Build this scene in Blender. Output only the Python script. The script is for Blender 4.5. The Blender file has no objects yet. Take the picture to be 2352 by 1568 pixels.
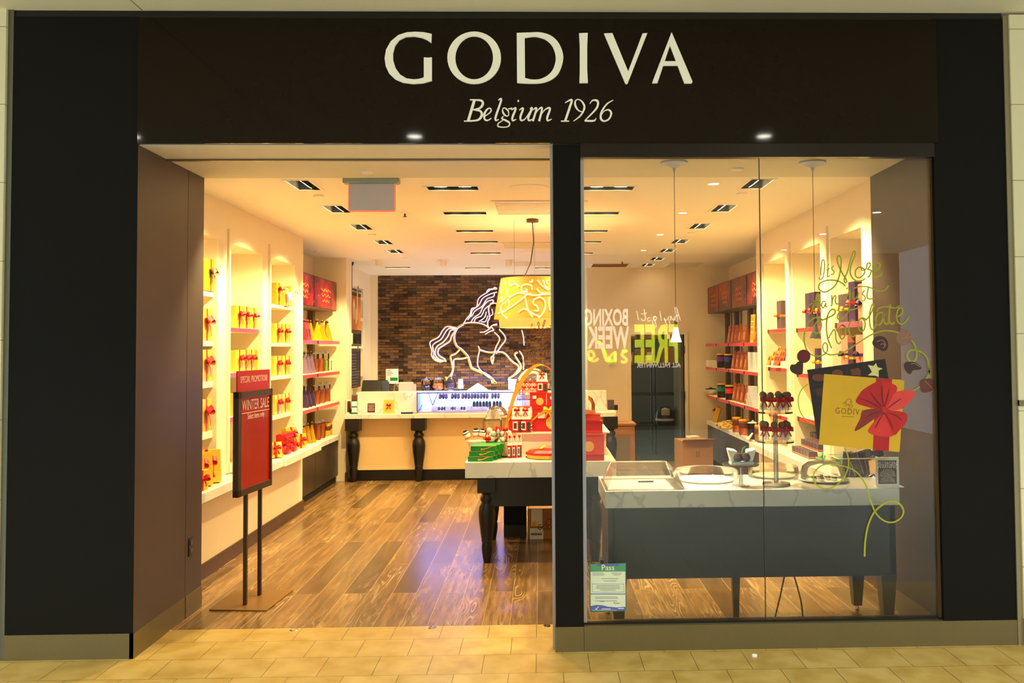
import bpy, math, random
from mathutils import Vector, Matrix
random.seed(7)
sc = bpy.context.scene
C = sc.collection
PI = math.pi
# ---------------- camera ----------------
F_, PX, PY, YAW, PITCH, ROLL, CH, CD = 2032.08, 1292.68, 726.42, .0259, .0355, .0069, 1.8121, 5.3449
_fw = Vector((math.sin(YAW)*math.cos(PITCH), math.cos(YAW)*math.cos(PITCH), math.sin(PITCH)))
_r = Vector((math.cos(YAW), -math.sin(YAW), 0)); _d = _fw.cross(_r)
_R = _r*math.cos(ROLL)+_d*math.sin(ROLL); _D = -_r*math.sin(ROLL)+_d*math.cos(ROLL)
CO = Vector((0, -CD, CH))
cam = bpy.data.cameras.new('camera'); cam.sensor_width = 36; cam.sensor_fit = 'HORIZONTAL'
cam.lens = F_*36/2352; cam.shift_x = (1176-PX)/2352; cam.shift_y = (PY-784)/2352
cam.clip_start = .05; cam.clip_end = 100
co = bpy.data.objects.new('camera', cam); C.objects.link(co)
m = Matrix((( _R.x, -_D.x, -_fw.x, CO.x), (_R.y, -_D.y, -_fw.y, CO.y), (_R.z, -_D.z, -_fw.z, CO.z), (0, 0, 0, 1)))
co.matrix_world = m
sc.camera = co
def W(u, v, x=None, y=None, z=None):
    """point where the sight line of photograph pixel (u, v) meets a wall, floor or shelf plane of the place"""
    d = _R*((u-PX)/F_)+_D*((v-PY)/F_)+_fw
    for k, a in enumerate((x, y, z)):
        if a is not None: return CO+d*((a-CO[k])/d[k])
# ---------------- world, exposure, large lights ----------------
wd = bpy.data.worlds.new('world'); sc.world = wd; wd.use_nodes = True
bg = wd.node_tree.nodes['Background']; bg.inputs[0].default_value = (.84, .97, 1.02, 1); bg.inputs[1].default_value = .85
sc.view_settings.view_transform = 'Standard'; sc.view_settings.look = 'None'
sc.view_settings.exposure = .72; sc.view_settings.gamma = 1; sc.view_settings.use_curve_mapping = False
WARM = (1, .80, .35)
def light(kind, loc, power, color=WARM, size=.1, target=None, spot=100, blend=.6, size_y=None, name='light'):
    l = bpy.data.lights.new(name, kind); l.energy = power; l.color = color
    if kind == 'AREA':
        l.size = size
        if size_y: l.shape = 'RECTANGLE'; l.size_y = size_y
    else: l.shadow_soft_size = size
    if kind == 'SPOT': l.spot_size = math.radians(spot); l.spot_blend = blend
    o = bpy.data.objects.new(name, l); C.objects.link(o); o.location = loc
    if target is not None:
        o.rotation_euler = (Vector(target)-Vector(loc)).to_track_quat('-Z', 'Y').to_euler()
    return o
ZC, ZS, ZM = 3.08, 3.05, 3.87        # shop ceiling, entrance soffit, mall ceiling
XL, XR = -2.69, 2.52                 # faces of the niche walls
JL, JR, YJ = -2.41, 2.43, 1.05       # jamb faces and depth
YB, YD = 9.96, 8.7                   # brick wall and door wall
P_SIDE, P_MID, P_MALL = 165, 98, 330
# mall ceiling downlights
MALL = [(x, y) for y in (-3.2, -5.6, -8.0, -10.6, -13.2) for x in (-6.6, -3.9, -1.2, 2.2, 5.2)]
for x, y in MALL: light('SPOT', (x, y, ZM-.03), P_MALL, (.82, .92, .94), .05, (x, y, 0), 125, .8, name='mall_downlight_lamp')
# shop ceiling fixtures from their places on the ceiling
SIDE_L = [(697, 425), (774, 480), (830, 521), (881, 556), (908, 577)]
SIDE_R = [(1738, 422), (1662, 478), (1607, 519), (1562, 554), (1533, 575), (1510, 594), (1488, 608)]
MIDL = [(1040, 432), (1068, 489), (1090, 530), (1105, 555), (1115, 581)]
MIDR = [(1398, 432), (1373, 489), (1354, 530), (1343, 555), (1328, 581)]
BACK = [(913, 614), (1097, 615), (1258, 615)]
def cp(p): q = W(p[0], p[1], z=ZC); return (q.x, q.y)
FIX = [(cp(p), 'L') for p in SIDE_L]+[(cp(p), 'R') for p in SIDE_R]+[(cp(p), 'M') for p in MIDL+MIDR+BACK]
for i_, ((x, y), k) in enumerate(FIX):
    if i_ in (9, 10, 11): light('SPOT', (x, y, ZC-.02), 55, WARM, .05, (x+.2, y-.3, 0), 80, .8, name='shop_downlight_lamp')
    elif k == 'L': light('SPOT', (x, y, ZC-.02), P_SIDE, WARM, .05, (XL-.1, y+.15, 1.25), 92, .5, name='shop_wall_washer')
    elif k == 'R': light('SPOT', (x, y, ZC-.02), P_SIDE, WARM, .05, (XR+.15, y+.15, 1.2), 92, .5, name='shop_wall_washer')
    else: light('SPOT', (x, y, ZC-.02), P_MID, WARM, .05, (x, y+.2, 0), 105, .7, name='shop_downlight_lamp')
for sx in (-.9, .9):
    for y in (3.0, 6.0): light('SPOT', (sx, y, ZC-.02), 85, WARM, .08, (sx*.3, y-1.0, .9), 80, .6, name='table_spot_lamp')
# ---------------- helpers ----------------
def lin(c): return tuple((x/255/12.92 if x/255 <= .04045 else ((x/255+.055)/1.055)**2.4) for x in c)
MC = {}
def mat(name, rgb=(200, 200, 200), rough=.5, metal=0, emit=0, ecol=None, var=.06, scale=12, coat=0, bump=0, trans=0, sss=0, alpha=1, spec=None):
    if name in MC: return MC[name]
    m_ = bpy.data.materials.new(name); m_.use_nodes = True; nt = m_.node_tree; b = nt.nodes['Principled BSDF']
    col = lin(rgb)
    b.inputs['Base Color'].default_value = (*col, 1); b.inputs['Roughness'].default_value = rough; b.inputs['Metallic'].default_value = metal
    b.inputs['Coat Weight'].default_value = coat; b.inputs['Transmission Weight'].default_value = trans
    if spec is not None: b.inputs['Specular IOR Level'].default_value = spec
    if alpha < 1: b.inputs['Alpha'].default_value = alpha
    if emit: b.inputs['Emission Color'].default_value = (*(lin(ecol) if ecol else col), 1); b.inputs['Emission Strength'].default_value = emit
    if var or bump:
        tc = nt.nodes.new('ShaderNodeTexCoord'); n = nt.nodes.new('ShaderNodeTexNoise'); n.inputs['Scale'].default_value = scale; n.inputs['Detail'].default_value = 4
        nt.links.new(tc.outputs['Object'], n.inputs['Vector'])
        if var:
            mx = nt.nodes.new('ShaderNodeMix'); mx.data_type = 'RGBA'
            mx.inputs[6].default_value = (*[c*(1-var) for c in col], 1); mx.inputs[7].default_value = (*[min(1, c*(1+var)) for c in col], 1)
            nt.links.new(n.outputs['Fac'], mx.inputs[0]); nt.links.new(mx.outputs[2], b.inputs['Base Color'])
        if bump:
            bp = nt.nodes.new('ShaderNodeBump'); bp.inputs['Strength'].default_value = bump; bp.inputs['Distance'].default_value = .002
            nt.links.new(n.outputs['Fac'], bp.inputs['Height']); nt.links.new(bp.outputs[0], b.inputs['Normal'])
    MC[name] = m_; return m_
def glassmat(name, tint=(1, 1, 1), ior=1.5, rough=0.0, thick=0, bump=0):
    if name in MC: return MC[name]
    m_ = bpy.data.materials.new(name); m_.use_nodes = True; nt = m_.node_tree; nt.nodes.clear()
    o = nt.nodes.new('ShaderNodeOutputMaterial'); mx = nt.nodes.new('ShaderNodeMixShader'); t = nt.nodes.new('ShaderNodeBsdfTransparent'); g = nt.nodes.new('ShaderNodeBsdfGlossy'); fr = nt.nodes.new('ShaderNodeFresnel')
    t.inputs[0].default_value = (*tint, 1); g.inputs['Roughness'].default_value = rough; fr.inputs[0].default_value = ior
    nt.links.new(fr.outputs[0], mx.inputs[0]); nt.links.new(t.outputs[0], mx.inputs[1]); nt.links.new(g.outputs[0], mx.inputs[2]); nt.links.new(mx.outputs[0], o.inputs[0])
    if bump:
        n = nt.nodes.new('ShaderNodeTexNoise'); n.inputs['Scale'].default_value = 30; bp = nt.nodes.new('ShaderNodeBump'); bp.inputs['Strength'].default_value = bump
        nt.links.new(n.outputs['Fac'], bp.inputs['Height']); nt.links.new(bp.outputs[0], g.inputs['Normal'])
    MC[name] = m_; return m_
class B:
    def __init__(s): s.v = []; s.f = []
    def add(s, vs, fs):
        k = len(s.v); s.v += [tuple(p) for p in vs]; s.f += [tuple(i+k for i in q) for q in fs]; return s
    def box(s, x0, x1, y0, y1, z0, z1):
        return s.add([(x0, y0, z0), (x1, y0, z0), (x1, y1, z0), (x0, y1, z0), (x0, y0, z1), (x1, y0, z1), (x1, y1, z1), (x0, y1, z1)],
                     [(0, 3, 2, 1), (4, 5, 6, 7), (0, 1, 5, 4), (1, 2, 6, 5), (2, 3, 7, 6), (3, 0, 4, 7)])
    def hexa(s, bot, top): return s.add(list(bot)+list(top), [(0, 3, 2, 1), (4, 5, 6, 7), (0, 1, 5, 4), (1, 2, 6, 5), (2, 3, 7, 6), (3, 0, 4, 7)])
    def cbox(s, cx, cy, z0, w, d, h, a=0, tilt=0):
        pts = []
        for z in (0, h):
            for x, y in ((-w/2, -d/2), (w/2, -d/2), (w/2, d/2), (-w/2, d/2)):
                y2 = y+z*math.sin(tilt); z2 = z*math.cos(tilt)
                pts.append((cx+x*math.cos(a)-y2*math.sin(a), cy+x*math.sin(a)+y2*math.cos(a), z0+z2))
        return s.hexa(pts[:4], pts[4:])
    def lathe(s, prof, cx=0, cy=0, n=24, cap=True):
        vs = [(cx+r*math.cos(2*PI*i/n), cy+r*math.sin(2*PI*i/n), z) for r, z in prof for i in range(n)]
        fs = [(j*n+i, j*n+(i+1) % n, (j+1)*n+(i+1) % n, (j+1)*n+i) for j in range(len(prof)-1) for i in range(n)]
        if cap: fs += [tuple(reversed(range(n))), tuple(range((len(prof)-1)*n, len(prof)*n))]
        return s.add(vs, fs)
    def tube(s, pts, r, n=8, closed=False, cap=True):
        pts = [Vector(p) for p in pts]; L = len(pts); rr = r if isinstance(r, (list, tuple)) else [r]*L
        vs = []; up = None
        for i, p in enumerate(pts):
            a = pts[(i-1) % L] if (closed or i) else p; b = pts[(i+1) % L] if (closed or i < L-1) else p
            t = (b-a).normalized() if (b-a).length > 1e-9 else Vector((0, 0, 1))
            if up is None: up = t.orthogonal().normalized()
            up = (up-t*up.dot(t))
            up = up.normalized() if up.length > 1e-6 else t.orthogonal().normalized()
            w = t.cross(up)
            vs += [p+(up*math.cos(2*PI*k/n)+w*math.sin(2*PI*k/n))*rr[i] for k in range(n)]
        fs = [(j*n+i, j*n+(i+1) % n, ((j+1) % L)*n+(i+1) % n, ((j+1) % L)*n+i) for j in range(L if closed else L-1) for i in range(n)]
        if cap and not closed: fs += [tuple(reversed(range(n))), tuple(range((L-1)*n, L*n))]
        return s.add(vs, fs)
    def ball(s, c, r, sz=1, n=12, mm=8):
        pr = [(max(1e-4, r*math.sin(PI*j/mm)), c[2]-r*sz*math.cos(PI*j/mm)) for j in range(mm+1)]
        return s.lathe(pr, c[0], c[1], n, False)
    def strip(s, pts, wid, wv):
        """flat band along pts, widened along the vector wv"""
        pts = [Vector(p) for p in pts]; wv = Vector(wv); vs = []
        for i, p in enumerate(pts):
            w = wid[i] if isinstance(wid, (list, tuple)) else wid
            vs += [p-wv*w/2, p+wv*w/2]
        return s.add(vs, [(2*i, 2*i+1, 2*i+3, 2*i+2) for i in range(len(pts)-1)])
    def prism(s, poly, fn, t=(0, 0, 0)):
        """polygon in 2d mapped to 3d by fn, thickened along t"""
        from mathutils.geometry import tessellate_polygon
        p3 = [Vector((a, b, 0)) for a, b in poly]; tr = tessellate_polygon([p3]); n = len(poly)
        A = [Vector(fn(a, b)) for a, b in poly]; t = Vector(t); k = len(s.v)
        fs = [tuple(q) for q in tr]
        if t.length > 0:
            Bv = [a+t for a in A]; fs += [tuple(i+n for i in reversed(q)) for q in tr]+[(i, (i+1) % n, (i+1) % n+n, i+n) for i in range(n)]
            return s.add(A+Bv, fs)
        return s.add(A, fs)
def cat(pts, k=5, closed=False):
    P = [Vector(p) for p in pts]; n = len(P); out = []
    if n < 3: return P
    for i in range(n if closed else n-1):
        p0 = P[(i-1) % n] if (closed or i) else P[0]; p1 = P[i]; p2 = P[(i+1) % n]; p3 = P[(i+2) % n] if (closed or i < n-2) else P[-1]
        for j in range(k):
            t = j/k; out.append(.5*((2*p1)+(p2-p0)*t+(2*p0-5*p1+4*p2-p3)*t*t+(3*p1-p0-3*p2+p3)*t**3))
    if not closed: out.append(P[-1])
    return out
def stroke(b, pts, w, fn, t, k=5, closed=False):
    """pen stroke: 2d centre line, width (single or per point), mapped by fn, thickness vector t"""
    n = len(pts); ws = list(w) if isinstance(w, (list, tuple)) else [w]*n
    c = cat([(p[0], p[1], q) for p, q in zip(pts, ws)], k, closed) if n > 2 else [Vector((p[0], p[1], q)) for p, q in zip(pts, ws)]
    L = len(c); l = []; r = []
    for i, p in enumerate(c):
        a = c[(i-1) % L] if (closed or i) else p; d = c[(i+1) % L] if (closed or i < L-1) else p
        tx, ty = d.x-a.x, d.y-a.y; q = math.hypot(tx, ty) or 1; nx, ny = -ty/q, tx/q; h = max(p.z, 1e-5)/2
        l.append((p.x+nx*h, p.y+ny*h)); r.append((p.x-nx*h, p.y-ny*h))
    t = Vector(t); vs = []; 
    for a, d in zip(l, r):
        A = Vector(fn(*a)); D_ = Vector(fn(*d)); vs += [A, D_, D_+t, A+t]
    fs = []
    for i in range(L if closed else L-1):
        j = (i+1) % L
        for e in range(4): fs.append((4*i+e, 4*i+(e+1) % 4, 4*j+(e+1) % 4, 4*j+e))
    if not closed: fs += [(3, 2, 1, 0), (4*L-4, 4*L-3, 4*L-2, 4*L-1)]
    b.add(vs, fs)
def ell(cx, cy, rx, ry, n=12, sl=0): return [(cx+rx*math.cos(2*PI*i/n)-sl*math.sin(2*PI*i/n)*ry, cy+ry*math.sin(2*PI*i/n)) for i in range(n)]
def mesh(name, b, m_, smooth=False, bev=0, seg=2):
    me = bpy.data.meshes.new(name); me.from_pydata(b.v, [], b.f); me.materials.append(m_); me.update()
    if smooth:
        me.polygons.foreach_set('use_smooth', [True]*len(me.polygons))
        try: me.set_sharp_from_angle(angle=math.radians(40))
        except Exception: pass
    return me
def part(name, b, m_, parent=None, smooth=False, bev=0, ab=False, label=None, kind=None, seg=2):
    if ab and parent:
        o_ = parent.location
        if parent.parent: o_ = o_+parent.parent.location
        b.v = [(p[0]-o_.x, p[1]-o_.y, p[2]-o_.z) for p in b.v]
    o = bpy.data.objects.new(name, mesh(name, b, m_, smooth)); C.objects.link(o)
    if parent: o.parent = parent
    if bev: q = o.modifiers.new('bevel', 'BEVEL'); q.width = bev; q.segments = seg; q.limit_method = 'ANGLE'
    if label: o['label'] = label
    if kind: o['kind'] = kind
    return o
def thing(name, label, category, loc=(0, 0, 0), rz=0, group=None):
    o = bpy.data.objects.new(name, None); C.objects.link(o); o.location = loc; o.rotation_euler = (0, 0, rz); o.empty_display_size = .05
    o['label'] = label; o['category'] = category
    if group: o['group'] = group
    return o
def solo(name, b, m_, label, category, group=None, base=None, **k):
    """a thing that is one mesh; its origin is moved to its base"""
    if base is None:
        xs = [p[0] for p in b.v]; ys = [p[1] for p in b.v]; zs = [p[2] for p in b.v]
        base = ((min(xs)+max(xs))/2, (min(ys)+max(ys))/2, min(zs))
    b.v = [(p[0]-base[0], p[1]-base[1], p[2]-base[2]) for p in b.v]
    o = part(name, b, m_, **k); o.location = base; o['label'] = label; o['category'] = category
    if group: o['group'] = group
    return o
def struct(name, b, m_, **k): return part(name, b, m_, kind='structure', **k)
def dup(root, loc, rz, label, group=None, swap=None):
    """copy of a thing with its parts and their sub-parts; swap changes the material of named parts"""
    r = root.copy(); C.objects.link(r); r.location = loc; r.rotation_euler = (0, 0, rz); r['label'] = label
    if group: r['group'] = group
    def rec(a, b_):
        for ch in list(a.children):
            c = ch.copy(); C.objects.link(c); c.parent = b_
            if swap and ch.name.split('.')[0] in swap:
                c.material_slots[0].link = 'OBJECT'; c.material_slots[0].material = swap[ch.name.split('.')[0]]
            rec(ch, c)
    rec(root, r); return r
class Proto:
    """first placement uses the prototype itself, later ones copy it"""
    def __init__(s, make): s.make = make; s.root = None
    def put(s, loc, rz, label, group=None, swap=None):
        if s.root is None:
            s.root = s.make(); s.used = False
        if not s.used and not swap:
            s.used = True; r = s.root; r.location = loc; r.rotation_euler = (0, 0, rz); r['label'] = label
            if group: r['group'] = group
            return r
        return dup(s.root, loc, rz, label, group, swap)
PROTOS = []
def proto(fn):
    p = Proto(fn); PROTOS.append(p); return p
def text(body, size, org, right, up, m_, parent=None, sx=1, align='CENTER', ext=.0006, name='lettering', shear=0, sp=1, bold=0):
    """letters on a plane: org = baseline anchor, right / up = plane axes"""
    cu = bpy.data.curves.new(name, 'FONT'); cu.body = body; cu.size = size; cu.align_x = align; cu.extrude = ext; cu.shear = shear; cu.space_character = sp; cu.resolution_u = 3; cu.offset = bold*size
    o = bpy.data.objects.new(name, cu); C.objects.link(o); dg = bpy.context.evaluated_depsgraph_get(); dg.update()
    me = bpy.data.meshes.new_from_object(o.evaluated_get(dg)); bpy.data.objects.remove(o); bpy.data.curves.remove(cu)
    R_ = Vector(right).normalized(); U = Vector(up).normalized(); N = R_.cross(U); org = Vector(org)
    off = parent.location.copy() if parent else Vector()
    if parent and parent.parent: off += parent.parent.location
    for v in me.vertices: v.co = org+R_*v.co.x*sx+U*v.co.y+N*(v.co.z+ext*1.2)-off
    me.materials.clear(); me.materials.append(m_)
    q = bpy.data.objects.new(name, me); C.objects.link(q)
    if parent: q.parent = parent
    return q
ORD = ['first', 'second', 'third', 'fourth', 'fifth', 'sixth', 'seventh', 'eighth', 'ninth']
# ---------------- materials ----------------
M_wall = mat('cream_wall_paint', (236, 220, 188), .7, var=.02)
M_ceil = mat('cream_ceiling_paint', (240, 230, 208), .85, var=.015)
M_white = mat('white_lacquer', (238, 228, 205), .35, var=.02)
M_dark = mat('black_brown_laminate', (20, 18, 14), .6, var=.1, scale=300, bump=.1, spec=.12)
M_jamb = mat('dark_brown_laminate', (72, 58, 50), .5, var=.08, scale=300, bump=.1)
M_fascia = mat('brown_gloss_fascia', (25, 14, 8), .05, var=.04, spec=.2)
M_black = mat('black_lacquer', (16, 13, 12), .35, var=.05)
M_blackm = mat('black_matte', (12, 11, 10), .8, var=0)
M_bronze = mat('bronze_metal', (96, 74, 46), .45, .5, var=.05)
M_steel = mat('brushed_steel', (124, 112, 76), .38, .65, var=.05, scale=80)
M_chrome = mat('chrome', (210, 205, 200), .15, 1, var=0)
M_gold = mat('gold_card', (228, 172, 40), .35, .25, var=.05)
M_goldbox = mat('yellow_gold_paper', (236, 190, 60), .4, .1, var=.04)
M_red = mat('red_satin', (196, 14, 18), .4, var=.1)
M_redcard = mat('red_card', (190, 24, 22), .4, var=.05)
M_brow = mat('brown_gold_satin', (120, 84, 30), .4, var=.1)
M_pink = mat('iridescent_tinsel', (250, 190, 200), .25, .2, emit=.25, var=.3, scale=60)
M_letter = mat('cream_acrylic_letters', (226, 222, 200), .4, var=0, emit=.22, ecol=(215, 210, 180))
M_paper = mat('white_paper', (235, 232, 215), .6, var=0)
M_brownp = mat('brown_print', (92, 38, 26), .5, var=.03)
M_lime = mat('lime_vinyl', (168, 168, 24), .5, var=.03)
M_copper = mat('copper_foil', (190, 104, 58), .28, .7, var=.15, scale=30)
M_purple = mat('purple_foil', (70, 46, 84), .3, .3, var=.12, scale=30)
M_lilac = mat('silver_lilac_foil', (150, 120, 150), .3, .4, var=.12, scale=30)
M_goldfoil = mat('gold_foil', (240, 168, 10), .28, .45, var=.12, scale=30)
M_pinkfoil = mat('red_foil', (200, 50, 60), .3, .3, var=.12)
M_choc = mat('dark_chocolate', (62, 30, 20), .35, var=.15, scale=40)
M_milk = mat('milk_chocolate', (110, 62, 36), .35, var=.15, scale=40)
M_green = mat('green_print', (8, 130, 36), .4, var=.25, scale=40)
M_kraft = mat('kraft_card', (170, 120, 66), .8, var=.06)
M_glass = glassmat('clear_glass')
M_pane = glassmat('window_glass', (.97, .985, .97), 1.52)
M_acryl = glassmat('clear_acrylic', (.97, .97, .97), 1.45)
M_tile_green = mat('teal_card', (70, 130, 110), .5, var=.02)
M_em = mat('lamp_glow', (255, 226, 170), .5, emit=22, ecol=(255, 225, 170), var=0)
M_emm = mat('mall_lamp_glow', (255, 250, 235), .5, emit=60, ecol=(255, 250, 235), var=0)
M_blue = mat('blue_white_led', (190, 200, 255), .5, emit=45, ecol=(160, 165, 255), var=0)
M_neon = mat('blue_white_neon', (225, 225, 255), .5, emit=3.2, ecol=(170, 170, 255), var=0)
M_pur2 = mat('deep_purple_card', (60, 34, 60), .4, var=.08)
M_sil = mat('silver_blue_card', (190, 190, 205), .4, var=.05)
def nt_of(m_): return m_.node_tree, m_.node_tree.nodes, m_.node_tree.links
def marble():
    m_ = bpy.data.materials.new('veined_white_marble'); m_.use_nodes = True; nt, N, L = nt_of(m_); b = N['Principled BSDF']
    tc = N.new('ShaderNodeTexCoord'); n1 = N.new('ShaderNodeTexNoise'); n1.inputs['Scale'].default_value = 2.2; n1.inputs['Detail'].default_value = 6
    mp = N.new('ShaderNodeMapping'); mp.inputs['Rotation'].default_value = (.3, .5, .7); mp.inputs['Scale'].default_value = (1, .6, .6)
    wv = N.new('ShaderNodeTexWave'); wv.inputs['Scale'].default_value = 1.1; wv.inputs['Distortion'].default_value = 18; wv.inputs['Detail'].default_value = 5; wv.inputs['Detail Scale'].default_value = 1.6
    cr = N.new('ShaderNodeValToRGB'); cr.color_ramp.elements[0].position = .0; cr.color_ramp.elements[0].color = (.56, .56, .54, 1); cr.color_ramp.elements[1].position = .035; cr.color_ramp.elements[1].color = (.74, .73, .68, 1)
    L.new(tc.outputs['Object'], mp.inputs[0]); L.new(mp.outputs[0], wv.inputs[0]); L.new(wv.outputs['Fac'], cr.inputs[0])
    mx = N.new('ShaderNodeMix'); mx.data_type = 'RGBA'; mx.blend_type = 'MULTIPLY'; mx.inputs[0].default_value = .5
    c2 = N.new('ShaderNodeValToRGB'); c2.color_ramp.elements[0].position = .3; c2.color_ramp.elements[0].color = (.75, .75, .74, 1); c2.color_ramp.elements[1].position = .6
    L.new(tc.outputs['Object'], n1.inputs[0]); L.new(n1.outputs['Fac'], c2.inputs[0]); L.new(cr.outputs[0], mx.inputs[6]); L.new(c2.outputs[0], mx.inputs[7]); L.new(mx.outputs[2], b.inputs['Base Color'])
    b.inputs['Roughness'].default_value = .22; return m_
M_marble = marble()
def wood():
    m_ = bpy.data.materials.new('wide_plank_oak_floor'); m_.use_nodes = True; nt, N, L = nt_of(m_); b = N['Principled BSDF']
    tc = N.new('ShaderNodeTexCoord'); mp = N.new('ShaderNodeMapping'); mp.inputs['Rotation'].default_value = (0, 0, PI/2); mp.inputs['Location'].default_value = (.44, .03, 0)
    br = N.new('ShaderNodeTexBrick'); br.inputs['Scale'].default_value = 1; br.inputs['Brick Width'].default_value = 1.78; br.inputs['Row Height'].default_value = .18; br.inputs['Mortar Size'].default_value = .0016; br.inputs['Mortar Smooth'].default_value = .3
    br.inputs['Color1'].default_value = (.0, .0, .0, 1); br.inputs['Color2'].default_value = (1, 1, 1, 1); br.inputs['Mortar'].default_value = (.5, .5, .5, 1); br.inputs['Bias'].default_value = 0
    L.new(tc.outputs['Object'], mp.inputs[0]); L.new(mp.outputs[0], br.inputs['Vector'])
    sh = N.new('ShaderNodeVectorMath'); sh.operation = 'MULTIPLY_ADD'; L.new(br.outputs['Color'], sh.inputs[0]); sh.inputs[1].default_value = (17, 9, 5); 
    m2 = N.new('ShaderNodeMapping'); m2.inputs['Scale'].default_value = (1.5, 14, 1); L.new(mp.outputs[0], m2.inputs[0]); L.new(m2.outputs[0], sh.inputs[2])
    n1 = N.new('ShaderNodeTexNoise'); n1.inputs['Scale'].default_value = .55; n1.inputs['Detail'].default_value = 2; n1.inputs['Distortion'].default_value = .3; L.new(sh.outputs[0], n1.inputs[0])
    ml = N.new('ShaderNodeMath'); ml.operation = 'MULTIPLY'; ml.inputs[1].default_value = 90; L.new(n1.outputs['Fac'], ml.inputs[0])
    sn = N.new('ShaderNodeMath'); sn.operation = 'SINE'; L.new(ml.outputs[0], sn.inputs[0])
    mr = N.new('ShaderNodeMapRange'); mr.inputs[1].default_value = .2; mr.inputs[2].default_value = 1; L.new(sn.outputs[0], mr.inputs[0])
    m3 = N.new('ShaderNodeMapping'); m3.inputs['Scale'].default_value = (1, .55, 1); L.new(sh.outputs[0], m3.inputs[0]); n3 = N.new('ShaderNodeTexNoise'); n3.inputs['Scale'].default_value = .7; L.new(m3.outputs[0], n3.inputs[0])
    mk = N.new('ShaderNodeMapRange'); mk.inputs[1].default_value = .50; mk.inputs[2].default_value = .68; L.new(n3.outputs['Fac'], mk.inputs[0])
    gl = N.new('ShaderNodeMath'); gl.operation = 'MULTIPLY'; L.new(mr.outputs[0], gl.inputs[0]); L.new(mk.outputs[0], gl.inputs[1])
    n2 = N.new('ShaderNodeTexNoise'); n2.inputs['Scale'].default_value = 2.2; n2.inputs['Detail'].default_value = 6; L.new(sh.outputs[0], n2.inputs[0])
    cr = N.new('ShaderNodeValToRGB'); e = cr.color_ramp.elements; e[0].position = .3; e[0].color = (.082, .039, .012, 1); e[1].position = .75; e[1].color = (.205, .112, .039, 1); L.new(n2.outputs['Fac'], cr.inputs[0])
    av = N.new('ShaderNodeMix'); av.data_type = 'RGBA'; av.inputs[7].default_value = (.50, .34, .17, 1); g2 = N.new('ShaderNodeMath'); g2.operation = 'MULTIPLY'; g2.inputs[1].default_value = .42; L.new(gl.outputs[0], g2.inputs[0]); L.new(g2.outputs[0], av.inputs[0]); L.new(cr.outputs[0], av.inputs[6])
    hv = N.new('ShaderNodeHueSaturation'); L.new(av.outputs[2], hv.inputs['Color'])
    mr2 = N.new('ShaderNodeMapRange'); mr2.inputs[3].default_value = .55; mr2.inputs[4].default_value = 1.7; L.new(br.outputs['Color'], mr2.inputs[0]); L.new(mr2.outputs[0], hv.inputs['Value'])
    mx = N.new('ShaderNodeMix'); mx.data_type = 'RGBA'; mx.inputs[7].default_value = (.42, .27, .13, 1); L.new(br.outputs['Fac'], mx.inputs[0]); L.new(hv.outputs[0], mx.inputs[6]); L.new(mx.outputs[2], b.inputs['Base Color'])
    bp = N.new('ShaderNodeBump'); bp.inputs['Strength'].default_value = .25; bp.inputs['Distance'].default_value = .002; L.new(gl.outputs[0], bp.inputs['Height']); L.new(bp.outputs[0], b.inputs['Normal'])
    b.inputs['Roughness'].default_value = .24; b.inputs['Specular IOR Level'].default_value = .85; return m_
M_wood = wood()
def tiles(name, w, h, c1, c2, mort, ms, off=.5, rough=.4, loc=(0, 0, 0), rot=(0, 0, 0), stain=True):
    m_ = bpy.data.materials.new(name); m_.use_nodes = True; nt, N, L = nt_of(m_); b = N['Principled BSDF']
    tc = N.new('ShaderNodeTexCoord'); mp = N.new('ShaderNodeMapping'); mp.inputs['Location'].default_value = loc; mp.inputs['Rotation'].default_value = rot
    br = N.new('ShaderNodeTexBrick'); br.inputs['Scale'].default_value = 1; br.inputs['Brick Width'].default_value = w; br.inputs['Row Height'].default_value = h; br.inputs['Mortar Size'].default_value = ms; br.offset = off
    br.inputs['Color1'].default_value = (*lin(c1), 1); br.inputs['Color2'].default_value = (*lin(c2), 1); br.inputs['Mortar'].default_value = (*lin(mort), 1); br.inputs['Mortar Smooth'].default_value = .1
    L.new(tc.outputs['Object'], mp.inputs[0]); L.new(mp.outputs[0], br.inputs['Vector'])
    out = br.outputs['Color']
    if stain:
        n = N.new('ShaderNodeTexNoise'); n.inputs['Scale'].default_value = 6; n.inputs['Detail'].default_value = 6; L.new(tc.outputs['Object'], n.inputs[0])
        cr = N.new('ShaderNodeValToRGB'); cr.color_ramp.elements[0].position = .35; cr.color_ramp.elements[0].color = (.80, .72, .50, 1); cr.color_ramp.elements[1].position = .62; L.new(n.outputs['Fac'], cr.inputs[0])
        mx = N.new('ShaderNodeMix'); mx.data_type = 'RGBA'; mx.blend_type = 'MULTIPLY'; mx.inputs[0].default_value = 1; L.new(out, mx.inputs[6]); L.new(cr.outputs[0], mx.inputs[7]); out = mx.outputs[2]
    L.new(out, b.inputs['Base Color']); bp = N.new('ShaderNodeBump'); bp.invert = True; bp.inputs['Strength'].default_value = .5; bp.inputs['Distance'].default_value = .002; L.new(br.outputs['Fac'], bp.inputs['Height']); L.new(bp.outputs[0], b.inputs['Normal'])
    b.inputs['Roughness'].default_value = rough; return m_
T_ = .305
M_tile = tiles('ochre_stone_tile', T_, T_, (188, 156, 86), (178, 146, 76), (84, 64, 34), .0018, .5, .35, loc=(2.016-.1525, .029, 0))
M_tile2 = tiles('grey_mall_tile', 1.2, T_, (128, 126, 118), (118, 116, 108), (70, 72, 68), .004, .5, .45, rot=(0, 0, PI/2), stain=False)
M_mwall = tiles('beige_wall_tile', 1.2, .47, (240, 230, 190), (234, 224, 182), (176, 164, 122), .003, 0, .4, rot=(PI/2, 0, 0), stain=False)
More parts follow.
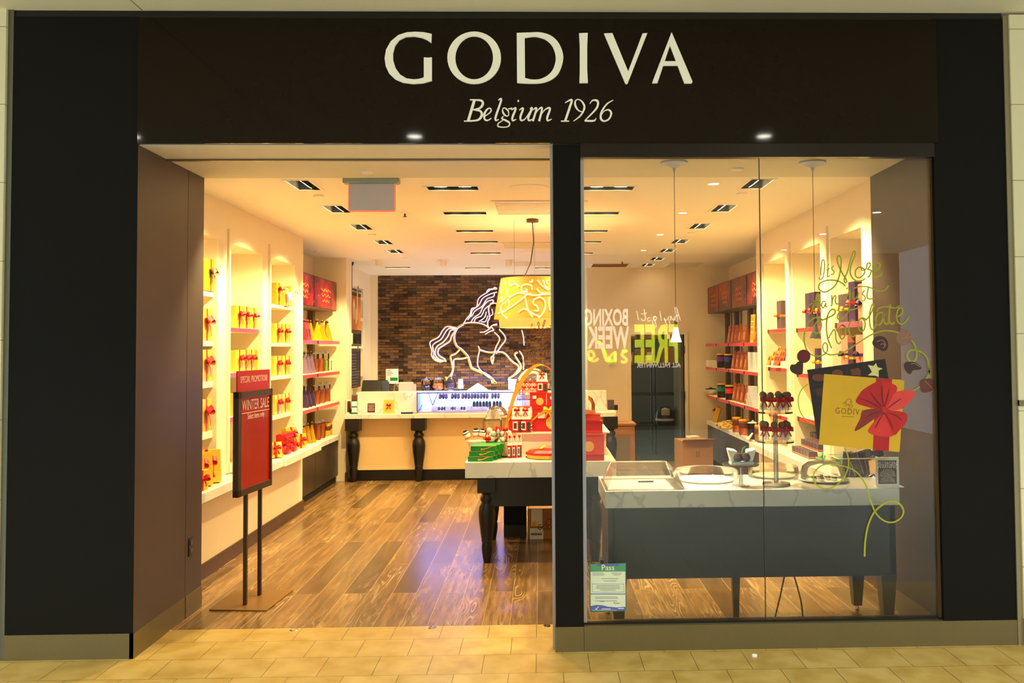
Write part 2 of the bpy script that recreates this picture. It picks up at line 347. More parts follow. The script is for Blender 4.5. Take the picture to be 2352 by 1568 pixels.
def brick():
    m_ = tiles('glazed_brown_brick', .152, .046, (120, 84, 52), (40, 28, 22), (20, 15, 12), .0035, .5, .12, rot=(PI/2, 0, 0), stain=False)
    nt, N, L = nt_of(m_); b = N['Principled BSDF']; br = [n for n in N if n.type == 'TEX_BRICK'][0]
    n = N.new('ShaderNodeTexNoise'); n.inputs['Scale'].default_value = 14; tc = [n_ for n_ in N if n_.type == 'TEX_COORD'][0]; L.new(tc.outputs['Object'], n.inputs[0])
    bp0 = [q for q in N if q.type == 'BUMP'][0]; b2 = N.new('ShaderNodeBump'); b2.inputs['Strength'].default_value = .5; b2.inputs['Distance'].default_value = .01
    L.new(n.outputs['Fac'], b2.inputs['Height']); L.new(b2.outputs[0], bp0.inputs['Normal']); 
    sp = N.new('ShaderNodeTexWhiteNoise'); return m_
M_brick = brick()
def cabinet_wood():
    m_ = bpy.data.materials.new('dark_wenge_veneer'); m_.use_nodes = True; nt, N, L = nt_of(m_); b = N['Principled BSDF']
    tc = N.new('ShaderNodeTexCoord'); mp = N.new('ShaderNodeMapping'); mp.inputs['Scale'].default_value = (18, 18, .8); n = N.new('ShaderNodeTexNoise'); n.inputs['Scale'].default_value = 2; n.inputs['Detail'].default_value = 5
    cr = N.new('ShaderNodeValToRGB'); cr.color_ramp.elements[0].position = .35; cr.color_ramp.elements[0].color = (.010, .006, .004, 1); cr.color_ramp.elements[1].position = .7; cr.color_ramp.elements[1].color = (.045, .026, .016, 1)
    L.new(tc.outputs['Object'], mp.inputs[0]); L.new(mp.outputs[0], n.inputs[0]); L.new(n.outputs['Fac'], cr.inputs[0]); L.new(cr.outputs[0], b.inputs['Base Color']); b.inputs['Roughness'].default_value = .4; return m_
M_wenge = cabinet_wood()
def festive(name, base, spot, acc, sc_=14):
    m_ = bpy.data.materials.new(name); m_.use_nodes = True; nt, N, L = nt_of(m_); b = N['Principled BSDF']
    tc = N.new('ShaderNodeTexCoord'); n = N.new('ShaderNodeTexNoise'); n.inputs['Scale'].default_value = 3.2; n.inputs['Detail'].default_value = 3; v = N.new('ShaderNodeTexVoronoi'); v.inputs['Scale'].default_value = sc_
    L.new(tc.outputs['Object'], n.inputs[0]); L.new(tc.outputs['Object'], v.inputs[0])
    cr = N.new('ShaderNodeValToRGB'); cr.color_ramp.elements[0].position = .4; cr.color_ramp.elements[0].color = (*lin(base), 1); cr.color_ramp.elements[1].position = .6; cr.color_ramp.elements[1].color = (*lin(spot), 1); L.new(n.outputs['Fac'], cr.inputs[0])
    c2 = N.new('ShaderNodeValToRGB'); c2.color_ramp.elements[0].position = .10; c2.color_ramp.elements[0].color = (1, 1, 1, 1); c2.color_ramp.elements[1].position = .16; c2.color_ramp.elements[1].color = (0, 0, 0, 1); L.new(v.outputs['Distance'], c2.inputs[0])
    mx = N.new('ShaderNodeMix'); mx.data_type = 'RGBA'; mx.inputs[7].default_value = (*lin(acc), 1); L.new(c2.outputs[0], mx.inputs[0]); L.new(cr.outputs[0], mx.inputs[6]); L.new(mx.outputs[2], b.inputs['Base Color']); b.inputs['Roughness'].default_value = .35; return m_
M_fest = festive('festive_red_print', (58, 8, 30), (140, 20, 16), (220, 150, 80))
M_candy = festive('mixed_candy', (250, 160, 50), (236, 90, 60), (255, 240, 200), 60)
M_candy2 = festive('green_yellow_candy', (120, 190, 60), (240, 200, 40), (230, 240, 180), 60)
M_orn = festive('gold_snowflake_print', (230, 170, 80), (240, 190, 110), (180, 40, 20), 60)
# ================= setting =================
def gridslab(name, x0, x1, y0, y1, z, th, holes, m_):
    """ceiling slab with rectangular holes; z = underside"""
    xs = sorted(set([x0, x1]+[h for q in holes for h in q[:2]])); ys = sorted(set([y0, y1]+[h for q in holes for h in q[2:]])); b = B()
    for i in range(len(xs)-1):
        for j in range(len(ys)-1):
            cx, cy = (xs[i]+xs[i+1])/2, (ys[j]+ys[j+1])/2
            if any(a < cx < b_ and c < cy < d for a, b_, c, d in holes): continue
            b.add([(xs[i], ys[j], z), (xs[i], ys[j+1], z), (xs[i+1], ys[j+1], z), (xs[i+1], ys[j], z)], [(0, 1, 2, 3)])
            b.add([(xs[i], ys[j], z+th), (xs[i], ys[j+1], z+th), (xs[i+1], ys[j+1], z+th), (xs[i+1], ys[j], z+th)], [(3, 2, 1, 0)])
    return struct(name, b, m_)
HOLES = []
for (x, y), k in FIX:
    w, d = (.17, .40) if k in 'LR' else (.40, .17)
    HOLES.append((x-w/2, x+w/2, y-d/2, y+d/2))
gridslab('ceiling', XL-.5, XR+.5, YJ, YB+.3, ZC, .22, HOLES, M_ceil)
struct('ceiling', B().box(JL, JR, 0.02, YJ, ZS, ZS+.2), mat('entrance_soffit_paint', (214, 206, 178), .7, var=.02))
struct('trim_1', B().box(JL, .08, .40, .425, ZS-.012, ZS), M_steel)
struct('floor', B().box(XL-.6, XR+1.6, .53, YB+1.8, -.05, 0), M_wood)
struct('floor', B().box(-8, 8, -1.35, .53, -.05, 0), M_tile)
struct('floor', B().box(-8, 8, -14, -1.35, -.05, 0), M_tile2)
# left wall with three niches
zn = 2.74
nl = [(1.15, 2.10), (2.41, 3.30), (3.56, 4.43)]
def nichewall(X, s, niches, y0, y1, zb):
    b = B(); dep = .40
    a, c = (X-dep, X) if s < 0 else (X, X+dep)
    ys = [y0]
    for n in niches: ys += list(n)
    ys.append(y1)
    for i in range(0, len(ys), 2): b.box(a, c, ys[i], ys[i+1], 0, ZC)
    for n in niches: b.box(a, c, n[0], n[1], 0, zb); b.box(a, c, n[0], n[1], zn, ZC)
    xb = X+s*dep; b.box(min(xb, xb+s*.03), max(xb, xb+s*.03), y0, y1, 0, ZC)
    return b
struct('wall_left', nichewall(XL, -1, nl, YJ+.0, 4.77, .750), M_wall)
nr = [(1.50, 2.24), (2.52, 3.40), (3.66, 4.50)]
struct('wall_right', nichewall(XR, 1, nr, YJ+.0, 4.86, .713), M_wall)
# pilaster edge beads beside the niches
b = B()
for n in nl: b.box(XL, XL+.02, n[0]-.085, n[0]-.045, .76, zn+.12)
struct('trim_2', b, M_wall)
b = B()
for n in nr: b.box(XR-.02, XR, n[1]+.045, n[1]+.085, .76, zn+.12)
struct('trim_3', b, M_wall)
# rear left: unit recess, pier, wall towards the brick
struct('wall_left', B().box(XL-.75, XL-.45, 4.77, 7.0, 0, ZC).box(XL-.5, -2.68, 6.97, 7.32, 0, ZC), M_wall)
b = B()
XW = -2.90
b.box(XW-.4, XW, 7.32, 8.45, 0, ZC).box(XW-.4, XW, 9.25, YB, 0, ZC).box(XW-.4, XW, 8.45, 9.25, 0, .9).box(XW-.4, XW, 8.45, 9.25, 2.8, ZC).box(XW-.45, XW-.36, 8.45, 9.25, .9, 2.8)
struct('wall_left', b, M_wall)
struct('wall_back', B().box(XW-.1, .95, YB, YB+.2, 0, ZC), M_brick)
struct('trim_4', B().box(XW-.02, -2.79, YB-.12, YB, 0, ZC), M_wall)
# door wall
dx0, dx1, dz = W(1450, 900, y=YD).x, W(1573, 900, y=YD).x, W(1500, 768, y=YD).z
b = B().box(.75, dx0, YD, YD+.15, 0, ZC).box(dx1, XR+.65, YD, YD+.15, 0, ZC).box(dx0, dx1, YD, YD+.15, dz, ZC).box(.75, .9, YD+.15, YB+.2, 0, ZC)
struct('wall_back', b, M_wall)
struct('wall_right', B().box(XR+.5, XR+.8, 4.86, YD, 0, ZC), M_wall)
df = struct('door_1', B().box(dx0-.05, dx0, YD-.02, YD+.16, 0, dz+.05).box(dx1, dx1+.05, YD-.02, YD+.16, 0, dz+.05).box(dx0, dx1, YD-.02, YD+.16, dz, dz+.05), M_wall)
hd = W(1572, 830, y=YD)
for v in (802, 908): 
    z = W(1572, v, y=YD).z
    part('hinge', B().box(dx1-.03, dx1+.002, YD-.03, YD+.02, z-.06, z+.06), M_black, df)
part('door_leaf', B().box(dx1-.035, dx1, YD+.17, YD+.95, .01, dz), M_steel, df)
# back room behind the door
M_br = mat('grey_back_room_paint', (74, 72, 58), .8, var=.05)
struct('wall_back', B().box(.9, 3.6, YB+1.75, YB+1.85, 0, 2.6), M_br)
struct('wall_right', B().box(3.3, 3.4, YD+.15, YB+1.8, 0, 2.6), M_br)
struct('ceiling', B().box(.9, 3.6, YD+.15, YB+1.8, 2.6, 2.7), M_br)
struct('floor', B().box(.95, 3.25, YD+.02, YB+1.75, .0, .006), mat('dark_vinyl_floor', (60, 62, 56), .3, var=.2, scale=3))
light('AREA', (2.0, YD+1.2, 2.58), 22, (1, .9, .7), .4, (2.0, YD+1.2, 0), name='back_room_lamp')
# baseboards
struct('baseboard_left', B().box(XL, XL+.015, YJ+.0, 4.785, 0, .12).box(-2.69, -2.665, 6.955, 7.0, 0, .12).box(XL-.0, -2.66, 6.95, 6.97, 0, .12), M_bronze)
struct('baseboard_right', B().box(XR-.015, XR, YJ, 4.86, 0, .12), M_bronze)
# facade
xl, xr, xp0, xp1 = -3.155, 2.875, .085, W(1337, 900, y=0).x
zf = 3.055
HB = .147
struct('wall_front', B().box(xl, JL, 0, .001, HB, ZM-.04).box(xl, JL-.1, .001, YJ*.6, HB, ZM-.04).box(xl, XL-.4, YJ*.6-.01, YJ+.05, HB, ZM), M_dark)
struct('wall_front', B().box(JR, xr, 0, .04, HB, ZM-.04).box(JR+.1, xr, .04, .3, HB, ZM-.04), M_dark)
struct('trim_5', B().box(xl, xr, .01, .1, ZM-.05, ZM), M_black)
struct('wall_front', B().box(JL, xr-.42, -.012, .02, zf, ZM-.05).box(JL, JR, .02, .2, ZS+.2, ZM-.05), M_fascia)
struct('trim_6', B().box(xp1, JR, -.006, .05, zf-.085, zf), mat('black_bronze_bar', (34, 24, 20), .3, .4, var=0))
struct('wall_front', B().box(xp0, xp1, 0, .16, HB, ZS), M_dark)
# jambs (returns)
ys_ = .76
struct('wall_left', B().box(JL-.1, JL, 0.001, ys_, HB, ZS+.2).box(JL-.1, JL, ys_+.006, YJ, HB, ZS+.2).box(XL-.1, JL-.1, YJ*.6+.02, YJ-.001, 0, ZC+.1), M_jamb)
struct('wall_right', B().box(JR, JR+.1, .05, YJ, HB, ZS+.2).box(JR+.1, XR+.4, YJ*.5, YJ-.001, 0, ZC+.1), M_jamb)
struct('baseboard_front', B().box(xl, JL+.004, -.004, .02, 0, HB), M_steel)
struct('baseboard_left', B().box(JL-.02, JL+.006, -.004, .44, 0, HB).box(JL-.02, JL+.002, .44, ys_, 0, HB).box(JL-.02, JL+.006, ys_+.006, YJ, 0, HB), M_steel)
struct('baseboard_front', B().box(xp0-.004, xp1+.0, -.004, .17, 0, HB), M_steel)
struct('baseboard_front', B().box(xp1+.002, xr, -.004, .13, 0, HB+.002), M_steel)
struct('baseboard_right', B().box(JR-.006, JR+.02, .13, YJ, 0, HB), M_steel)
struct('trim_7', B().box(xp1, JR, .03, .06, HB, HB+.014), M_black)
# window
gy = .045
xj = W(1750, 800, y=gy).x
w1 = struct('window_1', B().box(xp1+.0, xj-.002, gy, gy+.010, HB+.012, zf-.08), M_pane)
w2 = struct('window_2', B().box(xj+.002, JR-.002, gy, gy+.010, HB+.012, zf-.08), M_pane)
part('edge_bead', B().box(xj-.002, xj+.002, gy-.001, gy+.011, HB+.012, zf-.08), mat('grey_silicone', (60, 56, 48), .5, var=0), w1)
M_alu = mat('satin_aluminium', (186, 180, 190), .3, .8, var=0)
part('window_frame', B().box(xp1, xp1+.022, gy-.012, gy+.022, HB+.012, zf-.08), M_alu, w1)
part('window_frame', B().box(JR-.016, JR, gy-.012, gy+.022, HB+.012, zf-.08), M_bronze, w2)
struct('trim_8', B().box(xp0-.018, xp0, .055, .095, 0, ZS), M_alu)
# threshold studs
for u, v in ((383, 1447), (675, 1446), (993, 1441), (1256, 1437)):
    q = W(u, v, z=0); solo('floor_stud', B().lathe([(.0, 0), (.028, 0), (.024, .004), (0.0, .005)], q.x, q.y, 16, False), M_chrome,
      'round metal floor stud in the tiles, %s along the threshold' % {383: 'leftmost', 675: 'second from left', 993: 'third from left', 1256: 'rightmost'}[u], 'floor stud', 'metal studs along the threshold', smooth=True)
q = W(1733, 1507, z=0); solo('bottle_cap', B().lathe([(.012, 0), (.016, .0), (.016, .010), (.013, .012), (0.001, .012)], q.x, q.y, 16), M_paper, 'small white plastic cap lying on the mall floor tiles', 'bottle cap', smooth=True)
# mall
struct('ceiling', B().box(-8, 8, -14, .0, ZM, ZM+.1).box(-8, 8, -.0, .3, ZM, ZM+.1), mat('mall_soffit_paint', (238, 228, 188), .8, var=.01))
struct('trim_9', B().box(-2.395, -2.39, -14, .0, ZM-.001, ZM), mat('joint_shadow_line', (110, 100, 70), .8, var=0))
struct('wall_left', B().box(-8, xl-.035, -.02, .2, 0, ZM), M_mwall)
struct('trim_10', B().box(xl-.035, xl-.002, .0, .06, 0, ZM), mat('dull_aluminium', (112, 112, 96), .5, .6, var=.05))
struct('wall_right', B().box(xr+.035, 8, -.02, .2, .16, ZM-.02), M_mwall)
struct('trim_11', B().box(xr+.002, xr+.035, -.008, .06, 0, ZM-.02), mat('dull_aluminium_2', (150, 140, 108), .5, .5, var=.05))
struct('baseboard_right', B().box(xr+.035, 8, -.03, .0, 0, .16), mat('tan_stone', (160, 120, 60), .4, var=.1))
struct('trim_12', B().box(xr+.035, 8, -.027, .0, 1.44, 1.475), mat('grey_bronze_line', (130, 116, 88), .4, .4, var=0))
for i, (x, y) in enumerate(MALL):
    col = ['far left', 'left', 'centre left', 'centre right', 'right'][i % 5]; row = ORD[i//5]
    t = thing('mall_downlight', 'round mall ceiling downlight, %s column, %s row from the shopfront' % (col, row), 'ceiling light', (x, y, ZM), 0, 'mall ceiling downlights')
    part('trim_ring', B().lathe([(.075, 0), (.10, 0), (.10, -.008), (.075, -.012)], 0, 0, 24, False), M_white, t, smooth=True)
    part('lens', B().lathe([(.0, -.004), (.072, -.004)], 0, 0, 20, False), M_emm, t)
# opposite shop front (seen only in the window reflection)
YO = -14
struct('wall_back', B().box(-8, 8, YO-.2, YO, 0, ZM), mat('opposite_storefront_dark', (70, 66, 58), .6, var=.05))
def mir(u, v):  # place on the opposite front whose mirror image in the window glass is seen at (u, v)
    p = W(u, v, y=2*gy-YO-.02); return Vector((p.x, YO+.02, p.z))
def mtext(body, u0, u1, v0, v1, m_, sxk=None):
    a = mir(u1, v1); c = mir(u0, v0)   # u1 is the start of the word
    h = abs(c.z-a.z); w = abs(a.x-c.x)
    t = text(body, h/.72, (max(a.x, c.x), YO+.03, min(a.z, c.z)), (-1, 0, 0), (0, 0, 1), m_, None, 1, 'LEFT', bold=.03)
    xs = [v_.co.x for v_ in t.data.vertices]; k = w/(max(xs)-min(xs)); x0 = max(xs)
    for v_ in t.data.vertices: v_.co.x = x0+(v_.co.x-x0)*k
    return t
M_lw = mat('backlit_white_vinyl', (255, 235, 205), .5, emit=3.2, ecol=(255, 240, 215), var=0); M_ly = mat('backlit_yellow_vinyl', (255, 255, 60), .5, emit=3.4, ecol=(240, 250, 40), var=0)
SR = []
for args in (('BOXING', 1345, 1445, 709, 746, M_lw), ('WEEK', 1345, 1443, 749, 798, M_lw), ('FREE', 1462, 1563, 744, 829, M_ly), ('ALL FALL/WINTER', 1462, 1563, 833, 843, M_lw)):
    o = mtext(*args); SR.append(o)
def mstroke(lst, m_, k):
    b = B()
    for w, pts in lst: stroke(b, pts, w, lambda x, y: tuple(mir(x, y)), (0, .01, 0), 5)
    return part(k, b, m_)
def mp2(pts): return [(1320+x*.1658, 560+y*.1658) for x, y in pts]
SR.append(mstroke([(6.5, mp2(p)) for p in ([(650, 1480), (720, 1480), (650, 1530), (720, 1600), (680, 1640), (640, 1620)], [(560, 1500), (490, 1560), (500, 1620), (560, 1600), (560, 1500), (560, 1600), (580, 1630)], [(320, 1350), (370, 1400), (430, 1600), (470, 1610), (440, 1560), (390, 1430), (320, 1350)], [(190, 1600), (270, 1560), (240, 1490), (190, 1500), (210, 1600), (280, 1620), (330, 1580)])], M_ly, 'sale_script'))
SR.append(mstroke([(2.2, mp2(p)) for p in ([(1465, 1060), (1410, 890), (1390, 910), (1430, 1060), (1400, 1060), (1400, 1000), (1440, 990)], [(1380, 1000), (1370, 1060), (1330, 1000), (1330, 1060)], [(1310, 1000), (1270, 1060), (1240, 1030)], [(1300, 1040), (1330, 1150), (1290, 1150), (1240, 1030)], [(1180, 930), (1200, 1060)], [(1130, 1010), (1090, 1010), (1100, 1060), (1140, 1030), (1100, 1010), (1130, 1140), (1090, 1150), (1080, 1060)], [(1050, 1020), (1010, 1030), (1020, 1070), (1060, 1050)], [(960, 900), (980, 1040), (940, 1060), (920, 1030)], [(1000, 960), (920, 970)], [(860, 930), (885, 1060)])], M_lw, 'buy_script'))
t = thing('window_poster', 'backlit sale lettering mirrored in the window glass beside the pillar', 'window lettering', (0, 0, 0))
for o in SR: o.parent = t; o.name = 'sale_lettering'
def rw(y): return y
b = B(); p0 = mir(1345, 640); p1 = mir(1660, 870)
# grey lit shopfront band above the sale wall
# ================= fascia sign =================
def sg(a, b_): 
    p = W(700+a*.42517, 20+b_*.42517, y=-.028); return (p.x, p.y, p.z)
G = [(685,135),(640,126),(595,124),(550,127),(505,142),(465,175),(440,218),(431,265),(437,310),(455,348),(488,380),(530,398),(585,405),(640,401),(686,388),(686,262),(665,264),(643,262),(643,370),(620,378),(590,381),(550,376),(515,355),(490,320),(476,275),(476,240),(486,200),(510,168),(545,151),(590,148),(630,155),(660,167),(683,183)]
t = thing('shop_sign', 'large cream capital letters on the dark fascia above the entrance', 'sign', (.8, -.02, 3.3))
def ringp(b, out, inn, fn, th):
    """closed band between two outlines with the same number of points"""
    n = len(out); vs = []; th = Vector(th)
    for p, q in zip(out, inn): A = Vector(fn(*p)); D = Vector(fn(*q)); vs += [A, D, D+th, A+th]
    b.add(vs, [(4*i+e, 4*i+(e+1) % 4, 4*((i+1) % n)+(e+1) % 4, 4*((i+1) % n)+e) for i in range(n) for e in range(4)])
TH = (0, .014, 0)
part('letter_g', B().__class__() if 0 else (lambda b: (b.prism(G, sg, TH), b)[1])(B()), M_letter, t, ab=True)
b = B(); ringp(b, ell(915, 264, 145, 141, 40), ell(915, 264, 102, 117, 40), sg, TH); part('letter_o', b, M_letter, t, ab=True)
Do = cat([(1145,130),(1215,128),(1270,127),(1330,145),(1375,190),(1397,262),(1375,340),(1335,380),(1280,400),(1210,403),(1147,399)], 4); Di = cat([(1188,156),(1230,150),(1260,152),(1305,168),(1340,205),(1356,262),(1345,318),(1318,355),(1275,378),(1230,382),(1190,374)], 4)
b = B(); ringp(b, [(p.x, p.y) for p in Do], [(p.x, p.y) for p in Di], sg, TH); part('letter_d', b, M_letter, t, ab=True)
b = B(); b.prism([(1482,132),(1529,130),(1526,200),(1526,330),(1530,399),(1484,400),(1486,330),(1486,200)], sg, TH); part('letter_i', b, M_letter, t, ab=True)
b = B(); b.prism([(1617,133),(1662,131),(1747,338),(1825,133),(1851,131),(1745,402),(1738,406),(1732,402)], sg, TH); part('letter_v', b, M_letter, t, ab=True)
b = B(); b.prism([(1982,126),(1988,140),(2095,393),(2091,402),(2052,402),(2020,306),(1938,306),(1906,400),(1878,401),(1882,385),(1974,140)][::1] if 0 else [(1982,126),(2095,393),(2091,402),(2052,402),(1974,196),(1906,400),(1878,401),(1882,385)], sg, TH)
b.prism([(1930,306),(1943,283),(2013,283),(2024,306)], sg, TH); part('letter_a', b, M_letter, t, ab=True)
S = [([(860,606),(905,606)],5),([(917,490),(883,604)],[14,14]),([(892,491),(930,491)],5),([(920,492),(952,495),(962,512),(945,536),(908,545)],[5,10,13,9,5]),([(912,545),(948,552),(956,575),(935,600),(885,605)],[5,10,13,9,5]),
 ([(972,580),(998,562),(1007,546),(998,536),(982,546),(970,570),(972,596),(988,602),(1008,590)],[3,5,7,5,8,11,9,6,3]),([(1045,493),(1062,490),(1032,580),(1032,602),(1048,596)],[4,9,11,8,3]),
 ([(p[0],p[1]) for p in ell(1085,557,15,22,10,-.35)]+[(1102,555)],[6,5,4,6,9,9,5,4,5,7,6]),([(1098,540),(1120,537)],[3,7]),([(1073,580),(1064,592),(1085,602),(1106,616),(1100,634),(1072,639),(1044,634),(1046,618),(1070,602)],[4,6,9,8,5,4,6,5,3]),
 ([(1116,546),(1140,536),(1122,585),(1124,603),(1142,596)],[3,9,11,8,3]),([(1149,497),(1157,497)],9),([(1158,546),(1180,537),(1165,582),(1170,602),(1192,592),(1222,545)],[3,9,11,8,5,4]),([(1216,540),(1228,536),(1208,585),(1212,603),(1228,596)],[3,10,11,8,3]),
 ([(1232,546),(1252,537),(1232,606)],[3,9,11]),([(1238,580),(1262,544),(1282,537),(1266,606)],[3,5,10,11]),([(1272,580),(1298,544),(1325,537),(1310,586),(1313,603),(1334,595)],[3,5,10,11,8,3]),
 ([(1406,507),(1442,491),(1432,530),(1408,602)],[3,10,12,12]),([(1384,606),(1428,606)],5),([(p[0],p[1]) for p in ell(1486,522,24,33,12,-.3)]+[(1510,522)],[9,8,5,4,5,8,10,9,5,4,5,8,9]),([(1511,518),(1506,550),(1486,580),(1452,606)],[9,9,7,3]),
 ([(1540,512),(1556,494),(1580,496),(1584,516),(1570,545),(1512,604)],[3,6,10,11,9,4]),([(1512,604),(1562,604),(1574,590)],[8,8,3]),([(1666,493),(1632,514),(1604,556),(1600,592),(1618,606),(1644,594),(1656,564),(1642,545),(1618,552),(1604,572)],[3,7,10,11,7,8,10,7,4,3])]
t = thing('shop_sign', 'smaller cream italic lettering with a year below the large letters', 'sign', (.8, -.02, 3.15))
for nm_, lo_, hi_ in (('italic_word', 0, 1360), ('italic_year', 1360, 9999)):
    b = B()
    for p, w in S:
        if lo_ <= p[0][0] < hi_: stroke(b, p, w, sg, (0, .010, 0), 5)
    part(nm_, b, M_letter, t, ab=True)
# ================= ceiling fixtures =================
b = B()
cnt = {}
def fixture(k):
    w, d = (.17, .40) if k != 'M' else (.40, .17)
    t = thing('recessed_light', 'x', 'ceiling light')
    b = B(); h = .13
    for a in ((-w/2-.002, -w/2+.004, -d/2, d/2), (w/2-.004, w/2+.002, -d/2, d/2), (-w/2, w/2, -d/2-.002, -d/2+.004), (-w/2, w/2, d/2-.004, d/2+.002)): b.box(*a, 0, h)
    b.box(-w/2, w/2, -d/2, d/2, h, h+.005); part('housing', b, M_blackm, t)
    b = B(); e = .022
    b.box(-w/2-e, w/2+e, -d/2-e, -d/2, -.004, .0).box(-w/2-e, w/2+e, d/2, d/2+e, -.004, .0).box(-w/2-e, -w/2, -d/2, d/2, -.004, .0).box(w/2, w/2+e, -d/2, d/2, -.004, .0); part('trim_frame', b, M_ceil, t)
    for s in (-1, 1):
        cx, cy = (0, s*.095) if k != 'M' else (s*.095, 0)
        ax = Vector({'L': (-.75, .1, -1), 'R': (.75, .1, -1), 'M': (0, .15, -1)}[k]).normalized(); c = Vector((cx, cy, .012 if k == 'M' else .022)); u = ax.orthogonal().normalized(); v = ax.cross(u)
        ring = [c+(u*math.cos(2*PI*i/20)+v*math.sin(2*PI*i/20))*.058 for i in range(20)]; rb = [p-ax*.05 for p in ring]
        lp = part('lamp', B().add([tuple(p) for p in ring+rb], [(i, (i+1) % 20, (i+1) % 20+20, i+20) for i in range(20)]+[tuple(range(20, 40))]), M_blackm, t)
        part('lamp_face', B().add([tuple(c+(p-c)*.86+ax*.002) for p in ring], [tuple(range(20))]), M_em, lp)
    return t
FP = {k: proto(lambda k=k: fixture(k)) for k in 'LRM'}
for i, ((x, y), k) in enumerate(FIX):
    if k == 'L': lb = '%s recessed twin lamp from the entrance, in the left ceiling row' % ORD[i]
    elif k == 'R': lb = '%s recessed twin lamp from the entrance, in the right ceiling row' % ORD[i-5]
    elif i < 17: lb = '%s recessed twin lamp, ceiling column just left of the pillar' % ORD[i-12]
    elif i < 22: lb = '%s recessed twin lamp, ceiling column just right of the pillar' % ORD[i-17]
    else: lb = '%s recessed twin lamp in the rear row before the brick wall' % ['left', 'middle', 'right'][i-22]
    FP[k].put((x, y, ZC), 0, lb, 'recessed twin ceiling lamps')
def disc(u, v, r, z, lab, m_=M_ceil, h=.012, cat_='smoke detector', nm='ceiling_disc'):
    q = W(u, v, z=z); return solo(nm, B().lathe([(r*.9, z-h), (r, z-h*.6), (r, z), (0.001, z)], q.x, q.y, 28) , m_, lab, cat_, base=(q.x, q.y, z), smooth=True)
disc(843, 394, .045, ZS, 'cream round cover on the entrance soffit above the hanging sign')
disc(732, 449, .045, ZC, 'small cream round cover beside the front left ceiling lamp')
disc(855, 538, .045, ZC, 'small cream round cover beside the third left ceiling lamp')
disc(930, 592, .04, ZC, 'small cream round cover beyond the last left ceiling lamp')
disc(729, 577, .05, ZC, 'small round cover on the ceiling above the left red panels')
disc(1693, 387, .045, ZS, 'cream round cover on the soffit inside the window')
disc(1704, 444, .045, ZC, 'small cream round cover beside the front right ceiling lamp')
disc(1588, 534, .045, ZC, 'small cream round cover beside the third right ceiling lamp')
disc(1215, 431, .16, ZC, 'large round ceiling speaker near the entrance, left of the pillar', M_ceil, .008, 'ceiling speaker', 'ceiling_speaker')
disc(1222, 580, .16, ZC, 'large round ceiling speaker far back above the lampshade', M_ceil, .008, 'ceiling speaker', 'ceiling_speaker')
for i, (u, v) in enumerate(((870, 600), (1019, 600), (1168, 600))):
    q = W(u, v-3, z=ZC); solo('ceiling_sensor', B().lathe([(.085, ZC), (.085, ZC-.008), (.045, ZC-.012), (.045, ZC-.075), (.035, ZC-.085), (.001, ZC-.085)], q.x, q.y, 24, False), M_white, 'short cream ceiling cylinder spot, %s of three before the brick wall' % ['left', 'middle', 'right'][i], 'ceiling spot', 'cylinder spots at the back', base=(q.x, q.y, ZC), smooth=True)
for u, v, lb in ((930, 489, 'small sprinkler head hanging from the ceiling behind the sign'), (1429, 600, 'small sprinkler head over the brown ceiling grille')):
    q = W(u, v, z=ZC); t = thing('sprinkler', lb, 'sprinkler', (q.x, q.y, ZC))
    part('escutcheon', B().lathe([(.05, 0), (.045, -.006), (.01, -.008)], 0, 0, 20, False), M_ceil, t, smooth=True); part('sprinkler_head', B().lathe([(.008, 0), (.008, -.03), (.02, -.034), (.02, -.037), (.001, -.04)], 0, 0, 12, False), M_black, t)
def grille(u0, u1, v0, v1, lb, m_, inner):
    a = W(u0, v1, z=ZC); c = W(u1, v0, z=ZC); x0, x1, y0, y1 = a.x, c.x, a.y, c.y
    t = thing('ceiling_grille', lb, 'air grille', ((x0+x1)/2, (y0+y1)/2, ZC)); 
    b = B(); e = .03
    b.box(x0, x1, y0, y0+e, ZC-.012, ZC).box(x0, x1, y1-e, y1, ZC-.012, ZC).box(x0, x0+e, y0, y1, ZC-.012, ZC).box(x1-e, x1, y0, y1, ZC-.012, ZC); part('frame', b, M_ceil, t, ab=True)
    b = B(); n = 9
    for i in range(n): y = y0+e+(y1-y0-2*e)*(i+.5)/n; b.box(x0+e, x1-e, y-.006, y+.006, ZC-.010, ZC)
    part('slats', b, m_, t, ab=True)
    part('backing', B().box(x0+e, x1-e, y0+e, y1-e, ZC-.003, ZC-.001), inner, t, ab=True)
M_tan = mat('tan_grille_paint', (150, 110, 70), .7, var=.02)
grille(1353, 1450, 604, 612, 'tan slatted ceiling grille at the back right of the pillar', M_tan, M_tan)
grille(1522, 1620, 603, 612, 'cream slatted ceiling grille above the stockroom door', M_ceil, M_tan)
grille(1137, 1350, 461, 490, 'cream ceiling air conditioner panel above the entrance table', M_ceil, M_white)
grille(1155, 1345, 556, 568, 'second cream ceiling air panel above the lampshade', M_ceil, M_white)
grille(1178, 1340, 601, 609, 'farthest cream ceiling air panel before the brick wall', M_ceil, M_white)
q = W(1720, 361, z=ZS); solo('soffit_vent', B().box(q.x-.05, q.x+.05, q.y-.03, q.y+.03, ZS-.006, ZS), M_steel, 'tiny metal vent on the soffit at the window joint', 'vent')
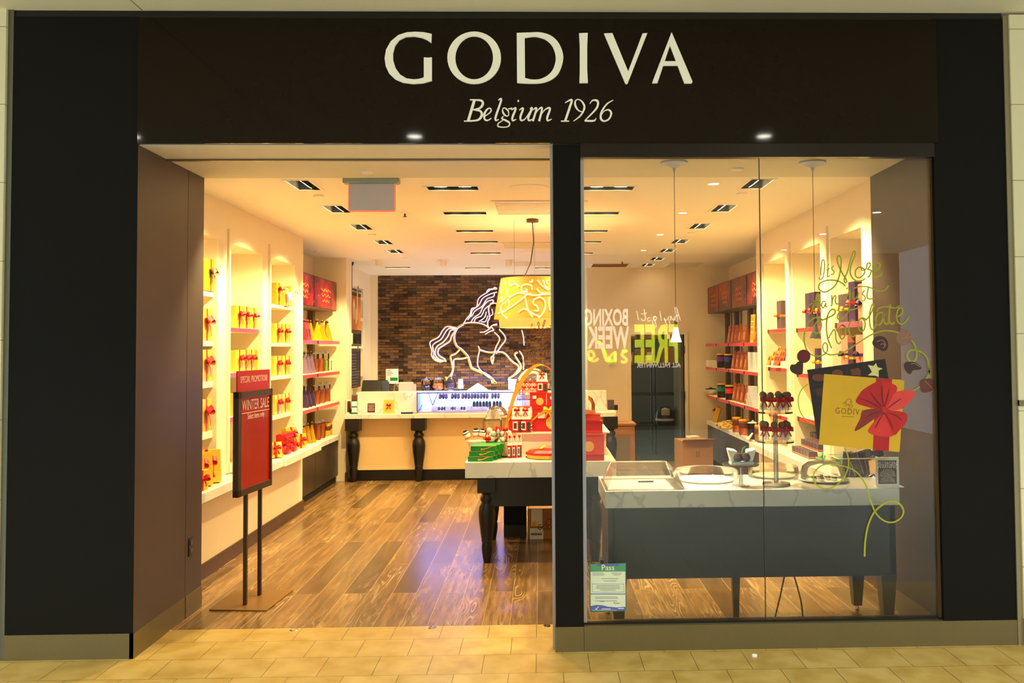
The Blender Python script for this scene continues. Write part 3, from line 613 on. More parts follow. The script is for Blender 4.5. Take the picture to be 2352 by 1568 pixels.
# hanging exit sign seen from its grey back
ye = 1.22
a, c = W(802, 415, y=ye), W(907, 484, y=ye); m0, m1 = W(789, 410, y=ye), W(918, 422, y=ye)
t = thing('hanging_sign', 'blank grey hanging sign panel seen from behind under the ceiling', 'sign', ((a.x+c.x)/2, ye, ZC))
part('mounting_bar', B().box(m0.x, m1.x, ye-.045, ye+.045, m1.z, ZC), mat('grey_green_metal', (150, 160, 140), .5, var=.02), t, ab=True, bev=.01)
part('sign_panel', B().box(a.x, c.x, ye-.02, ye+.02, c.z, m1.z), mat('grey_plastic', (205, 196, 198), .5, var=.02), t, ab=True, bev=.003)
part('panel_rim', B().box(a.x-.004, a.x, ye-.015, ye+.015, c.z, m1.z).box(c.x, c.x+.004, ye-.015, ye+.015, c.z, m1.z).box(a.x, c.x, ye-.015, ye+.015, c.z-.005, c.z), mat('red_glow_rim', (255, 90, 60), .5, emit=.6, var=0), t, ab=True, label='thin red glowing rim')
# drum pendant
ys = 3.45; q = W(1223, 503, z=ZC); top = W(1228, 640, y=ys); bot = W(1228, 752, y=ys); cx = top.x; zt, zb = top.z, bot.z
rt = abs(W(1150, 640, y=ys).x-cx); rb = abs(W(1131, 745, y=ys).x-cx)
def cone(z): return rt+(rb-rt)*(zt-z)/(zt-zb)
t = thing('drum_pendant', 'large glowing amber drum lampshade with swirl pattern hanging over the table', 'pendant lamp', (cx, ys, zt))
def shade_mat(name, c1, e):
    return mat(name, c1, .6, emit=e, ecol=c1, var=.12, scale=3)
M_shade = shade_mat('amber_lampshade_fabric', (214, 128, 40), .42); M_swirl = shade_mat('bright_swirl_fabric', (255, 226, 140), .9)
zl = zb+(zt-zb)*.17
part('lamp_shade', B().lathe([(rt, zt), (cone(zl), zl), (cone(zl)-.012, zl), (rt-.008, zt-.004)], cx, ys, 64, False), M_shade, t, ab=True, smooth=True)
part('inner_diffuser', B().lathe([(cone(zl)-.05, zl+.03), (cone(zl)-.055, zb), (cone(zl)-.07, zb), (cone(zl)-.07, zl+.03)], cx, ys, 64, False), shade_mat('pale_lampshade_fabric', (240, 176, 84), .55), t, ab=True, smooth=True)
def sh(u, v):
    p = W(1120+u*.1786, 620+v*.1786, y=ys-.35); z = p.z; 
    d = (p-CO); r = cone(z)+.002
    # where the sight line meets the shade's drum
    ox, oy = CO.x-cx, CO.y-ys; A = d.x*d.x+d.y*d.y; Bq = 2*(ox*d.x+oy*d.y); Cq = ox*ox+oy*oy-r*r; D = max(0, Bq*Bq-4*A*Cq); s = (-Bq-math.sqrt(D))/(2*A)
    q = CO+d*s; k = math.hypot(q.x-cx, q.y-ys); f = cone(q.z)+.003
    return (cx+(q.x-cx)/k*f, ys+(q.y-ys)/k*f, q.z)
b = B()
for p in ([(180,140),(178,220),(165,300)],[(225,135),(235,250),(265,350)],[(285,350),(400,295),(500,310),(600,325),(700,315),(810,310)],[(130,560),(280,490),(420,390),(500,320),(560,300)],[(480,330),(500,440),(530,530),(580,600)],[(260,370),(280,440),(240,520),(180,540),(175,460),(235,410)],[(180,540),(200,580),(250,620)],[(150,360),(190,350),(160,410),(200,390),(240,340)],[(510,290),(500,240)],[(575,250),(560,200),(500,185),(440,210),(445,270),(500,280)],[(660,340),(730,390),(740,480),(700,570),(650,610)],[(660,350),(600,380),(590,430),(640,470),(650,520),(600,520)],[(400,540),(460,500),(520,520),(600,570),(680,600)],[(640,130),(700,200),(780,260)],[(710,130),(740,200),(800,250)],[(630,240),(680,290),(760,300)],[(800,350),(785,420),(800,520)],[(275,130),(290,190),(340,170),(330,130)],[(300,200),(360,180),(400,215)],[(540,150),(570,150),(575,120)],[(770,180),(760,140),(800,130)]):
    pts = cat([(x, y, 0) for x, y in p], 6); b.tube([sh(q_.x, q_.y) for q_ in pts], .007, 5)
part('swirl_pattern', b, M_swirl, t, ab=True)
part('cord', B().tube([(q.x, q.y, ZC-.03), (q.x+.01, q.y, 2.85), (q.x-.02, q.y, 2.65), (cx-.1, ys, zt+.02)], .005, 6), M_black, t, ab=True)
part('canopy', B().lathe([(.06, ZC), (.06, ZC-.03), (.001, ZC-.03)], q.x, q.y, 24, False), M_bronze, t, ab=True, smooth=True)
b = B()
for dx in (-.2, .0, .22): b.tube([(cx+dx, ys+(.15 if dx == 0 else -.05), ZC), (cx+dx, ys+(.15 if dx == 0 else -.05), zt)], .0016, 4)
part('suspension_wires', b, M_steel, t, ab=True)
light('POINT', (cx, ys, (zt+zb)/2-.05), 24, (1, .66, .30), .08, name='drum_lamp_bulb')
# small window pendants
for u0, u1, vc, vt, vb, on, lb in ((1548, 1553, 372, 752, 785, True, 'small lit bell pendant hanging on a thin wire inside the window'), (1866, 1873, 372, 748, 776, False, 'small unlit grey bell pendant on a thin wire beside the script lettering')):
    q = W(u0, vc, z=ZS); yy = q.y; lt = W(u1, vt, y=yy); l2 = W(u1, vb, y=yy)
    t = thing('bell_pendant', lb, 'pendant lamp', (q.x, yy, ZS))
    part('canopy', B().lathe([(.09, ZS), (.09, ZS-.012), (.05, ZS-.022), (.012, ZS-.04), (.006, ZS-.07), (.001, ZS-.07)], q.x, yy, 28, False), M_sil, t, ab=True, smooth=True)
    part('cord', B().tube([(q.x, yy, ZS-.06), (q.x, yy, lt.z)], .002, 5), M_black, t, ab=True)
    part('lamp_holder', B().lathe([(.004, lt.z+.05), (.011, lt.z+.045), (.011, lt.z), (.014, lt.z-.005)], q.x, yy, 16, False), M_steel, t, ab=True, smooth=True)
    part('glass_bell', B().lathe([(.014, lt.z), (.020, (lt.z+l2.z)/2+.01), (.036, l2.z)], q.x, yy, 24, False), mat('lit_frosted_glass', (255, 250, 220), .4, emit=7, var=0) if on else M_sil, t, ab=True, smooth=True)
    if on: light('POINT', (q.x, yy, l2.z-.03), 1.2, (1, .8, .5), .02, name='pendant_bulb'); light('SPOT', (q.x, yy, l2.z-.02), 70, (1, .84, .55), .02, (q.x, yy, 0), 100, name='pendant_bulb')
    else: part('glass_disc', B().lathe([(.012, l2.z), (.075, l2.z-.002), (.075, l2.z-.005), (.012, l2.z-.004)], q.x, yy, 28, False), M_glass, t, ab=True)
# jamb outlet
q = W(437, 1255, x=JL); t = thing('power_outlet', 'dark duplex outlet plate low on the entrance side panel', 'outlet', (JL, q.y, q.z))
part('cover_plate', B().box(0, .008, -.035, .035, -.06, .06), M_black, t, bev=.002)
for s in (-1, 1): part('socket', B().box(.008, .011, -.017, .017, s*.028-.016, s*.028+.016), mat('grey_socket', (70, 64, 74), .3, var=0), t, bev=.001)
# ================= products =================
# fronts face -y locally; rz = +90 deg turns them to +x (left wall), -90 deg to -x (right wall)
RL, RRt = PI/2, -PI/2
def bow(b, cx, y, cz, s=.05, tails=True, tl=.10):
    """ribbon bow on the plane y, facing -y"""
    for sg_ in (-1, 1):
        p = cat([(cx, y-.006, cz), (cx+sg_*s*.6, y-.03, cz+s*.55), (cx+sg_*s*1.15, y-.035, cz+s*.35), (cx+sg_*s*1.0, y-.03, cz-s*.1), (cx, y-.008, cz)], 4)
        b.strip(p, [s*.35]+[s*.75]*(len(p)-2)+[s*.35], (0, .45, .9))
        if tails:
            p = cat([(cx, y-.006, cz), (cx+sg_*s*.35, y-.02, cz-tl*.45), (cx+sg_*s*.8, y-.014, cz-tl)], 4); b.strip(p, s*.42, (.9, .1, sg_*.25))
    b.ball((cx, y-.012, cz), s*.26, 1, 8, 6)
def gift(w, h, d, card=M_goldbox, rib=M_red, bx=0, s=.045, bz=.62, tl=.09):
    def f():
        t = thing('gift_box', 'x', 'gift box')
        part('box', B().box(-w/2, w/2, -d/2, d/2, 0, h), card, t, bev=.003)
        part('lid', B().box(-w/2-.003, w/2+.003, -d/2-.003, -d/2+d*.45, -.0, h+.003), card, t, bev=.002)
        e = .0045; part('ribbon', B().box(bx-.012, bx+.012, -d/2-e, d/2+.002, 0.0, h+e), rib, t)
        b = B(); bow(b, bx, -d/2-e, h*bz, s, True, tl); part('bow', b, rib, t)
        return t
    return proto(f)
G1 = gift(.21, .20, .05); G2 = gift(.25, .26, .07, bx=.02, s=.06, tl=.12); G3 = gift(.17, .20, .06, s=.042)
G_gold = gift(.27, .26, .10, M_gold, M_brow, .06, .05, .6, .1); G_ttl = gift(.15, .23, .07, M_gold, M_red, 0, .04, .72, .12)
G_small = gift(.14, .15, .05, M_goldbox, M_red, .0, .038, .6, .06)
G_tinsel = gift(.14, .19, .09, M_goldbox, M_pink, 0, .07, .5, .10)
GR = gift(.11, .10, .07, M_redcard, M_pinkfoil, 0, .035, .6, .04)
def yz(u, xx): return W(u, 800, x=xx).y
def zz(u, v, xx): return W(u, v, x=xx).z
# ---- left niches: shelves ----
zt_ = {1: [(2.298, .045), (1.888, .043), (1.555, .05), (1.150, .06)], 2: [(2.012, .038), (1.611, .042), (1.222, .045)], 3: [(2.278, .035), (1.884, .038), (1.545, .042), (1.137, .042)]}
M_shelf = mat('cream_shelf_lacquer', (244, 232, 200), .4, var=.01)
M_strip = mat('rose_price_strip', (196, 70, 110), .35, var=.35, scale=9); M_strip2 = mat('red_price_strip', (200, 50, 48), .35, var=.12, scale=12)
NN = {1: 'front left niche', 2: 'middle left niche', 3: 'rear left niche'}
def shelf(x0, x1, y0, y1, z, th, lab, xs, strip=None, tags=(), group=None):
    """xs = x of the front edge; sign from x0,x1"""
    t = thing('shelf', lab, 'shelf', (xs, (y0+y1)/2, z-th), 0, group)
    part('board', B().box(x0, x1, y0, y1, z-th, z), M_shelf, t, ab=True, bev=.002)
    s = 1 if xs == x1 else -1
    if strip: part('price_strip', B().box(min(xs, xs+s*.004), max(xs, xs+s*.004), y0+.01, y1-.01, z-th+.001, z-.001), strip, t, ab=True)
    for y in tags: part('price_tag', B().box(min(xs, xs+s*.008), max(xs, xs+s*.008), y-.022, y+.022, z-th, z), M_black, t, ab=True)
    return t
NAMES = ['top', 'second', 'third', 'fourth']
for k, (a, c) in enumerate(nl, 1):
    for i, (z, th) in enumerate(zt_[k]):
        st = (M_strip if k == 2 else None); tg = [a+.05] if (k == 2 or i > 0) else []
        shelf(XL-.395, XL-.03, a, c, z, th, '%s cream shelf from the top in the %s' % (NAMES[i], NN[k]), XL-.03, st, tg, 'left niche shelves')
XS = XL-.075
def row(P, xs, z, rz, items, fmt, group, wall_side, swap=None):
    for i, u in enumerate(items):
        y = W(u, 800, x=xs).y; n = len(items)
        y = min(y, 1.955) if y < 2.3 else y
        o = ['leftmost', 'second from left', 'third from left', 'fourth from left', 'fifth from left', 'sixth from left', 'seventh from left'][i] if n > 1 else 'single'
        if n > 1 and i == n-1: o = 'rightmost'
        P.put((xs, y, z), rz, fmt % o, group, swap)
row(G_gold, XS, 2.298, RL, [483], 'gold box with brown bow, %s one on front left niche top shelf', None, 0)
row(G2, XS, 1.888, RL, [485], 'large gold box with red bow, %s on front left niche second shelf', None, 0)
row(G2, XS, 1.555, RL, [480], 'large gold box with red bow, %s on front left niche third shelf', None, 0)
row(G2, XS, 1.150, RL, [484], 'large gold box with red bow, %s on front left niche fourth shelf', None, 0)
row(G3, XS, 2.012, RL, [541, 558, 575, 592], 'red-bowed gold box, %s on middle left niche top shelf', 'gold boxes on the middle niche top shelf', 0)
row(G3, XS, 1.611, RL, [542, 557, 570, 590], 'red-bowed gold box, %s on middle left niche second shelf', 'gold boxes on the middle niche second shelf', 0)
row(G1, XS, 1.222, RL, [543, 566, 590], 'red-bowed gold box, %s on middle left niche shelf behind the sale stand', 'gold boxes behind the sale stand', 0)
row(G_ttl, XS, 2.278, RL, [632, 664], 'tall gold box with red bow, %s on rear left niche top shelf', 'tall gold boxes on the rear niche top shelf', 0)
row(G_tinsel, XS+.01, 2.278, RL, [648.5], 'gold box with shiny pale tinsel bow, %s on rear left niche top shelf', None, 0)
row(G1, XS, 1.884, RL, [632, 650, 667], 'red-bowed gold box, %s on rear left niche second shelf', 'gold boxes on the rear niche second shelf', 0)
row(G1, XS, 1.545, RL, [632, 650, 667], 'red-bowed gold box, %s on rear left niche third shelf', 'gold boxes on the rear niche third shelf', 0)
row(G1, XS, 1.137, RL, [633, 650, 667], 'red-bowed gold box, %s on rear left niche fourth shelf', 'gold boxes on the rear niche fourth shelf', 0)
# ledges
zl_ = .752
t = thing('marble_ledge', 'long veined white marble ledge under the left wall niches', 'ledge', (-2.6, 2.9, .68))
part('slab', B().box(XL+.001, -2.50, 1.10, 3.36, .68, zl_), M_marble, t, ab=True, bev=.003)
part('slab', B().box(XL+.001, -2.47, 3.362, 4.74, .68, zl_), M_marble, t, ab=True, bev=.003)
def tiltput(P, x, y, z, rz, lab, grp=None, tilt=.2):
    o = P.put((x, y, z), rz, lab, grp); o.rotation_euler = (-tilt, 0, rz); return o
for i, (x, y) in enumerate(((-2.66, 1.45), (-2.66, 1.62), (-2.66, 1.80))):
    tiltput(G2, x-.02, y, zl_+.003, RL-1.0, 'gold box with red bow leaning on front ledge, %s of three' % ['leftmost', 'middle', 'rightmost'][i], 'leaning gold boxes on the front ledge', .15)
G_small.put((-2.58, 1.44, zl_+.001), RL-.3, 'small gold box with red bow at the ledge end by the side panel')
GR.put((-2.62, 2.55, zl_+.001), RL, 'small red gift box on the ledge left of the sale stand')
G_small.put((-2.62, 2.42, zl_+.001), RL, 'small gold box with red bow on the ledge below middle left niche')
RNG = random.Random(3)
hp = [(3.50, -2.60, 0), (3.66, -2.64, 0), (3.78, -2.60, 0), (3.90, -2.64, 0), (4.02, -2.60, 0), (3.72, -2.62, .1), (3.84, -2.62, .1), (3.96, -2.62, .1)]
for i, (y, x, dz_) in enumerate(hp):
    GR.put((x, y, zl_+.001+dz_*1.05), RL+RNG.uniform(-.25, .25), 'red foil gift box, %s in the heap under rear left niche' % (['lower leftmost', 'lower second', 'lower third', 'lower fourth', 'lower rightmost', 'upper left', 'upper middle', 'upper right'][i]), 'heap of red gift boxes')
tiltput(G_ttl, -2.63, 4.14, zl_+.003, RL-.5, 'tall gold box leaning right of the red gift heap', None, .25)
G_small.put((-2.60, 4.30, zl_+.001), RL-.6, 'small gold box with red bow at the right end of red heap')
tiltput(G_small, -2.60, 3.42, zl_+.003, RL-.8, 'small gold box leaning left of the red gift heap', None, .2)
# ---- wall units with uprights ----
def unit(name, lab, xf, s, y0, y1, posts, hz0, hz1, panels, fests, shelves, ledge, label_side):
    """s=+1: front faces +x (left wall). xf = front plane"""
    xb = xf-s*.36
    t = thing(name, lab, 'display cabinet', (xb, (y0+y1)/2, 0))
    b = B(); n = len(panels)-1
    for i in range(n):
        a, c = panels[i]+.003, panels[i+1]-.003; x0, x1 = sorted((xf-s*.40, xf-s*.02))
        dr = part('cabinet_door', B().box(x0, x1, a, c, .09, ledge-.062), M_wenge, t, ab=True, bev=.002)
    x0, x1 = sorted((xf-s*.40, xf-s*.05)); part('toe_kick', B().box(x0, x1, y0, y1, 0, .09), M_blackm, t, ab=True)
    x0, x1 = sorted((xf-s*.44, xf)); part('marble_top', B().box(x0, x1, y0-.0, y1, ledge-.06, ledge), M_marble, t, ab=True, bev=.002)
    for p in posts:
        x0, x1 = sorted((xf-s*.36, xf-s*.30)); part('upright_post', B().box(x0, x1, p-.055, p+.055, ledge, hz1), M_bronze, t, ab=True)
    for i in range(n):
        a, c = panels[i]+.004, panels[i+1]-.004; x0, x1 = sorted((xf-s*.36, xf-s*.05))
        h = part('header_panel', B().box(x0, x1, a, c, hz0, hz1), M_bronze, t, ab=True)
        x0, x1 = sorted((xf-s*.05, xf-s*.042)); part('printed_face', B().box(x0, x1, a+.012, c-.012, hz0+.012, hz1-.012), fests, h, ab=True)
        bb = B(); X_ = xf-s*.041
        for q in range(3):
            zc = hz0+(hz1-hz0)*(.62-.17*q); yc = (a+c)/2; w = (c-a)*(.22-.03*q)
            pts = [(yc+w*(-1+2*j/8), zc+.018*math.sin(j*2.1+i+q)) for j in range(9)]
            stroke(bb, pts, .012, lambda y_, z_: (X_, y_, z_), (s*.001, 0, 0), 4)
        part('gold_scrollwork', bb, mat('printed_gold', (220, 120, 50), .4, var=.1), h, ab=True)
    for j, z in enumerate(shelves):
        for i in range(n):
            a, c = panels[i]+.004, panels[i+1]-.004; x0, x1 = sorted((xf-s*.34, xf-s*.004))
            sh_ = part('shelf_board', B().box(x0, x1, a, c, z-.042, z), M_shelf, t, ab=True)
            x0, x1 = sorted((xf-s*.004, xf)); part('price_strip', B().box(x0, x1, a+.004, c-.004, z-.042, z), M_strip2 if (j or s < 0) else M_strip, sh_, ab=True)
            x0, x1 = sorted((xf, xf+s*.004)); part('price_tag', B().box(x0, x1, a+.01, a+.05, z-.042, z), M_black, sh_, ab=True)
    return t
ULx, URx = -2.80, 2.64
unit('wall_display_unit', 'left wall display unit with dark doors, red shelf strips and two red header panels', ULx+.04, 1, 4.79, 6.93, [5.16, 5.78, 6.72], 2.335, 2.735, [4.79, 5.70, 6.93], M_fest, [1.925, 1.515, 1.10], .64, 'left')
unit('wall_display_unit', 'right wall display unit with four red header panels and dark doors', URx-.02, -1, 4.92, 8.62, [5.25, 6.05, 6.98, 7.85, 8.5], 2.335, 2.745, [4.92, 5.95, 6.88, 7.75, 8.62], M_fest, [1.86, 1.50, 1.06], .655, 'right')
M_copper2 = None
def bag(w, h, d, mm, lab_=None):
    def f():
        t = thing('foil_bag', 'x', 'foil bag')
        b = B(); b.hexa([(-w/2, -d/2, 0), (w/2, -d/2, 0), (w/2, d/2, 0), (-w/2, d/2, 0)], [(-w*.42, -.008, h*.86), (w*.42, -.008, h*.86), (w*.42, .008, h*.86), (-w*.42, .008, h*.86)])
        b.hexa([(-w*.42, -.008, h*.86), (w*.42, -.008, h*.86), (w*.42, .008, h*.86), (-w*.42, .008, h*.86)], [(-w*.42, -.004, h), (w*.42, -.004, h), (w*.42, .004, h), (-w*.42, .004, h)]); part('pouch', b, mm, t, bev=.006)
        part('clip', B().box(-w*.43, w*.43, -.012, .012, h*.87, h*.93), M_black if lab_ is not M_copper2 else M_copper, t)
        y0 = -d/2*.72-.004; part('front_label', B().hexa([(-w*.22, -d/2*.86-.003, h*.16), (w*.22, -d/2*.86-.003, h*.16), (w*.22, -d/2*.5, h*.16), (-w*.22, -d/2*.5, h*.16)], [(-w*.22, -d/2*.45-.005, h*.56), (w*.22, -d/2*.45-.005, h*.56), (w*.22, -d/2*.2, h*.56), (-w*.22, -d/2*.2, h*.56)]), lab_ or M_gold, t)
        return t
    return proto(f)
B_pur = bag(.15, .27, .11, M_purple, M_lilac); B_lil = bag(.15, .28, .11, M_lilac, M_purple); B_red = bag(.13, .26, .09, M_pinkfoil, M_purple); B_gold = bag(.20, .28, .14, M_goldfoil, M_purple); M_copper2 = mat('pale_copper_foil', (226, 150, 96), .25, .6, var=.15, scale=30)
B_cop = bag(.082, .25, .085, M_copper, M_copper2)
B_gold2 = bag(.15, .26, .11, M_goldfoil, M_purple)
def jar(r, h, fillm, fl=.7):
    def f():
        t = thing('candy_jar', 'x', 'glass jar')
        part('glass_cylinder', B().lathe([(r, .004), (r, h)], 0, 0, 24, False), M_glass, t, smooth=True)
        part('glass_base', B().lathe([(.001, .001), (r, .001)], 0, 0, 24, False), M_glass, t, smooth=True)
        part('lid', B().lathe([(r+.003, h), (r*.5, h+.014), (.014, h+.018), (.016, h+.03), (.001, h+.036)], 0, 0, 24, False), M_sil, t, smooth=True)
        b = B(); R_ = random.Random(5); zf_ = .012
        b.lathe([(.001, .008), (r-.006, .008), (r-.006, h*fl-.012), (.001, h*fl-.004)], 0, 0, 16, False)
        for i in range(40):
            a = R_.uniform(0, 2*PI); q = (r-.012)*math.sqrt(R_.random()) if i > 24 else r-.012; z = R_.uniform(.02, h*fl) if i <= 24 else h*fl
            b.ball((q*math.cos(a), q*math.sin(a), z), .009, 1, 6, 4)
        part('candy_fill', b, fillm, t, kind='stuff'); return t
    return proto(f)
J1 = jar(.048, .24, M_candy, .72); J2 = jar(.048, .24, M_candy2, .66); J3 = jar(.046, .22, M_candy, .9)
def rowu(P, xs, z, rz, items, kind, where, group):
    n = len(items)
    for i, (u, *e) in enumerate(items):
        y = W(u, 800, x=xs).y
        o = ('left', 'right')[i] if n == 2 else (['leftmost', 'second', 'third', 'fourth', 'fifth', 'sixth'][i] if i < n-1 or n == 1 else 'rightmost')
        P.put((xs, y, z), rz+(e[0] if e else 0), ('%s %s' % (kind, where) if n == 1 else '%s, %s of %s, %s' % (kind, o, ['', '', 'two', 'three', 'four', 'five', 'six'][n], where)), group if n > 1 else None)
U = ULx-.10
rowu(B_red, U, 1.926, RL, [(700,), (706,)], 'red foil bag', 'left unit top shelf', 'red bags left unit')
rowu(B_gold2, U, 1.926, RL, [(713, .3)], 'amber foil bag', 'between red and gold bags on the left unit top shelf', None)
rowu(B_gold, U, 1.926, RL, [(727, .35), (740, .2), (750, .4)], 'large gold foil bag', 'left unit top shelf', 'gold bags left unit top shelf')
rowu(B_cop, U, 1.926, RL, [(760,)], 'small brown foil bag', 'at the right end of left unit top shelf', None)
rowu(B_lil, U, 1.516, RL, [(699, .3), (707, .3), (715, .3)], 'silver lilac foil bag', 'left unit second shelf', 'lilac bags left unit')
rowu(J1, U, 1.516, RL, [(724,), (736,)], 'glass jar of red and orange candy', 'left unit second shelf', 'candy jars left unit second shelf')
rowu(J2, U, 1.516, RL, [(748,)], 'glass jar of green and yellow candy', 'on the left unit second shelf', None)
rowu(B_pur, U, 1.101, RL, [(699, .3), (707, .3), (716, .3)], 'dark purple foil bag', 'left unit third shelf', 'purple bags left unit')
rowu(J1, U, 1.101, RL, [(727,), (739,), (751,)], 'glass jar of orange candy', 'left unit third shelf', 'candy jars left unit third shelf')
rowu(B_gold2, U, .641, RL, [(699, .2), (708, .2), (717, .2)], 'gold foil bag', 'left unit marble top', 'gold bags left unit marble top')
rowu(J3, U, .641, RL, [(730,), (740,)], 'glass jar full of pink candy', 'left unit marble top', 'candy jars left unit marble top')
def tin(r, h, body, band):
    def f():
        t = thing('round_tin', 'x', 'tin')
        part('can', B().lathe([(r-.002, 0), (r, .003), (r, h-.02), (r-.003, h-.02)], 0, 0, 24), body, t, smooth=True)
        part('lid', B().lathe([(r+.002, h-.02), (r+.002, h-.002), (r-.004, h)], 0, 0, 24), M_gold, t, smooth=True)
        part('label_band', B().lathe([(r+.001, h*.45), (r+.0015, h*.45), (r+.0015, h*.78), (r+.001, h*.78)], 0, 0, 24, False), band, t, smooth=True); return t
    return proto(f)
T_gold = tin(.05, .17, M_gold, M_brownp); T_small = tin(.032, .18, M_gold, M_brownp)
M_tinbody = mat('dark_cocoa_tin', (40, 24, 16), .3, .4, var=.1)
T_p = tin(.062, .21, M_tinbody, mat('purple_band', (110, 40, 150), .4)); 
M_bb, M_gb, M_rb = mat('blue_band', (30, 50, 150), .4), mat('green_band', (10, 130, 90), .4), mat('red_band', (210, 30, 30), .4)
rowu(T_gold, U, .641, RL, [(751,)], 'wide gold tin', 'at the right on the left unit marble top', None)
rowu(T_small, U, .641, RL, [(758,), (763.5,)], 'slim gold tin', 'left unit marble top end', 'slim gold tins')
def card(w, h, frame, face, lab, cat_, loc, rz, tilt=0, grp=None, lines=0, head=None, name='sign_holder'):
    t = thing(name, lab, cat_, loc, 0, grp)
    t.rotation_euler = (-tilt, 0, rz)
    part('frame', B().box(-w/2, w/2, -.006, .006, 0, h), frame, t, bev=.001)
    f = part('printed_card', B().box(-w*.40, w*.40, -.008, -.005, h*.10, h*.90), face, t)
    b = B()
    for i in range(lines): z = h*(.74-.56*i/max(1, lines)); ww = w*.33*(1-.25*((i*7) % 3)/2); b.box(-ww, ww, -.0092, -.008, z, z+h*.018)
    if lines: part('print_lines', b, M_paper if face is not M_paper else M_brownp, t)
    return t
card(.075, .16, M_paper, M_brownp, 'small framed brown notice at the right end of left unit second shelf', 'sign', (U+.06, W(760, 800, x=U+.06).y, 1.517), RL, 0, None, 6)
# right unit
V = URx+.08
rowu(B_cop, V, 1.861, RRt, [(1678, .3), (1686, .3), (1694, .3), (1703, .3), (1714, .3)], 'copper foil bag', 'right unit top shelf', 'copper bags right unit top shelf')
rowu(B_cop, V, 1.501, RRt, [(1687, .3), (1696, .3), (1706, .3), (1716, .3)], 'copper foil bag', 'right unit second shelf', 'copper bags right unit second shelf')
rowu(B_cop, V, 1.061, RRt, [(1688, .3), (1697, .3), (1706, .3), (1716, .3)], 'copper foil bag', 'right unit third shelf', 'copper bags right unit third shelf')
card(.20, .36, M_gold, M_goldfoil, 'tall gold framed box at right on the right unit top shelf', 'box', (V-.02, W(1728, 800, x=V-.02).y, 1.861), RRt, .05, None, 3)
rowu(B_cop, V, 1.861, RRt, [(1740, .1)], 'narrow copper bag', 'beside the gold framed box, right unit top shelf', None)
for u, z, mm, lb in ((1656, 1.501, None, 'dark tin with purple band on the right unit second shelf'), (1674, 1.501, M_bb, 'dark tin with blue band on the right unit second shelf'), (1656, 1.061, M_gb, 'dark tin with green band on the right unit third shelf'), (1675, 1.061, M_rb, 'dark tin with red band on the right unit third shelf')):
    T_p.put((V-.04, W(u, 800, x=V-.04).y, z), RRt, lb, 'dark banded tins', {'label_band': mm} if mm else None)
def box1(w, d, h, m_, lab, cat_, loc, rz=0, name='carton', grp=None, stickers=(), bev=.002):
    t = thing(name, lab, cat_, loc, rz, grp); part('box', B().box(-w/2, w/2, -d/2, d/2, 0, h), m_, t, bev=bev)
    for (x0, x1, z0, z1, mm, nm) in stickers: part(nm, B().box(x0*w, x1*w, -d/2-.0015, -d/2, z0*h, z1*h), mm, t)
    return t
box1(.16, .14, .10, M_paper, 'small plain white box at the far end of right unit second shelf', 'box', (V-.02, W(1634, 800, x=V-.02).y, 1.501), RRt, 'white_box')
for i, u in enumerate((1729, 1741)): box1(.10, .10, .24, M_sil, 'upright silver blue box, %s one at the near end of second shelf' % ['left', 'right'][i], 'box', (V-.03, W(u, 800, x=V-.03).y, 1.501), RRt, 'silver_box', 'upright silver boxes', [(-.12, .12, .35, .6, M_gold, 'gold_label'), (-.5, -.38, 0, 1, M_paper, 'white_edge'), (.38, .5, 0, 1, M_paper, 'white_edge')])
def cube_():
    t = thing('small_cube_box', 'x', 'box'); part('box', B().box(-.05, .05, -.05, .05, 0, .085), M_sil, t, bev=.002); part('gold_label', B().box(-.015, .015, -.052, -.05, .025, .06), M_gold, t); return t
CB = proto(cube_)
yb0 = W(1731, 800, x=V-.04).y
for r_, n in ((0, 3), (1, 2), (2, 1)):
    for i in range(n): CB.put((V-.06, yb0+.115*(i-(n-1)/2), 1.061+r_*.0855), RRt, 'silver cube box, %s in the %s row of the shelf pyramid' % (['far', 'middle', 'near'][2-i] if n == 3 else (['near', 'far'][i] if n == 2 else 'single'), ['bottom', 'middle', 'top'][r_]), 'pyramid of silver cube boxes')
yb_ = W(1634, 800, x=V-.02).y
t = thing('candy_bowl', 'white angular bowl of dark wrapped candies on the right unit third shelf', 'bowl', (V-.04, yb_, 1.061))
part('bowl', B().lathe([(.05, 0), (.06, .004), (.12, .085), (.11, .085), (.055, .012), (.001, .012)], 0, 0, 20, False), M_paper, t, smooth=True)
b = B(); R_ = random.Random(1)
for i in range(26): a = R_.uniform(0, 6.28); q = .085*math.sqrt(R_.random()); b.ball((q*math.cos(a), q*math.sin(a), .075+.03*(1-q/.09)), .018, .8, 6, 4)
part('wrapped_candies', b, mat('dark_green_wrap', (50, 60, 34), .25, .4, var=.5, scale=40), t, kind='stuff')
# right unit ledge goods
tiltput(G_ttl, V-.03, W(1640, 800, x=V-.03).y, .658, RRt-.3, 'gold box with ribbon leaning at the far end of right ledge', None, .3)
b = B(); R_ = random.Random(9); ya, yc = W(1656, 800, x=V-.04).y, W(1681, 800, x=V-.04).y
for i in range(150):
    f = R_.random(); y = ya+(yc-ya)*f; x = V-.03+R_.uniform(-.13, .10); h = .10*(1-abs(f-.5)*1.5)*(1-abs(x-V+.03)/.2); b.ball((x, y, .668+max(0, h)*R_.random()**.5), .022, .7, 6, 4)
solo('wrapped_truffle_heap', b, mat('gold_white_wrap', (230, 170, 90), .3, .2, var=.6, scale=30), 'heap of gold and white wrapped truffles on the right ledge', 'candy heap', kind='stuff')
T_c = tin(.065, .20, M_copper, M_brownp)
for u, lb in ((1691, 'copper tin, left of two on the right ledge beside the truffle heap'), (1706, 'copper tin, right of two on the right ledge beside the truffle heap')): T_c.put((V-.05, W(u, 800, x=V-.05).y, .656), RRt, lb, 'copper tins')
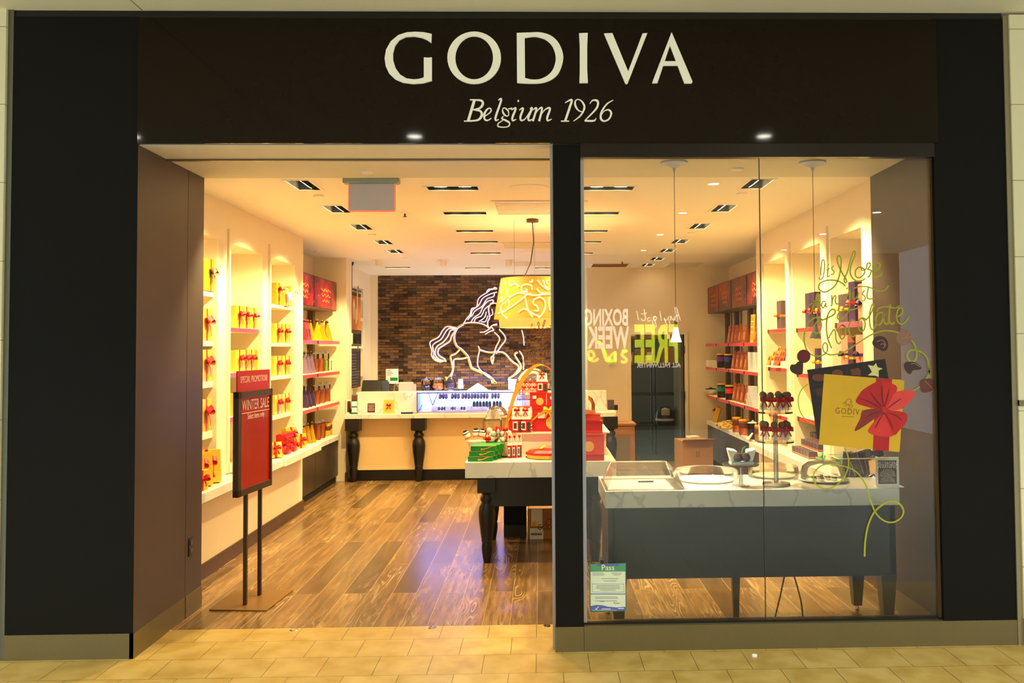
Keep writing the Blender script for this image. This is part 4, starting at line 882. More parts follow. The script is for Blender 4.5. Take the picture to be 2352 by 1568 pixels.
J4 = jar(.07, .20, M_choc, .85); J4.put((V-.06, W(1727, 800, x=V-.06).y, .656), RRt, 'glass jar of dark chocolates near the end of the right ledge')
T_c.put((V-.04, W(1743, 800, x=V-.04).y, .656), RRt, 'amber tin at the near end of the right unit ledge', None, {'can': mat('amber_tin', (190, 110, 40), .35, .2)})
card(.12, .10, M_paper, M_paper, 'small white tent card on the right ledge between the tins', 'card', (V-.14, W(1714, 800, x=V-.14).y, .656), RRt, .6)
# ---- right niches ----
RN = ['front', 'middle', 'rear']
NR = {2: [(2.0, .042), (1.585, .042), (1.08, .042)], 1: [(1.99, .042), (1.55, .042), (1.12, .042)], 0: [(2.01, .045), (1.60, .042), (1.15, .042)]}
for k in (0, 1, 2):
    a, c = nr[k]
    for i, (z, th) in enumerate(NR[k]): shelf(XR+.03, XR+.395, a, c, z, th, '%s shelf with red strip in the %s right niche' % (NAMES[i], RN[k]), XR+.03, M_strip2 if k else M_strip, [c-.04], 'right niche shelves')
XS2 = XR+.10
def pbox(w, h, d, m_, rib=None, nm='product_box'):
    def f():
        t = thing(nm, 'x', 'box'); part('box', B().box(-w/2, w/2, -d/2, d/2, 0, h), m_, t, bev=.002)
        if rib:
            part('ribbon_band', B().box(-w/2-.002, w/2+.002, -d/2-.002, d/2+.002, h*.42, h*.50), rib, t)
            b = B(); bow(b, 0, -d/2-.002, h*.46, w*.22, False); part('bow', b, rib, t)
        return t
    return proto(f)
M_orange = mat('orange_satin', (240, 120, 40), .35, var=.1)
M_plum = mat('plum_grey_card', (88, 62, 70), .45, var=.05)
D1 = pbox(.18, .30, .10, M_plum, M_orange); D2 = pbox(.15, .33, .10, M_purple, M_red); D3 = pbox(.12, .24, .10, M_pur2, M_gold); D4 = pbox(.16, .30, .08, mat('rose_card', (214, 120, 100), .5, var=.04), M_purple)
def pr(P, k, z, items, kind, where, grp, dx=0, rz=0):
    n = len(items)
    for i, u in enumerate(items):
        y = W(u, 800, x=XS2+dx).y
        P.put((XS2+dx, y, z+.001), RRt+rz, '%s, %s, %s' % (kind, (['left', 'right'][i] if n == 2 else ['leftmost', 'second', 'third', 'fourth', 'fifth'][i]) if n > 1 else 'alone', where), grp if n > 1 else None)
pr(D1, 2, 2.0, [1801], 'plum box with orange bow', 'rear right niche top shelf', None)
pr(D2, 1, 1.99, [1868, 1880], 'purple box with red ribbon', 'middle right niche top shelf', 'purple boxes top shelf'); pr(D1, 1, 1.99, [1896], 'plum box with orange bow', 'middle right niche top shelf', None)
pr(D3, 0, 2.01, [1946, 1957], 'dark purple box', 'front right niche top shelf', 'dark boxes front niche'); pr(D2, 0, 2.01, [1972], 'tall purple box', 'front right niche top shelf', None); pr(D4, 0, 2.01, [1992], 'rose box with purple ribbon', 'front right niche top shelf', None)
pr(D4, 0, 1.60, [1950, 1985], 'rose box with purple ribbon', 'front right niche second shelf', 'rose boxes second shelf'); pr(D3, 0, 1.60, [1967], 'dark purple box', 'front right niche second shelf', None)
pr(D3, 1, 1.55, [1888, 1899], 'dark purple box', 'middle right niche second shelf', 'dark boxes middle niche')
# bar racks with chocolate bars
def bar_(m_):
    def f():
        t = thing('chocolate_bar', 'x', 'chocolate bar'); part('wrapper', B().box(-.045, .045, -.006, .006, 0, .11), m_, t, bev=.002); part('bar_label', B().box(-.032, .032, -.0075, -.006, .055, .095), M_brownp, t); return t
    return proto(f)
BO, BR_, BD = bar_(mat('orange_wrapper', (240, 140, 20), .4)), bar_(mat('coral_wrapper', (236, 80, 50), .4)), bar_(mat('slate_wrapper', (70, 66, 80), .35))
def rack(P, yc, z, rows, cols, lab, barlab, grp):
    t = thing('bar_rack', lab, 'display rack', (XS2-.02, yc, z)); w = cols*.10+.01
    b = B()
    for r_ in range(rows): b.box(-w/2, w/2, -.11+r_*.055, -.055+r_*.055, 0, .02+r_*.05)
    part('stepped_tray', b, M_paper, t); t.rotation_euler = (0, 0, RRt)
    for r_ in range(rows):
        for c_ in range(cols):
            o = P.put((XS2-.02+(-.085+r_*.055), yc-(-w/2+.055+c_*.10)*1, z+.021+r_*.05), RRt, barlab % (['front', 'second', 'third', 'back'][r_ if r_ < rows-1 else 3], ['far', 'near'][c_] if cols == 2 else 'only'), grp); o.rotation_euler = (-.35, 0, RRt)
ya = W(1784, 800, x=XS2).y; yb = W(1803, 800, x=XS2).y
rack(BO, ya, 1.586, 3, 1, 'white stepped rack with orange bars on rear right niche second shelf', 'orange wrapped bar, %s row, %s column of the rear niche rack', 'orange bars')
rack(BR_, yb, 1.586, 4, 2, 'white stepped rack with coral bars on rear right niche second shelf', 'coral wrapped bar, %s row, %s column of the rear niche rack', 'coral bars')
rack(BD, W(1802, 800, x=XS2).y, 1.081, 4, 2, 'white stepped rack of slate bars on rear right niche third shelf', 'slate wrapped bar, %s row, %s column of rear niche rack', 'slate bars')
# right ledges and goods
t = thing('marble_ledge', 'white marble ledge under the front and middle right niches', 'ledge', (2.6, 2.4, .68)); part('slab', B().box(2.33, XR-.001, 1.10, 3.32, .69, .775), M_marble, t, ab=True, bev=.003)
t = thing('marble_ledge', 'short marble ledge under the rear right niche', 'ledge', (2.6, 4.1, .64)); part('slab', B().box(2.40, XR-.001, 3.60, 4.84, .64, .715), M_marble, t, ab=True, bev=.003)
def stack_():
    t = thing('dark_truffle_box', 'x', 'box'); part('box', B().box(-.04, .04, -.04, .04, 0, .065), M_plum, t, bev=.002); part('gold_ribbon', B().box(-.042, .042, -.042, .042, .008, .016), M_orange, t); return t
SB = proto(stack_)
for r_ in range(3):
    for i in range(6):
        SB.put((2.50+r_*.09, 3.26-i*.092, .776+r_*.066), RRt, 'plum truffle box with orange ribbon, %s from the far end, %s step' % (ORD[i], ['front', 'middle', 'back'][r_]), 'stepped plum truffle boxes')
    if r_: 
        st_ = solo('display_step', B().box(2.455+r_*.09, 2.54+r_*.09, 2.75, 3.31, .776, .776+r_*.066-.001), M_white, 'low white display step, %s, under the plum truffle boxes' % ['', 'middle', 'back'][r_], 'display step')
def gbx():
    t = thing('green_mint_box', 'x', 'box'); part('box', B().box(-.105, .105, -.045, .045, 0, .042), M_green, t, bev=.0015)
    b = B(); stroke(b, [(-.02, .006), (.0, .010), (.04, .024), (.07, .036), (.104, .038)], [.002, .006, .008, .006, .003], lambda x, z: (x, -.0455, z), (0, -.0006, 0)); stroke(b, [(-.105, .039), (.105, .039)], .003, lambda x, z: (x, -.0455, z), (0, -.0006, 0)); b.box(-.02, .01, -.0462, -.045, .010, .020)
    part('gold_swirl_print', b, M_gold, t); return t
GB = proto(gbx)
for i, (x, y, z) in enumerate(((2.52, 2.50, 0), (2.58, 2.50, .043), (2.62, 2.5, .086), (2.66, 2.50, .129))): GB.put((x, y, .776+z), RRt, 'green mint box, %s in the stepped stack on the right ledge' % ['lowest', 'second', 'third', 'topmost'][i], 'green boxes on the right ledge')
for i, (y, z) in enumerate(((2.3, 0), (2.3, .043))): GB.put((2.56, y-.02, .776+z), RRt, 'green mint box, %s of the pair nearer the window' % ['lower', 'upper'][i], 'green pair on the right ledge')
# ================= sale stand =================
t = thing('sale_stand', 'tall bronze floor stand with red winter sale poster and red topper', 'sign stand', (-2.1, 1.19, 0))
F = [W(480, 1401, z=.004), W(612, 1403, z=.004), W(672, 1357, z=.004), W(540, 1355, z=.004)]
M_stand = mat('brown_bronze_powder_coat', (78, 58, 38), .45, .4, var=.04)
part('base_plate', B().hexa([(p.x, p.y, 0.0005) for p in F], [(p.x, p.y, .010) for p in F]), mat('bronze_plate', (128, 92, 44), .4, .4, var=.05), t, ab=True, bev=.001)
q1 = W(563, 1388, z=.01); q2 = W(596, 1366, z=.01); e = Vector((q2.x-q1.x, q2.y-q1.y, 0)).normalized(); nrm = Vector((e.y, -e.x, 0))
def sp_(u, v):  # poster plane through both poles, a little in front
    o = Vector((q1.x, q1.y, 0))+nrm*.02; d = _R*((u-PX)/F_)+_D*((v-PY)/F_)+_fw; k = (o-CO).dot(nrm)/d.dot(nrm); return CO+d*k
tl, tr, br_, bl = sp_(542, 899), sp_(620, 893), sp_(619, 1113), sp_(541, 1143)
uR = (Vector((tr.x-tl.x, tr.y-tl.y, 0))).normalized(); xa = tl; wd_ = (Vector((tr.x-tl.x, tr.y-tl.y, 0))).length
zt2, zb2 = (tl.z+tr.z)/2, (bl.z+br_.z)/2
def pt(s, z, n=0): p = Vector((tl.x, tl.y, 0))+uR*s*wd_+nrm*n; return (p.x, p.y, z)
def slab(b, s0, s1, z0, z1, n0, n1): return b.hexa([pt(s0, z0, n1), pt(s1, z0, n1), pt(s1, z0, n0), pt(s0, z0, n0)], [pt(s0, z1, n1), pt(s1, z1, n1), pt(s1, z1, n0), pt(s0, z1, n0)])
for q in (q1, q2): part('pole', B().box(q.x-.013, q.x+.013, q.y-.013, q.y+.013, .01, zt2-.1), M_stand, t, ab=True, bev=.002)
fr_ = .075
part('frame', slab(slab(slab(slab(B(), 0, 1, zt2-.045, zt2, -.02, .02), 0, 1, zb2, zb2+.045, -.02, .02), 0, fr_*1.1, zb2, zt2, -.02, .02), 1-fr_*.6, 1, zb2, zt2, -.02, .02), M_stand, t, ab=True)
M_poster = mat('winter_sale_poster_red', (168, 16, 20), .22, var=.04, coat=.3)
po = part('poster', slab(B(), fr_, 1-fr_*.5, zb2+.04, zt2-.04, -.015, .010), M_poster, t, ab=True)
tz = sp_(580, 850).z
tp = part('topper', slab(B(), .02, .98, zt2, tz, -.004, .004), M_redcard, t, ab=True)
M_prt = mat('pale_pink_print', (244, 200, 190), .5, var=0)
def stext(body, s, z, size, sx, par):
    return text(body, size, pt(s, z, .0105 if par is po else .0045), uR, (0, 0, 1), M_prt, t, sx, 'CENTER', .0004, 'printed_words')
H_ = zt2-zb2
stext('SPECIAL PROMOTION!', .5, zt2+(tz-zt2)*.42, .066, .50*wd_/.42, tp)
stext('WINTER SALE', .53, zt2-H_*.185, .105, .52*wd_/.42, po); stext('Select items only', .53, zt2-H_*.275, .058, .52*wd_/.42, po)
part('printed_rule', slab(B(), .12, .94, zt2-H_*.215, zt2-H_*.209, .010, .0112), M_prt, t, ab=True)
# ================= rear counter =================
cy0, zc1, zc0 = 6.80, .925, .865
tl_ = W(787, 952, y=cy0); tr_ = W(1415, 948, y=cy0)
t = thing('service_counter', 'long cream service counter with marble top and turned black legs', 'counter', (-.8, 7.2, 0))
part('marble_top', B().box(-2.675, tr_.x, cy0, 7.62, zc0, zc1), M_marble, t, ab=True, bev=.003)
part('front_panel', B().box(-2.64, .97, 7.0, 7.04, .147, zc0), mat('cream_counter_front', (240, 206, 150), .5, var=.02), t, ab=True)
part('plinth', B().box(-2.64, .97, 6.99, 7.04, 0, .147), M_black, t, ab=True)
part('end_panel', B().box(.93, .97, 7.04, 7.6, 0, zc0), M_wall, t, ab=True)
def turned(cx, cy, H, w):
    b = B(); h0 = H*.81; b.box(cx-w/2, cx+w/2, cy-w/2, cy+w/2, h0, H)
    k = w/2
    pr_ = [(k*.42, 0), (k*.42, H*.02), (k*.5, H*.06), (k*.62, H*.16), (k*.60, H*.20), (k*.55, H*.235), (k*.66, H*.25), (k*.62, H*.265), (k*.78, H*.38), (k*.92, H*.50), (k*.95, H*.57), (k*.86, H*.64), (k*.62, H*.68), (k*.60, H*.695), (k*.74, H*.72), (k*.72, H*.745), (k*.55, H*.77), (k*.52, H*.785), (k*.9, h0)]
    return b, pr_, cx, cy
def leg(cx, cy, H, w, par):
    b, pr_, cx, cy = turned(cx, cy, H, w); b.lathe(pr_, cx, cy, 32); return part('leg', b, M_black, par, ab=True, smooth=True)
for u in (812, 962, 1402): leg(W(u, 963, y=6.89).x, 6.89, zc0, .19, t)
q0, q1_ = W(818, 903, y=6.98), W(957, 903, y=6.98)
part('raised_back', B().box(q0.x-.0, q1_.x, 7.0, 7.30, zc1, 1.215), M_marble, t, ab=True, bev=.003)
ra, rb_ = W(1354, 898, y=7.0), W(1394, 945, y=7.0)
part('raised_back', B().box(-.1, rb_.x, 7.02, 7.30, zc1, ra.z), M_marble, t, ab=True, bev=.003)
part('raised_back', B().box(q1_.x, -.1, 7.45, 7.60, zc1, 1.18), M_marble, t, ab=True, bev=.003)
# glass display case
ca = W(958, 899, y=6.93); cb = W(1200, 949, y=6.93); cx0, cx1 = ca.x, cb.x; cz0, cz1 = zc1, ca.z
t = thing('glass_display_case', 'glass chocolate display case glowing blue white on the rear counter', 'display case', ((cx0+cx1)/2, 7.15, cz0))
y0, y1 = 6.93, 7.42
part('base_frame', B().box(cx0, cx1, y0, y1, cz0, cz0+.022), mat('pale_metal', (180, 170, 190), .4, .3), t, ab=True)
part('front_glass', B().box(cx0, cx1, y0, y0+.005, cz0+.022, cz1-.012), M_glass, t, ab=True)
part('side_glass', B().box(cx0, cx0+.006, y0, y1, cz0+.022, cz1-.012), M_glass, t, ab=True)
part('side_glass', B().box(cx1-.006, cx1, y0, y1, cz0+.022, cz1-.012), M_glass, t, ab=True)
part('top_glass', B().box(cx0, cx1, y0, y1, cz1-.012, cz1-.006), M_glass, t, ab=True)
part('led_strip', B().box(cx0, cx1, y0-.002, y0+.010, cz1-.010, cz1+.004), M_blue, t, ab=True)
part('back_panel', B().box(cx0, cx1, y1-.01, y1, cz0+.022, cz1-.012), mat('white_lit_back', (200, 215, 255), .6, emit=2.3, ecol=(112, 140, 255), var=0), t, ab=True)
part('frame_edge', B().box(cx0-.004, cx0+.004, y0-.004, y0+.006, cz0, cz1).box(cx0, cx1, y0-.004, y0+.002, cz1-.026, cz1-.012), mat('dark_blue_edge', (50, 50, 110), .3), t, ab=True)
zsh = cz0+.16
part('glass_shelf', B().box(cx0+.12, cx1-.01, 7.12, 7.40, zsh-.006, zsh), M_glass, t, ab=True)
part('shelf_bracket', B().tube([(cx0+.14, 7.05, cz1-.03), (cx0+.20, 7.05, cz0+.10)], .006, 5).tube([(cx0+.27, 7.05, cz1-.03), (cx0+.20, 7.05, cz0+.10)], .006, 5), M_steel, t, ab=True)
light('AREA', ((cx0+cx1)/2, 7.15, cz1-.03), 9, (.34, .38, 1), cx1-cx0-.1, ((cx0+cx1)/2, 7.2, cz0), size_y=.3, name='case_led_lamp')
def truf():
    t = thing('truffle_plate', 'x', 'plate of chocolates'); part('plate', B().box(-.055, .055, -.05, .05, 0, .006), M_paper, t, bev=.002)
    for i in range(3):
        for j in range(3):
            c = B(); c.ball(((i-1)*.034, (j-1)*.03, .019+(.012 if (i+j) % 2 else 0)), .016, .85, 8, 5); part('chocolate', c, M_vio2, t, smooth=True)
    return t
M_vio2 = mat('dark_truffle', (46, 24, 26), .5, var=.2)
TP = proto(truf)
M_vio = mat('violet_chocolate', (70, 50, 100), .4, var=.2)
us = [(1018, 'pale'), (1046, ''), (1070, ''), (1091, ''), (1112, ''), (1138, '')]
for i, (u, _) in enumerate(us):
    q = W(u, 903, y=7.26); o = TP.put((q.x, 7.26, zsh+.001), 0, 'plate of chocolates, %s from the left on the upper glass shelf' % ORD[i], 'plates on the glass shelf'); o.scale = (1.25, 1.1, 2.1)
for i, u in enumerate((1002, 1022, 1040, 1060, 1082, 1108, 1132)):
    q = W(u, 940, y=7.06); o = TP.put((q.x, 7.06, cz0+.023), 0, 'plate of chocolates, %s from the left on the case floor' % ORD[i], 'plates on the case floor'); o.scale = (1.15, .8, 1.3)
for i, u in enumerate((1096, 1118, 1142)):
    q = W(u, 930, y=7.3); o = TP.put((q.x, 7.3, cz0+.023), 0, 'plate of chocolates, %s from the left behind the case floor row' % ORD[i], 'plates at the back of the case'); o.scale = (1.3, 1.1, 2.6)
for i, u in enumerate((999, 1029, 1052, 1077, 1090, 1101, 1113)):
    q = W(u, 936, y=7.0); card(.07, .055, M_paper, M_paper, 'small white name card in the case, %s from the left' % ORD[i], 'price card', (q.x, 6.99, cz0+.023), 0, .2, 'name cards in the case')
# on the case top: jars, cups, card
zt1 = cz1+.005
def domejar(u, r, h, fm, lb):
    q = W(u, 890, y=7.2); t = thing('glass_cookie_jar', lb, 'glass jar', (q.x, 7.2, zt1))
    part('glass_body', B().lathe([(r*.9, 0), (r, .01), (r, h*.62), (r*.9, h*.74)], 0, 0, 28, False), M_glass, t, smooth=True)
    part('lid', B().lathe([(r*.94, h*.74), (r*.8, h*.82), (r*.3, h*.88), (r*.14, h*.9), (r*.2, h*.96), (.001, h)], 0, 0, 24, False), M_glass, t, smooth=True)
    b = B(); R_ = random.Random(int(u))
    for i in range(16): a = R_.uniform(0, 6.28); s = (r-.03)*math.sqrt(R_.random()); b.ball((s*math.cos(a), s*math.sin(a), .03+R_.random()*h*.3), .024, .9, 7, 5)
    part('contents', b, fm, t, kind='stuff')
domejar(980, .075, .19, M_choc, 'glass cookie jar with dark contents, left on the display case')
domejar(1006, .088, .20, mat('golden_biscuits', (226, 150, 70), .6, var=.2), 'glass cookie jar with golden biscuits, right on the display case')
q = W(1036, 890, y=7.25); solo('plastic_bag_roll', B().lathe([(.03, 0), (.07, .03), (.075, .09), (.05, .16), (.02, .19), (.001, .19)], 0, 0, 14, False), glassmat('cloudy_plastic', (.7, .72, .8), 1.6, .2), 'crumpled clear plastic bag beside the biscuit jar', 'plastic bag', smooth=True, base=(0, 0, 0)).location = (q.x, 7.25, zt1)
q = W(1058, 890, y=7.2); t = thing('paper_cup_stack', 'upside down stack of white paper cups on the display case', 'paper cups', (q.x, 7.2, zt1))
part('stand', B().lathe([(.035, 0), (.035, .02), (.001, .02)], 0, 0, 16), M_black, t); part('cups', B().lathe([(.042, .02), (.040, .05), (.032, .155), (.001, .155)], 0, 0, 20), M_paper, t, smooth=True)
q = W(1097, 890, y=7.1); solo('tent_card', B().add([(-.15, 0, 0), (.15, 0, 0), (0, 0, .10), (-.15, .06, 0), (.15, .06, 0), (0, .06, .10)], [(0, 1, 2), (5, 4, 3), (0, 2, 5, 3), (1, 4, 5, 2), (0, 3, 4, 1)]), mat('lilac_white_card', (215, 205, 220), .6, var=0), 'white triangular card lying on the display case top', 'card', base=(0, 0, 0)).location = (q.x, 7.1, zt1)
q = W(1178, 888, y=7.2); card(.13, .15, M_paper, M_paper, 'white square card at the right end of the display case', 'card', (q.x, 7.2, zt1), 0, .1)
# counter front items
def cy(u): return W(u, 948, y=6.88).x
card(.13, .16, M_paper, M_brownp, 'brown notice in a cream frame on the counter', 'sign', (cy(852), 6.90, zc1+.001), 0, .12, None, 5)
t = card(.15, .19, M_goldbox, mat('amber_card', (240, 170, 80), .5, var=.1), 'amber greeting card with red bow picture leaning on the counter', 'card', (cy(892), 6.92, zc1+.001), 0, .15)
b = B(); bow(b, 0, -.009, .11, .03, True, .05); part('red_bow_print', b, M_red, t)
t = thing('brochure_rack', 'narrow teal brochure rack with three cards at the counter end', 'brochure rack', (cy(812), 6.93, zc1)); t.rotation_euler = (-.2, 0, .1)
part('back_board', B().box(-.04, .04, 0, .006, 0, .27), M_tile_green, t); 
for k_ in range(3): cd_ = part('pocket_card', B().box(-.034, .034, -.012-.004*k_, -.006, .02+.085*k_, .085+.085*k_), M_paper if k_ < 2 else M_brownp, t)
part('rack_foot', B().box(-.05, .05, -.05, .02, 0, .006), M_tile_green, t)
t = thing('card_holder', 'small white framed stand at the far left end of the counter', 'sign', (cy(796), 7.0, zc1+.001)); t.rotation_euler = (0, 0, 1.1)
part('frame', B().box(-.05, .05, -.006, .006, 0, .19), M_paper, t); part('dark_inset', B().box(-.035, .035, -.008, -.006, .02, .17), M_brownp, t)
solo('black_terminal', B().box(cy(800), cy(812)-.0, 6.98, 7.06, zc1, zc1+.06), M_black, 'small black payment terminal behind the teal brochure rack', 'card terminal', bev=.01)
q = cy(935); t = thing('card_reader', 'flat black card reader with cable on the counter beside the case', 'card reader', (q, 6.87, zc1))
part('body', B().box(-.08, .08, -.03, .03, 0, .022), M_black, t, bev=.006); part('cable', B().tube([tuple(p) for p in cat([(.08, 0, .01), (.13, .02, .01), (.17, .05, .06), (.20, .07, .12)], 5)], .004, 6), M_black, t)
q = W(1431, 940, y=7.0); t = thing('black_gift_stand', 'small dark stand and box at the right end of the counter', 'display stand', (W(1404, 945, y=6.95).x, 6.95, zc1))
part('tray', B().box(-.06, .06, -.04, .04, 0, .02), M_paper, t, bev=.003); part('box', B().box(-.05, .04, .0, .03, .02, .16), M_plum, t); part('ornament', B().box(.04, .09, -.02, .03, .02, .09).ball((-.01, -.01, .06), .018, 1), M_black, t)
# till
q = W(862, 890, y=7.45); t = thing('point_of_sale_terminal', 'black touch screen till behind the marble counter', 'cash register', (q.x, 7.45, zc1-.0))
part('support_shelf', B().box(-.25, .25, -.1, .12, 0, .02), M_white, t)
part('base', B().box(-.16, .16, -.07, .08, .02, .22), M_black, t, bev=.01)
part('monitor', B().hexa([(-.2, -.06, .22), (.16, -.06, .22), (.16, 0, .22), (-.2, 0, .22)], [(-.19, .05, .44), (.17, .05, .44), (.17, .09, .44), (-.19, .09, .44)]), M_black, t, bev=.006)
part('customer_display', B().box(.10, .20, -.05, .0, .24, .42), mat('grey_blue_plastic', (60, 70, 90), .3), t, bev=.004)
q = W(915, 890, y=7.5); t = thing('white_water_dispenser', 'white boxy dispenser with chrome tap behind the counter', 'dispenser', (q.x+.08, 7.62, zc1))
part('body', B().box(-.10, .10, 0, .15, 0, .40), M_white, t, bev=.01); part('tap', B().tube([tuple(p) for p in cat([(-.16, 0, .2), (-.16, 0, .34), (-.13, -.03, .38), (-.10, -.05, .34)], 5)], .010, 8), M_chrome, t, smooth=True)
# notices on bricks
def notice(u0, u1, v0, v1, lb, face=M_paper, sub=None):
    a = W(u0, v0, y=YB-.01); c = W(u1, v1, y=YB-.01); t = thing('wall_notice', lb, 'notice', ((a.x+c.x)/2, YB, c.z))
    part('sheet', B().box(a.x, c.x, YB-.006, YB-.002, c.z, a.z), face, t, ab=True)
    if sub: part('green_band', B().box(a.x+(c.x-a.x)*.35, c.x-.01, YB-.008, YB-.006, c.z+(a.z-c.z)*.2, c.z+(a.z-c.z)*.42), sub, t, ab=True)
    b = B()
    for i in range(4): z = a.z-(a.z-c.z)*(.1+.1*i); b.box(a.x+.02, a.x+(c.x-a.x)*(.4+.1*(i % 3)), YB-.0075, YB-.006, z-.006, z)
    part('print_lines', b, M_brownp, t, ab=True)
notice(886, 915, 847, 881, 'white and green notice on the brick wall above the till', M_paper, M_green)
q = W(942, 875, y=8.0); t = thing('small_screen', 'small pale display on a black post before the bricks', 'display', (q.x, 8.0, zc1))
solo('rear_work_shelf', B().box(-2.7, -.2, 7.75, 8.2, 0, zc1), M_white, 'white rear work shelf behind the service counter', 'work bench')
part('post', B().tube([(0, 0, 0), (0, 0, .28)], .012, 8), M_black, t); part('screen', B().box(-.09, .09, -.012, .012, .24, .36), M_paper, t, bev=.004)
# back shelf niche
for i, (z, lb) in enumerate(((1.42, 'lower'), (1.87, 'second'), (2.32, 'third'), (2.66, 'upper'))):
    shelf(XW-.35, XW+.0, 8.46, 9.24, z, .05, '%s white shelf in the corner niche beside the brick wall' % lb, XW, None, (), 'corner niche shelves')
for i in range(2):
    t = thing('white_tub', 'white tub with dark lid, %s of a stack on the corner shelf' % ['lower', 'upper'][i], 'tub', (XW-.10, 9.0, 2.321+.151*i), 0, 'stacked white tubs')
    part('tub', B().lathe([(.07, 0), (.075, .12), (.001, .12)], 0, 0, 20), M_paper, t, smooth=True); part('lid', B().lathe([(.082, .12), (.082, .15), (.001, .15)], 0, 0, 20), M_pur2, t, smooth=True)
t = thing('black_file_box', 'black open box tilted on the corner shelf beside the bricks', 'box', (XW-.12, 9.0, 1.871)); t.rotation_euler = (0, 0, .6); part('box', B().box(-.1, .1, -.12, .12, 0, .24), M_black, t, bev=.003)
# hanging menu boards
xm = -2.78
t = thing('hanging_menu_boards', 'two framed boards hanging on bronze poles by the left rear wall', 'menu board', (xm, 7.6, ZC))
ya, yb = W(803, 700, x=xm+.06).y, W(830, 700, x=xm+.06).y
for u, v in ((804, 596), (818, 602)):
    y = W(u, v, z=ZC).y; part('pole', B().tube([(xm+.03, y, ZC-.02), (xm+.03, y, 2.6)], .022, 10), M_bronze, t, ab=True, smooth=True); part('ceiling_mount', B().lathe([(.05, ZC), (.045, ZC-.01), (.03, ZC-.05), (.001, ZC-.05)], xm+.03, y, 16, False), M_black, t, ab=True)
def brd(v0, v1, face, nm):
    z0, z1 = W(803, v1, x=xm+.05).z, W(803, v0, x=xm+.05).z
    f = part('board_frame', B().box(xm-.01, xm+.05, ya, yb, z0, z1), M_bronze, t, ab=True, bev=.003)
    part(nm, B().box(xm+.05, xm+.055, ya+.05, yb-.04, z0+.05, z1-.05), face, f, ab=True)
    part('hanger_bar', B().tube([(xm+.03, ya-.08, z1+.05), (xm+.03, yb+.08, z1+.05)], .016, 8).tube([(xm+.03, ya+.1, z1), (xm+.03, ya+.1, z1+.12)], .008, 6).tube([(xm+.03, yb-.1, z1), (xm+.03, yb-.1, z1+.12)], .008, 6), M_steel, t, ab=True)
    return z0, z1, f
z0, z1, f = brd(668, 764, mat('amber_food_photo', (190, 120, 50), .3, var=.5, scale=6), 'photo_face')
b = B()
for cy_, cz_, ry, rz_ in (((ya+yb)/2-.10, z0+.35, .09, .16), ((ya+yb)/2+.14, z0+.45, .05, .25), ((ya+yb)/2+.05, z0+.25, .06, .12)):
    b.prism([(cy_+ry*math.cos(i*.524), cz_+rz_*math.sin(i*.524)) for i in range(12)], lambda a, c: (xm+.057, a, c), (-.001, 0, 0))
part('pictured_cups', b, mat('peach_print', (240, 190, 140), .4, var=.3), f, ab=True)
z0, z1, f = brd(800, 893, mat('chalkboard_face', (42, 34, 34), .4, var=.1), 'menu_face')
b = B(); R_ = random.Random(4)
for i in range(13): z = z1-.09-i*.042; b.box(xm+.055, xm+.057, ya+.09, ya+.09+(yb-ya-.2)*R_.uniform(.5, 1), z-.006, z)
part('menu_lines', b, mat('chalk_grey', (140, 130, 130), .6, var=0), f, ab=True)
